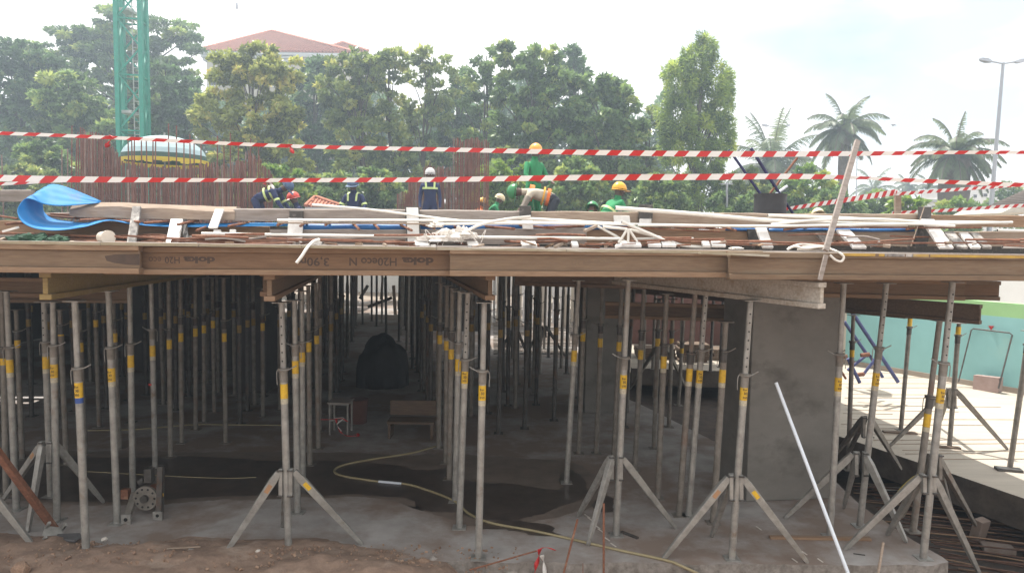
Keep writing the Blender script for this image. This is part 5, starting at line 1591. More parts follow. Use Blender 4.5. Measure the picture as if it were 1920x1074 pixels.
# ------------------------------------------------------------------ right side: teal wall, frame, blue props
A = onZ(1580, 681); B = onZ(1985, 751)
dW = (B - A).normalized(); nW = Vector((-dW.y, dW.x, 0))
zt1 = onY(1842, 590, A.lerp(B, (1842 - 1580) / 405).y + .0).z
ywall = A.y + (B.y - A.y) * 0.72
zt1 = onY(1860, 592, ywall).z; zt2 = onY(1860, 566, ywall).z
t = thing('painted_wall', 'teal boundary wall with a light green band on top at the right', 'wall', A)
a_ = A; b_ = B + dW * 2
mb = MB(); mb.frame((a_ + b_) / 2 + nW * .1 + Vector((0, 0, zt1 / 2)), b_ - a_, nW * .2, Vector((0, 0, zt1))); mb.build('teal_panel', M['teal'], t)
mb = MB(); mb.frame((a_ + b_) / 2 + nW * .1 + Vector((0, 0, (zt1 + zt2) / 2)), b_ - a_, nW * .196, Vector((0, 0, zt2 - zt1))); mb.build('green_band', M['lime'], t)
mb = MB(); mb.frame((a_ + b_) / 2 - nW * .02 + Vector((0, 0, .05)), b_ - a_, nW * .03, Vector((0, 0, .10))); mb.build('plinth', M['site'], t)
def on_wall(px, py, off=0.0):
    d = ray(px, py); p0 = A - nW * off
    k = (p0 - CAM).dot(nW) / d.dot(nW)
    return CAM + d * k
# red triangle sign
q = [on_wall(1853, 610.5, .015), on_wall(1863.5, 611, .015), on_wall(1858, 619, .015)]
mb = MB(); mb.add(q + [x + nW * .01 for x in q], [(0, 1, 2), (3, 5, 4), (0, 2, 5, 3), (0, 3, 4, 1), (1, 4, 5, 2)])
tag(mb.build('triangle_sign', M['red']), 'small red triangle sign on the teal wall above the leaning frame', 'sign')
pts = [on_wall(1797, 716, .35), on_wall(1821, 619, .08), on_wall(1825, 616, .08), on_wall(1893, 624, .08), on_wall(1898, 628, .08), on_wall(1872, 728, .35)]
mb = MB(); mb.tube(pts, .014, 6); tag(mb.build('leaning_frame', M['steeld']), 'bent steel frame leaning against the teal wall', 'frame')
a_ = on_wall(1828, 722, .25); b_ = on_wall(1876, 728, .25)
mb = MB(); mb.frame(Vector(((a_.x + b_.x) / 2, (a_.y + b_.y) / 2, .14)), b_ - a_, nW * .15, Vector((0, 0, .27)))
tag(mb.build('brick_block', M['pinkblock']), 'pinkish block behind the foot of the leaning frame', 'block')
stone(1733, 694, .07, M['chip'], 'white crumpled bag lying at the foot of the teal wall', .06, .6, 15, 'bag')
# pinkish pier and dark door opening left of the teal wall
a_ = onY(1560, 670, 16.0); b_ = onY(1611, 670, 16.0)
wall(a_.x, b_.x, 16.0, 0, 3.0, 'cream', 'pale pinkish wall between the big column and the dark doorway', name='pier')
a_ = onY(1611, 670, 16.2); b_ = onY(1626, 670, 16.2)
wall(a_.x, b_.x, 16.2, 0, 3.0, 'filmdark', 'dark doorway left of the teal wall', name='doorway')
a_ = onY(1625, 670, 15.9); b_ = onY(1634, 670, 15.9)
wall(a_.x, b_.x, 15.9, 0, 2.4, 'cream', 'pale pier at the left end of the teal wall', name='pier')
# white building behind
wall(5.5, 26, 17.5, 0, 4.0 - 1.15, 'whitew', 'white building wall above the green band at the right', name='white_building')
yb_ = 12.5
for x0, y0, x1, y1, yd, r_, mt, lb in ((1583, 603, 1628, 668, 12.4, .03, 'bluepipe2', 'blue steel strut leaning right, lower of two'), (1598, 586, 1684, 716, 12.0, .032, 'bluepipe2', 'blue steel strut leaning right, longer one'),
                                      (1590, 672, 1612, 717, 11.9, .03, 'bluepipe2', 'blue strut foot standing left on the pale slab'), (1623, 667, 1589, 694, 12.2, .026, 'bluepipe2', 'blue cross piece between the leaning struts'),
                                      (1655, 655, 1617, 704, 12.0, .026, 'bluepipe2', 'second blue cross piece between the leaning struts'), (1630, 665, 1655, 707, 12.1, .026, 'bluepipe2', 'short blue strut foot behind the rear right prop'),
                                      (1574, 690, 1586, 710, 11.9, .02, 'rust', 'rusty clamp end at the column corner')):
    mb = MB(); mb.tube([onY(x0, y0, yd), onY(x1, y1, yd)], r_, 8); tag(mb.build('strut', M[mt]), lb, 'strut')
for px, py, lb in ((1622, 666, 'rusty coupler at the crossing of the blue struts'), (1612, 703, 'rusty coupler on the lower blue strut'), (1580, 670, 'rusty coupler beside the column corner')):
    c = onY(px, py, 12.0)
    mb = MB()
    mb.tube([c - Vector((.07, 0, 0)), c + Vector((.07, 0, .02))], .035, 8); mb2 = mb
    tag(mb2.build('coupler', M['rust']), lb, 'coupler')
# thin bars drawn in place of shadow lines on the sunlit pale slab
for k in range(18):
    y = 700 + k * 9.5 + random.uniform(-2, 2)
    x0 = random.uniform(1575, 1600) + max(0, y - 800) * 2.2
    a_ = onZ(x0, y, .006); b_ = onZ(x0 + random.uniform(90, 330), y + random.uniform(-2, 5), .006)
    mb = MB(); mb.bar(a_, b_, .009, .006)
    tag(mb.build('ground_line', M['plank']), 'thin rod standing in for a shadow line on the sunlit pale slab', 'rod', 'rods drawn as shadow lines on the sunlit pale slab')
for k in range(26):
    y = 598 + k * 2.6
    a_ = onZ(925, y, .01); b_ = onZ(1075, y + random.uniform(-.6, .6), .01)
    mb = MB(); mb.bar(a_, b_, .03, .02)
    tag(mb.build('ground_line', M['steel2']), 'rod lying on the bright ground behind the far tripods', 'rod', 'rods on the bright ground behind the far tripods')

# ------------------------------------------------------------------ rebar cages on the deck
def cage(label, Yc, spans, step, x_ties=True):
    base = onY(spans[0][0], 400, Yc)
    t = thing('rebar_cage', label, 'rebar cage', Vector((base.x, Yc, ZP)))
    for lay in range(2):
        for (xa, xb, ya, yb, jit) in spans:
            x = xa + random.uniform(0, step)
            while x < xb:
                f_ = (x - xa) / max(1, (xb - xa))
                y = ya + (yb - ya) * f_ + random.uniform(-jit, jit)
                yy_ = Yc + lay * 0.45
                tp = onY(x, y, yy_); bt = onY(x, 405, yy_)
                r_ = random.choice([.011, .014, .016])
                mb = MB(); mb.tube([Vector((bt.x, yy_, ZP)), Vector((tp.x + random.uniform(-.02, .02), yy_ + random.uniform(-.05, .05), tp.z))], r_, 4)
                mb.build('bar', M['rust_grey'] if random.random() < .26 else M['rust_red'], t)
                x += step * random.uniform(.7, 1.3)
    if x_ties:
        mb = MB()
        for (xa, xb, ya, yb, jit) in spans:
            for yk in range(int(max(ya, yb)) + 22, 400, 14):
                mb.bar(onY(xa, yk, Yc - .02), onY(xb, yk + random.uniform(-1, 1), Yc - .02), .012, .012)
        mb.build('stirrup', M['rust_red'], t, 'stuff')
    return t
cage('long rust brown wall of rebar standing on the deck under the crane', 16.5, [(146, 200, 246, 262, 9), (200, 228, 268, 295, 6), (228, 330, 305, 318, 5), (330, 400, 315, 309, 6), (400, 462, 311, 306, 7), (462, 490, 286, 300, 6), (490, 511, 305, 330, 5)], 3.0)
cage('rebar column cage behind the standing navy worker', 17.5, [(745, 766, 362, 360, 3), (766, 796, 338, 336, 3), (796, 850, 314, 318, 6), (850, 916, 262, 262, 5)], 3.1)
for x, y, yy_ in ((116, 280, 15), (127, 279, 15), (135, 236, 15.5), (144, 262, 15), (160, 247, 14.5), (173, 248, 15), (3, 290, 15), (240, 258, 15), (247, 262, 15), (252, 262, 14.8), (265, 258, 15), (274, 262, 15), (316, 232, 15), (331, 236, 15), (345, 262, 15), (356, 252, 15), (364, 262, 15),
                  (377, 265, 15), (408, 255, 15), (420, 262, 15), (432, 250, 15), (447, 270, 15), (470, 260, 15), (476, 300, 15), (485, 268, 15), (355, 310, 15), (408, 312, 15), (287, 262, 15.2), (292, 264, 15)):
    tp = onY(x, y, yy_); bt = onY(x + random.uniform(-4, 4), 400, yy_)
    mb = MB(); mb.tube([Vector((bt.x, yy_, ZP)), tp], .013, 5)
    tag(mb.build('rebar', M['rust_grey'] if x in (116, 127, 160, 3) else M['rust_red']), 'single tall rebar rising above the rust brown rebar wall', 'rebar', 'single tall rebars at the rebar wall')

# ------------------------------------------------------------------ parasol
c = onY(309, 300, 18.5)
t = thing('parasol', 'pale blue parasol with a yellow fringe behind the rebar wall', 'parasol', Vector((c.x, 18.5, ZP)))
zr = onY(309, 303, 18.5).z; zc = onY(309, 255, 18.5).z
R_ = 76 / FPX * 18.5
mb = MB(); mb.smooth = False
NS, NR = 32, 8
vs = [(c.x, 18.5, zc)]
for i in range(1, NR + 1):
    q = i / NR
    for j in range(NS):
        a_ = 2 * math.pi * j / NS
        seg_ = (j % 4) / 4
        rr = R_ * math.sin(q * math.pi / 2 * .98) * (1 - .03 * math.sin(math.pi * seg_))
        vs.append((c.x + rr * math.cos(a_), 18.5 + rr * math.sin(a_), zr + (zc - zr) * math.cos(q * math.pi / 2) ** 0.9))
fs = [(0, 1 + j, 1 + (j + 1) % NS) for j in range(NS)]
mt_ = [0] * NS
for i in range(NR - 1):
    for j in range(NS):
        a_ = 1 + i * NS + j; b_ = 1 + i * NS + (j + 1) % NS
        fs.append((a_, a_ + NS, b_ + NS, b_)); mt_.append(1 if i == NR - 2 else 0)
mb.add(vs, fs); mb.m = mt_
can = mb.build('canopy', [M['umb_blue'], M['umb_dark']], t)
mb = MB()
for j in range(NS):
    a0, a1 = 2 * math.pi * j / NS, 2 * math.pi * (j + 1) / NS
    d0 = .12 if j % 4 == 0 else .07
    p0 = Vector((c.x + R_ * math.cos(a0), 18.5 + R_ * math.sin(a0), zr)); p1 = Vector((c.x + R_ * math.cos(a1), 18.5 + R_ * math.sin(a1), zr))
    mb.add([p0 + Vector((0, 0, .03)), p1 + Vector((0, 0, .03)), p1 - Vector((0, 0, d0)), p0 - Vector((0, 0, d0 + .03 * math.sin(j * 2)))], [(0, 1, 2, 3)])
mb.build('fringe', M['umb_yellow'], can)
mb = MB(); mb.tube([(c.x, 18.5, ZP), (c.x, 18.5, zc + .08)], .025, 8); mb.build('pole', M['steel'], t)

# ------------------------------------------------------------------ crane mast
YC = 31.0
bl = onY(233, 300, YC); tr_ = onY(272, 0, YC)
cxm = (onY(251, 250, YC).x); wm_ = 40 / FPX * YC
z0, z1 = 0.0, onY(250, -60, YC).z
t = thing('crane_mast', 'green lattice tower crane mast with a ladder inside', 'crane', Vector((cxm, YC, 0)))
lean = (onY(248, 20, YC).x - onY(254, 280, YC).x) / (onY(248, 20, YC).z - onY(254, 280, YC).z)
rz_ = R(14)
def cm(i, j, z):
    x_ = i * wm_ / 2; y_ = j * wm_ / 2
    zc_ = onY(254, 280, YC).z
    return Vector((cxm + x_ * math.cos(rz_) - y_ * math.sin(rz_) + 0.0 + lean * (z - zc_), YC + x_ * math.sin(rz_) + y_ * math.cos(rz_), z))
for i in (-1, 1):
    for j in (-1, 1):
        mb = MB(); mb.bar(cm(i, j, z0), cm(i, j, z1), .17, .17, upv=(0, 1, 0)); mb.build('chord', M['crane'], t)
bay = 1.15
nb = int((z1 - z0) / bay)
for k in range(nb):
    za, zb_ = z0 + k * bay, z0 + (k + 1) * bay
    if zb_ < 3: continue
    for (i0, j0, i1, j1) in ((-1, -1, 1, -1), (1, -1, 1, 1), (1, 1, -1, 1), (-1, 1, -1, -1)):
        s_ = (k % 2 == 0)
        p_ = cm(i0, j0, za) if s_ else cm(i1, j1, za)
        q_ = cm(i1, j1, zb_) if s_ else cm(i0, j0, zb_)
        mb = MB(); mb.bar(p_, q_, .065, .065); mb.build('diagonal_brace', M['crane'], t)
        if k % 2 == 0:
            mb = MB(); mb.bar(cm(i0, j0, za), cm(i1, j1, za), .06, .06); mb.build('cross_brace', M['crane'], t)
mb = MB()
for sx in (.05, .50):
    mb.bar(cm(sx, 0.1, 2.5), cm(sx, 0.1, z1), .035, .035, upv=(0, 1, 0))
ld = mb.build('ladder_rails', M['cranel'], t)
mb = MB()
for k in range(int((z1 - 2.5) / .28)):
    z = 2.6 + k * .28
    mb.bar(cm(.05, .1, z), cm(.50, .1, z), .025, .025)
mb.build('rungs', M['cranel'], t, 'stuff')
for k, z in enumerate((onY(250, 22, YC).z, onY(250, 212, YC).z)):
    mb = MB(); mb.frame(cm(-.35, 0, z), Vector((.5, 0, 0)), Vector((0, .6, 0)), Vector((0, 0, .12))); mb.build('platform', M['cranel'], t)
mb = MB()
for k in range(4):
    pass

# ------------------------------------------------------------------ people
def person(label, P0, face, bend=0, pelv=0.93, twist=0, mats=None, hat=None, hatkind='helmet', knees='stand', arms='down', sc=1.0, bands=(), group=None, headtilt=0):
    """P0 point on the deck under the hips, face = heading in degrees (0 = away from camera, 90 = to the right, 180 = to the camera)"""
    mats = mats or {}
    f = Vector((math.sin(R(face)), math.cos(R(face)), 0)); r_ = Vector((f.y, -f.x, 0)); z = Vector((0, 0, 1))
    b = R(bend)
    u = z * math.cos(b) + f * math.sin(b); fr = f * math.cos(b) - z * math.sin(b)
    pel = P0 + z * pelv * sc
    J = {}; E = []; rad = {}
    def j(n, p, r, par=None):
        J[n] = p; rad[n] = r * sc
        if par: E.append((par, n))
    S = sc
    j('pelvis', pel, .135)
    j('waist', pel + u * .16 * S, .125, 'pelvis')
    j('chest', pel + u * .36 * S + fr * (-.01), .150, 'waist')
    j('neck0', pel + u * .50 * S, .075, 'chest')
    hb = b * 0.6 + R(headtilt)
    hu = z * math.cos(hb) + f * math.sin(hb); hf = f * math.cos(hb) - z * math.sin(hb)
    j('neck', J['neck0'] + hu * .06 * S, .055, 'neck0')
    j('head', J['neck'] + hu * .09 * S + hf * .02 * S, .085, 'neck')
    j('top', J['head'] + hu * .09 * S, .078, 'head')
    for s, nm in ((-1, 'l'), (1, 'r')):
        sh = J['chest'] + r_ * s * .175 * S + u * .07 * S
        j('sh' + nm, sh, .066, 'chest')
        if arms == 'down':
            el = sh - z * .27 * S + f * .03 * S + r_ * s * .05 * S; wr = el - z * .23 * S + f * .10 * S
        elif arms == 'reach':
            el = sh - z * .24 * S + f * .12 * S + r_ * s * .06; wr = el - z * .18 * S + f * .15 * S
        elif arms == 'front':
            el = sh - z * .24 * S + f * .08 * S + r_ * s * .10; wr = el + f * .20 * S - z * .08 * S - r_ * s * .08
        j('el' + nm, el, .046, 'sh' + nm)
        j('wr' + nm, wr, .032, 'el' + nm)
        hd = (wr - el).normalized()
        j('palm' + nm, wr + hd * .06 * S, .034, 'wr' + nm)
        for k in range(4):
            p1 = J['palm' + nm] + hd * .045 * S + f * (.02 * (k - 1.5)) * S
            j('f%d%s' % (k, nm), p1, .010, 'palm' + nm)
            j('g%d%s' % (k, nm), p1 + hd * .03 * S - r_ * s * .012 * S, .008, 'f%d%s' % (k, nm))
        j('th' + nm, wr + hd * .05 * S + f * .045 * S, .012, 'wr' + nm)
        hp = pel + r_ * s * .095 * S - z * .04
        j('hip' + nm, hp, .095, 'pelvis')
        if knees == 'stand':
            kn = P0 + r_ * s * .11 * S + z * .48 * S + f * .02; an = P0 + r_ * s * .12 * S + z * .08 * S
        elif knees == 'bent':
            kn = P0 + r_ * s * .14 * S + z * .45 * S + f * .12; an = P0 + r_ * s * .14 * S + z * .08 * S - f * .02
        else:
            kn = hp + f * .36 * S + r_ * s * .08 + z * max(.05, .42 - pelv) ; an = Vector((kn.x, kn.y, P0.z + .08)) - f * .16
        j('kn' + nm, kn, .062, 'hip' + nm)
        j('an' + nm, an, .042, 'kn' + nm)
        j('toe' + nm, an + f * .14 * S - z * .03, .036, 'an' + nm)
    names = list(J)
    idx = {n: i for i, n in enumerate(names)}
    me = bpy.data.meshes.new('person_body')
    me.from_pydata([J[n] - P0 for n in names], [(idx[a], idx[b_]) for a, b_ in E], [])
    o = bpy.data.objects.new('tmp_person', me); COL.objects.link(o)
    bpy.context.view_layer.objects.active = o
    md = o.modifiers.new('skin', 'SKIN'); md.use_smooth_shade = True
    lay = me.skin_vertices[0] if len(me.skin_vertices) else None
    if lay is None:
        bm = bmesh.new(); bm.from_mesh(me); bm.verts.layers.skin.verify(); bm.to_mesh(me); bm.free(); lay = me.skin_vertices[0]
    for n in names:
        lay.data[idx[n]].radius = (rad[n], rad[n])
        lay.data[idx[n]].use_root = (n == 'pelvis')
    sd = o.modifiers.new('sub', 'SUBSURF'); sd.levels = 2; sd.render_levels = 2
    dg = bpy.context.evaluated_depsgraph_get(); dg.update()
    bme = bpy.data.meshes.new_from_object(o.evaluated_get(dg))
    bpy.data.objects.remove(o); bpy.data.meshes.remove(me)
    zone = {}
    for a_, b_ in E:
        n = b_
        if n in ('waist', 'chest', 'neck0') or n.startswith('sh') or n.startswith('el'): zone[(a_, b_)] = 1 if not n.startswith('el') else 2
        elif n.startswith('wr'): zone[(a_, b_)] = 3
        elif n.startswith(('hip', 'kn', 'an')): zone[(a_, b_)] = 4
        elif n.startswith('toe'): zone[(a_, b_)] = 5
        else: zone[(a_, b_)] = 0
    sh_ = mats.get('shirt', 'navy')
    ml = [M['skin'], M[sh_], M[mats.get('sleeve', sh_)], M[mats.get('forearm', mats.get('sleeve', sh_))], M[mats.get('legs', 'navy')], M['steeld']]
    bme.materials.clear()
    for x in ml: bme.materials.append(x)
    segs = [(np.array(J[a_] - P0), np.array(J[b_] - P0), zone[(a_, b_)], (rad[a_] + rad[b_]) / 2) for a_, b_ in E]
    nf = len(bme.polygons)
    cc = np.zeros(nf * 3); bme.polygons.foreach_get('center', cc); cc = cc.reshape(-1, 3)
    best = np.full(nf, 1e9); zi = np.zeros(nf, int)
    for a_, b_, zz, r0 in segs:
        ab = b_ - a_; tt = np.clip(((cc - a_) @ ab) / (ab @ ab + 1e-9), 0, 1)
        dd = np.linalg.norm(cc - (a_ + tt[:, None] * ab), axis=1) - r0
        m_ = dd < best
        best[m_] = dd[m_]; zi[m_] = zz
    bme.polygons.foreach_set('material_index', zi.astype(np.int32))
    bme.polygons.foreach_set('use_smooth', [True] * nf)
    bme.name = 'person'
    body = bpy.data.objects.new('person', bme); COL.objects.link(body); body.location = P0
    tag(body, label, 'person', group)
    # face
    hc = J['head']
    for s in (-1, 1):
        mb = MB(); e_ = hc + hf * .083 * S + r_ * s * .03 * S + hu * .015 * S
        mb.tube([e_ - hf * .004, e_ + hf * .006], .010 * S, 6); mb.build('eye', M['bagw'], body)
        mb = MB(); e_ = hc + r_ * s * .086 * S
        mb.tube([e_ - r_ * s * .01, e_ + r_ * s * .012], .024 * S, 7); mb.build('ear', M['skin'], body)
    mb = MB(); mb.tube([hc + hf * .08 * S + hu * .02 * S, hc + hf * .11 * S - hu * .015 * S], [.010, .018], 6); mb.build('nose', M['skin'], body)
    mb = MB(); mb.bar(hc + hf * .083 * S - hu * .045 * S - r_ * .025, hc + hf * .083 * S - hu * .045 * S + r_ * .025, .012, .012); mb.build('mouth', M['brickish'], body)
    if hat:
        c_ = J['head'] + hu * .055 * S - hf * .005
        bm = bmesh.new(); bmesh.ops.create_uvsphere(bm, u_segments=20, v_segments=12, radius=1)
        bmesh.ops.delete(bm, geom=[v for v in bm.verts if v.co.z < -.12], context='VERTS')
        for v in bm.verts:
            x_, y_, z_ = v.co
            ridge = .05 if abs(x_) < .2 and z_ > .3 and hatkind == 'helmet' else 0
            v.co = (r_ * x_ * .118 + hf * y_ * .138 + hu * (z_ * .125 * (1 + ridge))) * S
        hm = bpy.data.meshes.new('hat'); bm.to_mesh(hm); bm.free(); hm.materials.append(M[hat])
        for q in hm.polygons: q.use_smooth = True
        ho = bpy.data.objects.new('helmet' if hatkind == 'helmet' else 'cap', hm); COL.objects.link(ho); ho.parent = body; ho.location = c_ - P0
        mb = MB(); n = 24; vs = []
        for k in range(n):
            a_ = 2 * math.pi * k / n
            ext = .022 + (.055 if math.cos(a_) > .55 else 0) if hatkind == 'helmet' else .01
            for rr, dz in ((0, .0), (ext, -.012)):
                vs.append(c_ + hf * math.cos(a_) * (.136 + rr) * S + r_ * math.sin(a_) * (.116 + rr) * S + hu * (-.012 + dz) * S)
        mb.add(vs, [(2 * k, 2 * k + 1, (2 * k + 3) % (2 * n), (2 * k + 2) % (2 * n)) for k in range(n)])
        br = mb.build('brim', M[hat], ho)
        br.parent = ho; br.matrix_parent_inverse = Matrix.Translation(c_).inverted()
    def band(cn, ax_, rx, ry, hh, mt='hivis', nm='reflective_band'):
        a1 = ax_.cross(fr if abs(ax_.dot(fr)) < .9 else z).normalized(); a2 = a1.cross(ax_).normalized()
        n = 20; vs = []
        for k in range(n):
            q = 2 * math.pi * k / n
            w_ = a1 * math.cos(q) * rx + a2 * math.sin(q) * ry
            vs += [cn + w_ - ax_ * hh / 2, cn + w_ + ax_ * hh / 2]
        mb = MB(); mb.smooth = True
        mb.add(vs, [(2 * k, (2 * k + 2) % (2 * n), (2 * k + 3) % (2 * n), 2 * k + 1) for k in range(n)])
        mb.build(nm, M[mt], body)
    for bd in bands:
        if bd == 'waist': band(J['waist'].lerp(J['chest'], .35), u, .172 * S, .155 * S, .045)
        if bd == 'vest':
            band(J['neck0'].lerp(J['chest'], .55), u, .15 * S, .14 * S, .09, 'orange_vest', 'vest_panel')
            band(J['pelvis'].lerp(J['waist'], .80), u, .165 * S, .15 * S, .06, 'orange_vest', 'vest_panel')
            band(J['waist'].lerp(J['chest'], .25), u, .172 * S, .158 * S, .03, 'hat_yellow', 'vest_stripe')
        if bd == 'chest': band(J['chest'], u, .19 * S, .165 * S, .045)
        if bd == 'braces':
            for s in (-1, 1):
                mb = MB()
                pth = [J['chest'] + r_ * s * .09 * S + fr * .165 * S - u * .02, J['chest'] + r_ * s * .10 * S + fr * .11 * S + u * .125, J['chest'] + r_ * s * .10 * S + u * .155, J['chest'] + r_ * s * .10 * S - fr * .11 * S + u * .125]
                for p_, q_ in zip(pth, pth[1:]): mb.bar(p_, q_, .04, .012)
                mb.build('shoulder_stripe', M['hivis'], body)
        if bd == 'arms':
            for nm in 'lr': band(J['sh' + nm].lerp(J['el' + nm], .75), (J['el' + nm] - J['sh' + nm]).normalized(), .062, .062, .045)
    return body
def deckpt(px, Yd): 
    q = onY(px, 400, Yd); return Vector((q.x, Yd, ZP))
NAVY = dict(shirt='navy', legs='navy')
person('navy overalled worker bending right with a reflective band at the end of the rebar wall', deckpt(481, 15), 90, bend=72, pelv=.80, mats=NAVY, hat='hat_blue', knees='bent', arms='reach', bands=('chest', 'waist', 'arms'), headtilt=10)
person('crouching worker of whom only the red helmet shows above the planks', deckpt(578, 15.5), 255, bend=28, pelv=.22, mats=NAVY, hat='hat_red', knees='crouch', arms='front')
person('kneeling worker facing the camera with a blue helmet and lime braces', deckpt(665, 16), 185, bend=8, pelv=.50, mats=NAVY, hat='hat_blue', knees='crouch', arms='front', bands=('braces', 'arms'), headtilt=10)
person('standing navy worker with pale hood and lime chest band before the rebar column', deckpt(806, 16), 172, bend=0, pelv=.80, sc=.97, mats=NAVY, hat='hat_white', hatkind='cap', knees='bent', arms='down', bands=('chest', 'braces'))
person('crouching worker in orange half hidden behind the rebar column', deckpt(884, 18.6), 60, bend=30, pelv=.35, mats=dict(shirt='orange_vest', legs='dark_trousers'), hat='hat_yellow', knees='crouch', arms='front')
person('worker in green with a cream cap bending at the right side of the rebar column', deckpt(908, 18.6), 80, bend=38, pelv=.50, mats=dict(shirt='green_shirt', legs='dark_trousers'), hat='hat_cream', hatkind='cap', knees='crouch', arms='reach')
person('tall standing worker in a green shirt with an orange yellow helmet, facing right', deckpt(999, 14), 140, bend=3, pelv=1.02, sc=1.02, mats=dict(shirt='green_shirt', forearm='green_shirt', legs='green_shirt'), hat='hat_orange', knees='stand', arms='front')
person('worker in an orange vest, its sunlit back painted pale, bending left with a green helmet', deckpt(1040, 13.6), 268, bend=78, pelv=.74, sc=1.1, mats=dict(shirt='vest_sunlit', sleeve='grey_sleeve', forearm='skin', legs='dark_trousers'), hat='hat_green', knees='bent', arms='reach', headtilt=38, bands=('vest',))
person('crouching worker in a green shirt and yellow helmet seen from behind', deckpt(1128, 13.6), 60, bend=42, pelv=.36, sc=1.1, mats=dict(shirt='green_shirt', legs='dark_trousers'), hat='hat_yellow', knees='crouch', arms='reach', bands=('waist',), headtilt=-20)
person('worker hidden behind the planks except for a bright green helmet', deckpt(1098, 13.4), 20, bend=55, pelv=.22, mats=dict(shirt='green_shirt', legs='dark_trousers'), hat='hat_green', knees='crouch', arms='reach')
person('worker behind the planks at the right showing only a cream helmet top', deckpt(1556, 13.4), 0, bend=55, pelv=.16, mats=dict(shirt='navy', legs='dark_trousers'), hat='hat_cream', knees='crouch', arms='reach')
# deck surface the workers stand on is the formwork deck; add the pale bag one holds
# ------------------------------------------------------------------ trees
LM = dict(
    dark=leafmat('foliage_dark', (0.025, 0.054, 0.023), (0.098, 0.178, 0.063), (0.184, 0.241, 0.081)),
    mid=leafmat('foliage_mid', (0.036, 0.072, 0.025), (0.156, 0.250, 0.077), (0.300, 0.362, 0.100)),
    olive=leafmat('foliage_olive', (0.052, 0.086, 0.027), (0.213, 0.281, 0.081), (0.375, 0.388, 0.112)),
    yellow=leafmat('foliage_yellowish', (0.081, 0.108, 0.029), (0.300, 0.348, 0.084), (0.480, 0.444, 0.120)),
    euca=leafmat('foliage_fine', (0.051, 0.100, 0.025), (0.228, 0.329, 0.066), (0.380, 0.458, 0.088), trans=.45),
    bright=leafmat('foliage_bright', (0.060, 0.130, 0.022), (0.168, 0.273, 0.045), (0.288, 0.338, 0.060)),
    palm=leafmat('palm_leaflets', (0.055, 0.085, 0.04), (0.13, 0.17, 0.07), (0.22, 0.19, 0.10), trans=.4))

def leaves(centers, tones, normals, L, Wd, name, mt, parent):
    n = len(centers)
    rnd = rng.normal(size=(n, 3)); 
    d = normals + 0.45 * rnd
    d[:, 2] -= 0.25
    d /= np.linalg.norm(d, axis=1)[:, None]
    s = np.cross(d, rng.normal(size=(n, 3))); s /= np.linalg.norm(s, axis=1)[:, None]
    l = 1.25 * L * rng.uniform(.6, 1.3, n)[:, None]; w_ = 1.35 * Wd * rng.uniform(.7, 1.3, n)[:, None]
    v = np.empty((n, 4, 3))
    v[:, 0] = centers - d * l / 2
    v[:, 1] = centers - d * l * .05 + s * w_ / 2
    v[:, 2] = centers + d * l / 2
    v[:, 3] = centers - d * l * .05 - s * w_ / 2
    me = bpy.data.meshes.new(name)
    me.vertices.add(n * 4); me.vertices.foreach_set('co', v.reshape(-1))
    me.loops.add(n * 4); me.loops.foreach_set('vertex_index', np.arange(n * 4, dtype=np.int32))
    me.polygons.add(n); me.polygons.foreach_set('loop_start', np.arange(0, n * 4, 4, dtype=np.int32)); me.polygons.foreach_set('loop_total', np.full(n, 4, np.int32))
    at = me.attributes.new('tone', 'FLOAT', 'FACE'); at.data.foreach_set('value', np.clip(tones + rng.normal(0, .14, n), 0, 1))
    me.materials.append(mt); me.update(); me.validate()
    return link(name, me, parent)

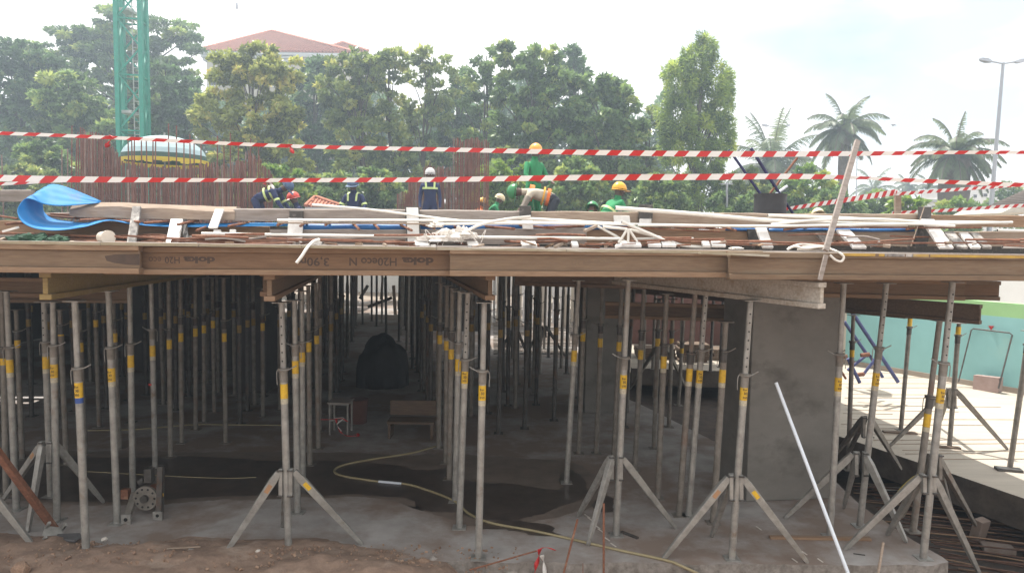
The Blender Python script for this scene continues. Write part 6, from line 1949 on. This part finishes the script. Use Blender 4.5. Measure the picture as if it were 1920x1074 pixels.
def tree(label, Yt, lobes, mt, base_px, dens=.30, L=.30, Wd=.13, clump=15, cat='tree', name='broadleaf_tree', sparse=1.0, trunk_r=.16, flat=.7, group=None, bark='bark', depthk=.8, zb=0.0):
    k = Yt / FPX
    bp = onY(base_px, 430, Yt); base = Vector((bp.x, Yt, zb))
    t = thing(name, label, cat, base, group)
    C, T, Nn, clumps = [], [], [], []
    for lb in lobes:
        cx_, cy_, rx, ry = lb[:4]
        den = lb[4] if len(lb) > 4 else 1.0
        c0 = np.array(onY(cx_, cy_, Yt))
        rr = np.array([rx * k, min(rx, ry) * k * depthk, ry * k])
        nc = max(3, int(rx * ry / (clump * clump) * 3.0 * sparse * den))
        for _ in range(nc):
            d = rng.normal(size=3); d /= np.linalg.norm(d)
            q = rng.uniform(.25, 1.0) ** .45
            cc = c0 + d * rr * q
            if cc[2] < zb + .3: continue
            clumps.append(cc)
            cr = clump * k * rng.uniform(.55, 1.2)
            nl = int(dens * clump * clump * 1.25 * (cr / (clump * k)) ** 2)
            dd = rng.normal(size=(nl, 3)); dd /= np.linalg.norm(dd, axis=1)[:, None]
            rad = cr * rng.uniform(.35, 1.0, nl)[:, None] ** .6
            p_ = cc + dd * rad * np.array([1, 1, flat])
            C.append(p_); Nn.append(dd * .8 + d * .4)
            T.append(np.full(nl, np.clip(rng.normal(.48, .28), .02, 1)))
    crown = leaves(np.concatenate(C), np.concatenate(T), np.concatenate(Nn), L, Wd, 'crown', LM[mt], t)
    mb = MB()
    zs = [c_[2] for c_ in clumps]; ztop = max(zs) - .3
    topx = np.mean([c_[0] for c_ in clumps if c_[2] > np.percentile(zs, 75)])
    pts = []
    for i in range(7):
        q = i / 6
        pts.append(Vector((base.x + (topx - base.x) * q + .15 * math.sin(q * 5 + base.x), Yt + .1 * math.sin(q * 7), base.z + (ztop - base.z) * q)))
    mb.tube(pts, [trunk_r * (1 - .82 * i / 6) for i in range(7)], 8)
    for cc in clumps[::max(1, len(clumps) // 26)]:
        q = max(.2, min(.92, (cc[2] - base.z) / max(.5, ztop - base.z) - .22))
        a_ = pts[0].lerp(pts[-1], q)
        a_ = Vector((base.x + (topx - base.x) * q, Yt, base.z + (ztop - base.z) * q))
        b_ = Vector(cc)
        mid = a_.lerp(b_, .5) + Vector((0, 0, .25))
        mb.tube([a_, mid, b_], [trunk_r * .35 * (1 - q * .5), trunk_r * .2, trunk_r * .07], 5, cap=False)
    mb.build('trunk', M[bark], t)
    return t

tree('tall spreading tree with flat layered crown behind the crane', 50, [(212, 38, 48, 26), (150, 72, 74, 28), (300, 62, 84, 26), (90, 100, 60, 26), (200, 85, 70, 36), (110, 135, 70, 40), (215, 115, 80, 50), (330, 105, 58, 40), (180, 190, 120, 60), (320, 180, 80, 60)], 'mid', 235, flat=.45, clump=17, trunk_r=.3, L=.36)
tree('bushy tree at the left border with dark foliage', 42, [(35, 105, 45, 32), (80, 130, 40, 40), (10, 165, 70, 60), (70, 210, 60, 60), (20, 290, 80, 80)], 'dark', 20)
tree('rounded tree left of the crane in front of the layered one', 38, [(130, 190, 62, 55), (170, 260, 70, 60), (110, 290, 70, 60), (150, 350, 90, 50)], 'mid', 150)
tree('dark tree directly right of the crane', 40, [(305, 180, 50, 60), (300, 260, 62, 65), (330, 330, 80, 60), (355, 205, 45, 55)], 'dark', 310)
tree('yellowish green tree in front of the tiled roof', 33, [(487, 108, 36, 26), (430, 125, 46, 26), (440, 150, 52, 38), (535, 132, 38, 26), (515, 150, 44, 42), (400, 210, 45, 50), (480, 225, 62, 60), (545, 225, 32, 55), (450, 310, 70, 55), (530, 320, 50, 50)], 'yellow', 466, sparse=.85, clump=13, L=.26, Wd=.11, trunk_r=.12)
tree('blue green tree right of the yellowish one', 44, [(590, 175, 42, 55), (600, 260, 45, 60), (590, 335, 55, 50), (615, 130, 34, 26), (570, 130, 26, 22)], 'dark', 598)
tree('olive tree right of the tiled roof', 36, [(668, 118, 46, 26), (700, 118, 34, 24), (640, 165, 46, 45), (690, 180, 42, 50), (660, 250, 55, 60), (670, 330, 60, 55)], 'olive', 682, sparse=.8, clump=13, L=.26, Wd=.11)
tree('thin olive tree with its bare stem showing in sky gaps', 37, [(740, 112, 40, 20), (728, 150, 34, 26, .6), (745, 200, 30, 28, .5), (735, 260, 42, 42), (740, 330, 50, 50)], 'olive', 733, sparse=.75, clump=12, L=.26, Wd=.11, trunk_r=.13)
tree('slender tree with slanting stems left of centre', 38, [(805, 112, 42, 20), (785, 150, 26, 26, .55), (830, 165, 36, 40), (800, 230, 45, 50), (790, 310, 60, 60)], 'olive', 779, sparse=.75, clump=12, L=.26, Wd=.11, trunk_r=.14)
tree('dark leafed tree filling the gap at the centre', 43, [(850, 220, 48, 50), (845, 300, 60, 60), (870, 160, 26, 30)], 'dark', 848)
tree('small crowned tree with a dark stem visible below its top', 38, [(913, 112, 22, 22), (895, 140, 32, 28), (925, 175, 35, 30), (885, 200, 28, 34, .6), (905, 265, 50, 45), (905, 330, 60, 50)], 'mid', 900, sparse=.8, clump=12, L=.26, Wd=.11, trunk_r=.13)
tree('large full tree behind the standing green worker', 36, [(955, 108, 26, 24), (1015, 108, 40, 26), (985, 165, 62, 45), (1040, 190, 60, 60), (980, 250, 62, 60), (1060, 290, 80, 65), (980, 330, 70, 50)], 'mid', 1000, clump=14)
tree('darker crown peeping out behind the large full tree', 44, [(1070, 118, 30, 28), (1085, 165, 34, 40), (1080, 230, 40, 50)], 'dark', 1075)
tree('wide rounded tree sloping down towards the tall fine leaved one', 36, [(1125, 160, 40, 26), (1165, 190, 38, 36), (1120, 220, 60, 50), (1185, 255, 32, 45), (1140, 300, 75, 55), (1170, 350, 60, 40)], 'mid', 1135, clump=14)
tree('low straggly tree in the gap before the tall fine leaved one', 37, [(1220, 235, 16, 34, .7), (1205, 300, 28, 36), (1225, 350, 42, 44)], 'olive', 1218, clump=11, sparse=.8, L=.24, Wd=.1)
tree('tall fine leaved eucalyptus standing alone', 34, [(1325, 88, 22, 24), (1305, 118, 36, 30), (1275, 155, 36, 45), (1335, 165, 38, 45), (1355, 205, 26, 38), (1275, 220, 40, 48), (1330, 250, 52, 45), (1260, 275, 26, 42), (1315, 310, 52, 45, .7), (1300, 365, 56, 40)], 'euca', 1308, clump=10, dens=.75, L=.26, Wd=.038, flat=1.5, name='eucalyptus_tree')
# undergrowth
for px, py, rx, ry, Yb, mt, lb in ((520, 350, 60, 42, 28, 'bright', 'bright bush right of the rebar wall'), (590, 360, 45, 38, 30, 'olive', 'olive bush behind the red helmet'), (640, 360, 40, 40, 29, 'mid', 'bush behind the kneeling worker'), (710, 355, 50, 42, 30, 'mid', 'dark bush between the two navy workers'),
                                   (950, 345, 55, 48, 27, 'bright', 'bright leafed bush left of the bending worker'), (1080, 350, 60, 50, 30, 'mid', 'bush behind the crouching green worker'), (1240, 365, 50, 42, 30, 'mid', 'bush right of the dark square cleat'), (1400, 360, 42, 42, 33, 'olive', 'bush at the foot of the eucalyptus'),
                                   (1390, 385, 60, 30, 30, 'mid', 'low bush behind the black barrel'), (1525, 350, 50, 45, 34, 'bright', 'bright green bush behind the leaning stick'), (1560, 385, 50, 32, 32, 'mid', 'low shrub below the middle palm'), (1640, 385, 44, 24, 33, 'mid', 'low shrub left of the wooden stake'),
                                   (1700, 388, 34, 22, 28, 'bright', 'light green shrub right of the wooden stake'), (1800, 388, 60, 16, 36, 'bright', 'low shrub under the thick palm'), (1890, 362, 30, 22, 48, 'mid', 'distant bush at the right border'), (60, 360, 70, 50, 30, 'olive', 'bush at the left border above the blue sheet'),
                                   (80, 300, 60, 40, 31, 'mid', 'small tree crown behind the left single bars'), (450, 370, 60, 40, 29, 'mid', 'bush behind the right end of the rebar wall'), (1460, 380, 40, 34, 35, 'mid', 'bush directly behind the barrel poles')):
    tree(lb, Yb, [(px, py, rx, ry), (px + rx * .5, py + ry * .6, rx * .8, ry * .6), (px - rx * .4, py + ry * .7, rx * .8, ry * .6), (px, py + 70, rx, 40)], mt, px, cat='shrub', name='shrub', clump=11, L=.24, Wd=.10, trunk_r=.05, dens=.34)
# distant wood closing the view
k_ = 60 / FPX
N_ = 26000
X_ = rng.uniform(-60, 1260, N_); top_ = 178 + 24 * np.sin(X_ / 57) + 18 * np.sin(X_ / 23)
Yp = top_ + (430 - top_) * rng.uniform(0, 1, N_) ** .9
C_ = np.array([list(onY(a, b, 60 + c)) for a, b, c in zip(X_, Yp, rng.uniform(-2, 4, N_))])
tn = .4 + .25 * np.sin(X_ / 19) * np.sin(Yp / 14)
o = leaves(C_, tn, rng.normal(size=(N_, 3)), .62, .34, 'distant_wood', LM['dark'], None); o['kind'] = 'stuff'; o['label'] = 'distant wood closing the gaps between the tree trunks'; o['category'] = 'wood'

# ------------------------------------------------------------------ palms
def palm(label, Yt, px, py_crown, base_w, R_px, nf, seed, droop=1.0, dead=8, old=0, lean=0):
    rr = random.Random(seed)
    k = Yt / FPX
    c = onY(px, py_crown, Yt); base = Vector((c.x - lean * k, Yt, 0))
    t = thing('palm_tree', label, 'palm tree', base)
    mb = MB(); n = 12
    rb_ = base_w * k / 2
    pts = [base.lerp(c, i / n) for i in range(n + 1)]
    mb.tube(pts, [rb_ * (1.25 - .35 * min(1, i / 4) + .06 * (i % 2)) for i in range(n)] + [min(rb_, .6)], 10)
    mb.build('trunk', M['palmbark'], t)
    mb = MB()
    rq = min(rb_ * 2.1, .75)
    mb.tube([c - Vector((0, 0, rq * 1.6)), c - Vector((0, 0, .3)), c + Vector((0, 0, rq * .6))], [min(rb_, rq * .9), rq, rq * .4], 10)
    mb.build('crown_base', M['palmbark'], t)
    Rm = R_px * k
    for i in range(nf + dead):
        az = 2 * math.pi * (i * .381966) + rr.uniform(-.2, .2)
        isd = i >= nf
        q_ = i / nf
        el = R(76 - 100 * q_ + rr.uniform(-12, 12)) if not isd else R(-50 - rr.uniform(0, 32))
        Lf = Rm * (rr.uniform(1.0, 1.22)) * (1 if not isd else .6)
        hv = Vector((math.cos(az), math.sin(az), 0))
        p_ = c.copy(); d = hv * math.cos(el) + Vector((0, 0, 1)) * math.sin(el)
        path = [p_.copy()]; dirs = [d.copy()]
        ns = 14
        for s_ in range(ns):
            p_ = p_ + d * (Lf / ns)
            bend_ = (.10 + .07 * s_ / ns) * droop
            d = (d - Vector((0, 0, bend_))).normalized()
            path.append(p_.copy()); dirs.append(d.copy())
        mb = MB(); mb.tube(path[::2] if ns % 2 == 0 else path, .03, 4, cap=False)
        mb.mi = 1
        side = d.cross(Vector((0, 0, 1))).normalized() if abs(d.z) < .98 else Vector((-hv.y, hv.x, 0))
        side = Vector((-hv.y, hv.x, 0))
        for s_ in range(2, ns * 4 + 1):
            q = s_ / (ns * 4)
            i0 = min(ns - 1, int(q * ns)); fr_ = q * ns - i0
            pc_ = path[i0].lerp(path[i0 + 1], fr_)
            dd = dirs[i0]
            ll = Rm * .27 * math.sin(math.pi * min(1, q * .9 + .1)) ** .6 * rr.uniform(.8, 1.1)
            for sg in (-1, 1):
                ld = (side * sg * .75 + dd * .55 + Vector((0, 0, -.35 - rr.uniform(0, .45)))).normalized()
                wd = dd * .038
                mb.add([pc_ - wd, pc_ + wd, pc_ + ld * ll * .6 + wd * .8 - Vector((0, 0, .03)), pc_ + ld * ll - Vector((0, 0, .12 * ll)), pc_ + ld * ll * .6 - wd * .8], [(0, 1, 2, 3, 4)])
        me = mb.mesh('frond', [M['palmbark'], LM['palm']])
        at = me.attributes.new('tone', 'FLOAT', 'FACE')
        tv = .15 + .5 * rr.random() if not isd else .95
        at.data.foreach_set('value', np.clip(tv + rng.normal(0, .1, len(me.polygons)), 0, 1))
        link('frond', me, t)
    return t
palm('tall oil palm behind the long leaning wooden stick', 50, 1583, 245, 20, 74, 28, 3, droop=1.05, dead=6, lean=-6)
palm('oil palm behind the barrel poles, crown low and wide', 55, 1447, 312, 26, 96, 28, 5, droop=.75, dead=6)
palm('thick trunked oil palm near the lamp post at the right', 42, 1792, 292, 56, 80, 32, 8, droop=1.1, dead=10)
palm('small distant palm left of the wooden stake', 85, 1638, 358, 10, 46, 16, 11, droop=1.1, dead=0)
palm('small distant palm just right of the wooden stake', 88, 1700, 350, 8, 30, 14, 13, droop=1.1, dead=0)
palm('small distant palm between the stake and the thick palm', 80, 1742, 352, 8, 34, 14, 17, droop=1.1, dead=0)

# ------------------------------------------------------------------ street lamps, antenna, poles
def lamp(label, Yt, px_top, py_top, px_bot, arm_px, r_, name='street_lamp', zb=0):
    tp = onY(px_top, py_top, Yt); bt = onY(px_bot, 345, Yt)
    d = (tp - bt).normalized(); b0_ = bt - d * (bt.z / d.z)
    t = thing(name, label, 'street lamp', b0_)
    mb = MB(); mb.tube([b0_, tp], [r_ * 1.5, r_ * .8], 10); mb.build('pole', M['lamp'], t)
    a_ = arm_px * Yt / FPX
    for s in (-1, 1):
        e_ = tp + Vector((s * a_ * .5, 0, .05)); f_ = tp + Vector((s * a_, 0, .16))
        mb = MB(); mb.tube([tp - Vector((0, 0, .05)), e_], .04, 6); arm = mb.build('arm', M['lamp'], t)
        mb = MB(); m_ = (e_ + f_) / 2
        n = 8; vs = []
        for (q, w_, h_) in ((0, .09, .05), (.35, .17, .09), (.85, .12, .07), (1, .04, .03)):
            cc = e_.lerp(f_, q)
            vs += [cc + Vector((0, -w_, -h_)), cc + Vector((0, w_, -h_)), cc + Vector((0, w_ * .6, h_)), cc + Vector((0, -w_ * .6, h_))]
        fs = [(3, 2, 1, 0), (12, 13, 14, 15)]
        for i in range(3):
            for j in range(4):
                jn = (j + 1) % 4
                fs.append((i * 4 + j, i * 4 + jn, i * 4 + 4 + jn, i * 4 + 4 + j))
        mb.add(vs, fs); mb.build('lamp_head', M['lamp'], t)
    return t
lamp('tall grey double armed street lamp at the right border', 36, 1881, 118, 1862, 44, .09)
lamp('distant double armed street lamp in front of the low wide palm', 62, 1455, 238, 1451, 27, .085)
lamp('far small street lamp between the tall palm and the stick', 80, 1607, 290, 1606, 14, .06)
t = thing('antenna_mast', 'thin antenna mast with a small head above the tiled roof', 'antenna', onY(444, 300, 75))
mb = MB(); mb.tube([onY(444, 90, 75), onY(444, 16, 75)], .035, 6); mb.build('mast', M['lamp'], t)
q = onY(444, 10, 75)
mb = MB(); mb.tube([q - Vector((0, 0, .35)), q + Vector((0, 0, .2))], [.16, .10], 8); mb.build('antenna_head', M['lamp'], t)
t = thing('utility_pole', 'thin pale utility pole behind the bush left of the barrel', 'pole', onY(1363, 400, 30))
mb = MB(); mb.tube([onY(1363, 440, 30), onY(1363, 342, 30)], .05, 6); mb.build('pole_shaft', M['lamp'], t)
mb = MB(); mb.bar(onY(1352, 345, 30), onY(1374, 345, 30), .05, .05); mb.build('crossarm', M['lamp'], t)
# distant bird
q = onY(1676, 236, 60)
mb = MB(); mb.add([q, q + Vector((-.12, .1, .12)), q + Vector((-.25, 0, .05)), q + Vector((-.1, -.1, .02)), q + Vector((.12, .1, .12)), q + Vector((.25, 0, .02)), q + Vector((.1, -.1, .0)), q + Vector((0, .2, -.05)), q + Vector((0, -.25, -.03))],
                  [(0, 1, 2, 3), (0, 6, 5, 4), (0, 3, 8, 6), (0, 4, 7, 1)])
tag(mb.build('bird', M['steeld']), 'tiny bird in the white sky between the two large palms', 'bird')

# ------------------------------------------------------------------ buildings behind
YB = 68
def tiled_hip(label, ridge_px, eave_px, Yr, Ye, wall_h, body=True, step=.30, mtw='cream'):
    """front slope polygon between ridge and eave, with raised tile rows"""
    rl, rr_ = [onY(x, y, Yr) for x, y in ridge_px]
    el, er = [onY(x, y, Ye) for x, y in eave_px]
    el.z = er.z = (el.z + er.z) / 2; rl.z = rr_.z = (rl.z + rr_.z) / 2
    t = thing('tiled_house', label, 'building', Vector(((el.x + er.x) / 2, Ye, 0)))
    bl_ = Vector((el.x, 2 * Yr - Ye, el.z)); br_ = Vector((er.x, 2 * Yr - Ye, er.z))
    mb = MB(); vs = [el, er, rr_, rl, bl_, br_]
    mb.add(vs, [(0, 1, 2, 3), (1, 5, 2), (5, 4, 3, 2), (4, 0, 3), (0, 4, 5, 1)])
    rf = mb.build('roof', M['rooftile'], t)
    mb = MB()
    L_ = (er - el).length; n = int(L_ / step)
    up_f = ((rl + rr_) / 2 - (el + er) / 2)
    for i in range(n + 1):
        q = i / n; x_ = el.x + (er.x - el.x) * q
        # height at which this column meets hip or ridge
        if x_ < rl.x: h_ = (x_ - el.x) / max(.01, rl.x - el.x)
        elif x_ > rr_.x: h_ = (er.x - x_) / max(.01, er.x - rr_.x)
        else: h_ = 1
        if h_ < .03: continue
        a_ = Vector((x_, Ye, el.z)); b_ = Vector((x_, Ye + (Yr - Ye) * h_, el.z + (rl.z - el.z) * h_))
        m_ = max(1, int((b_ - a_).length / .42))
        for s_ in range(m_):
            p0 = a_.lerp(b_, s_ / m_); p1 = a_.lerp(b_, (s_ + 1) / m_)
            mb.tube([p0 + Vector((0, -.02, .23 * step)), p1 + Vector((0, 0, .07 * step))], [step * .36, step * .27], 5, cap=False)
    mb.build('roof_tiles', M['rooftile'], rf, 'stuff')
    mb = MB()
    for a_, b_ in ((el, rl), (er, rr_), (rl, rr_)):
        m_ = max(2, int((b_ - a_).length / .4))
        for s_ in range(m_):
            mb.tube([a_.lerp(b_, s_ / m_) + Vector((0, 0, .33 * step)), a_.lerp(b_, (s_ + 1) / m_) + Vector((0, 0, .43 * step))], [step * .5, step * .4], 6)
    mb.build('ridge_tiles', M['rooftile'], rf, 'stuff')
    D_ = 2 * (Yr - Ye)
    ctr = Vector(((el.x + er.x) / 2, Yr, 0)); W2 = L_ - 1.0
    for dz, hh, gr in (((-.16, .22, 0), (-.42, .22, -.25), (-.68, .22, -.5)) if step > .2 else ((-.08, .12, 0),)):
        mb = MB(); mb.box((ctr.x, ctr.y, el.z + dz), (L_ + gr, D_ + gr, hh)); mb.build('cornice', M['gutter'], t)
    mb = MB(); mb.box((ctr.x, ctr.y, (el.z - (.8 if step > .2 else .14)) / 2), (W2, max(.8, D_ - 1), el.z - (.8 if step > .2 else .14))); wl = mb.build('wall', M[mtw], t)
    return t, el, er, W2
t, el_, er_, W2 = tiled_hip('large house with an orange tiled hip roof behind the trees', [(508, 60), (512, 60)], [(372, 97), (668, 98)], 78, 66, 10)
yw = el_.y + .5
for r_ in range(3):
    for c_ in range(7):
        x_ = el_.x + 1.2 + c_ * (er_.x - el_.x - 2.4) / 6; z_ = el_.z - 2.3 - r_ * 3.0
        mb = MB(); mb.box((x_, yw - .02, z_), (1.2, .08, 1.5)); fr_ = mb.build('window', M['whitew'], t)
        mb = MB(); mb.box((x_, yw - .07, z_), (1.0, .03, 1.3)); mb.build('pane', M['filmdark'], fr_)
tiled_hip('lower wing with a second tiled roof end right of the large roof', [(640, 82), (646, 82)], [(598, 96), (690, 97)], 74, 69, 9, mtw='cream')
tiled_hip('small house with a tiled roof behind the kneeling worker', [(590, 371), (593, 371)], [(572, 388), (644, 388)], 27.0, 26.2, 2, step=.13, mtw='cream')
def block(label, x0, x1, ytop, Yd, mt, depth=6, wins=(), name='white_building'):
    a_ = onY(x0, ytop, Yd); b_ = onY(x1, ytop, Yd)
    t = thing(name, label, 'building', Vector(((a_.x + b_.x) / 2, Yd, 0)))
    mb = MB(); mb.box(((a_.x + b_.x) / 2, Yd + depth / 2, a_.z / 2), (b_.x - a_.x, depth, a_.z)); mb.build('wall', M[mt], t)
    mb = MB(); mb.box(((a_.x + b_.x) / 2, Yd + depth / 2, a_.z + .1), (b_.x - a_.x + .3, depth + .3, .2)); mb.build('roof_edge', M['gutter'], t)
    for (wx, wy, ww, wh) in wins:
        c_ = onY(wx, wy, Yd - .02); k = Yd / FPX
        mb = MB(); mb.box((c_.x, Yd - .02, c_.z), (ww * k, .1, wh * k)); w_ = mb.build('window', M['gutter'], t)
        mb = MB(); mb.box((c_.x, Yd - .08, c_.z), (ww * k * .85, .03, wh * k * .85)); mb.build('pane', M['filmdark'], w_)
    return t
block('white building behind the thick palm at the right', 1808, 1885, 352, 58, 'whitew', wins=((1847, 366, 7, 6), (1828, 368, 6, 6), (1868, 366, 6, 6)))
block('low pale building with a bluish roof left of the thick palm', 1735, 1772, 379, 50, 'whitew', wins=((1750, 388, 6, 4),), name='low_building')
block('pale house gap seen between the trees right of the yellowish tree', 555, 640, 108, 60, 'cream', wins=((580, 150, 12, 16), (612, 150, 12, 16), (580, 210, 12, 16), (612, 210, 12, 16), (580, 270, 12, 16)), name='pale_house')
# grey shed roof at the right border
a_ = onY(1828, 397, 22); b_ = onY(1930, 352, 22)
mb = MB(); mb.add([a_, onY(1990, 399, 22), onY(1990, 330, 22), b_, onY(1832, 396, 25), onY(1992, 399, 25), onY(1992, 330, 25), onY(1932, 352, 25)],
                  [(0, 1, 2, 3), (7, 6, 5, 4), (0, 3, 7, 4), (0, 4, 5, 1), (1, 5, 6, 2), (3, 2, 6, 7)])
t = mb.build('shed_roof', M['thatch']); tag(t, 'grey sloping shed roof at the right border', 'roof')
mb = MB()
for k in range(14):
    q = k / 14
    p0 = a_.lerp(b_, q); mb.bar(p0 + Vector((0, -.03, 0)), onY(1990, 399, 22).lerp(onY(1990, 330, 22), q * .95) + Vector((0, -.03, 0)), .03, .03)
mb.build('roof_batten', M['plank2'], t, 'stuff')
a_ = onY(1870, 400, 18); 
mb = MB(); mb.add([onY(1878, 399, 18), onY(1900, 388, 18), onY(1990, 382, 18), onY(1990, 399, 18), onY(1878, 399, 18) + Vector((0, 2, 0)), onY(1900, 388, 18) + Vector((0, 2, 0)), onY(1990, 382, 18) + Vector((0, 2, 0)), onY(1990, 399, 18) + Vector((0, 2, 0))],
                  [(0, 3, 2, 1), (4, 5, 6, 7), (0, 1, 5, 4), (1, 2, 6, 5), (2, 3, 7, 6), (0, 4, 7, 3)])
tag(mb.build('sand_heap', M['beamw']), 'pale sand coloured heap below the shed roof at the right border', 'heap')

# ------------------------------------------------------------------ air
if HAZE > 0:
    hm = bpy.data.materials.new('haze'); hm.use_nodes = True
    t_ = hm.node_tree
    t_.nodes.remove(t_.nodes['Principled BSDF'])
    pv = t_.nodes.new('ShaderNodeVolumePrincipled')
    pv.inputs['Color'].default_value = (0.72, 0.86, 1.0, 1)
    pv.inputs['Density'].default_value = HAZE
    pv.inputs['Anisotropy'].default_value = 0.45
    t_.links.new(pv.outputs[0], t_.nodes['Material Output'].inputs['Volume'])
    mb = MB(); mb.box((0, 59, 9.9), (240, 142, 23.0))
    hz = mb.build('haze', hm, None, 'stuff'); hz['label'] = 'pale sunlit haze in the air over the whole site'; hz['category'] = 'haze'
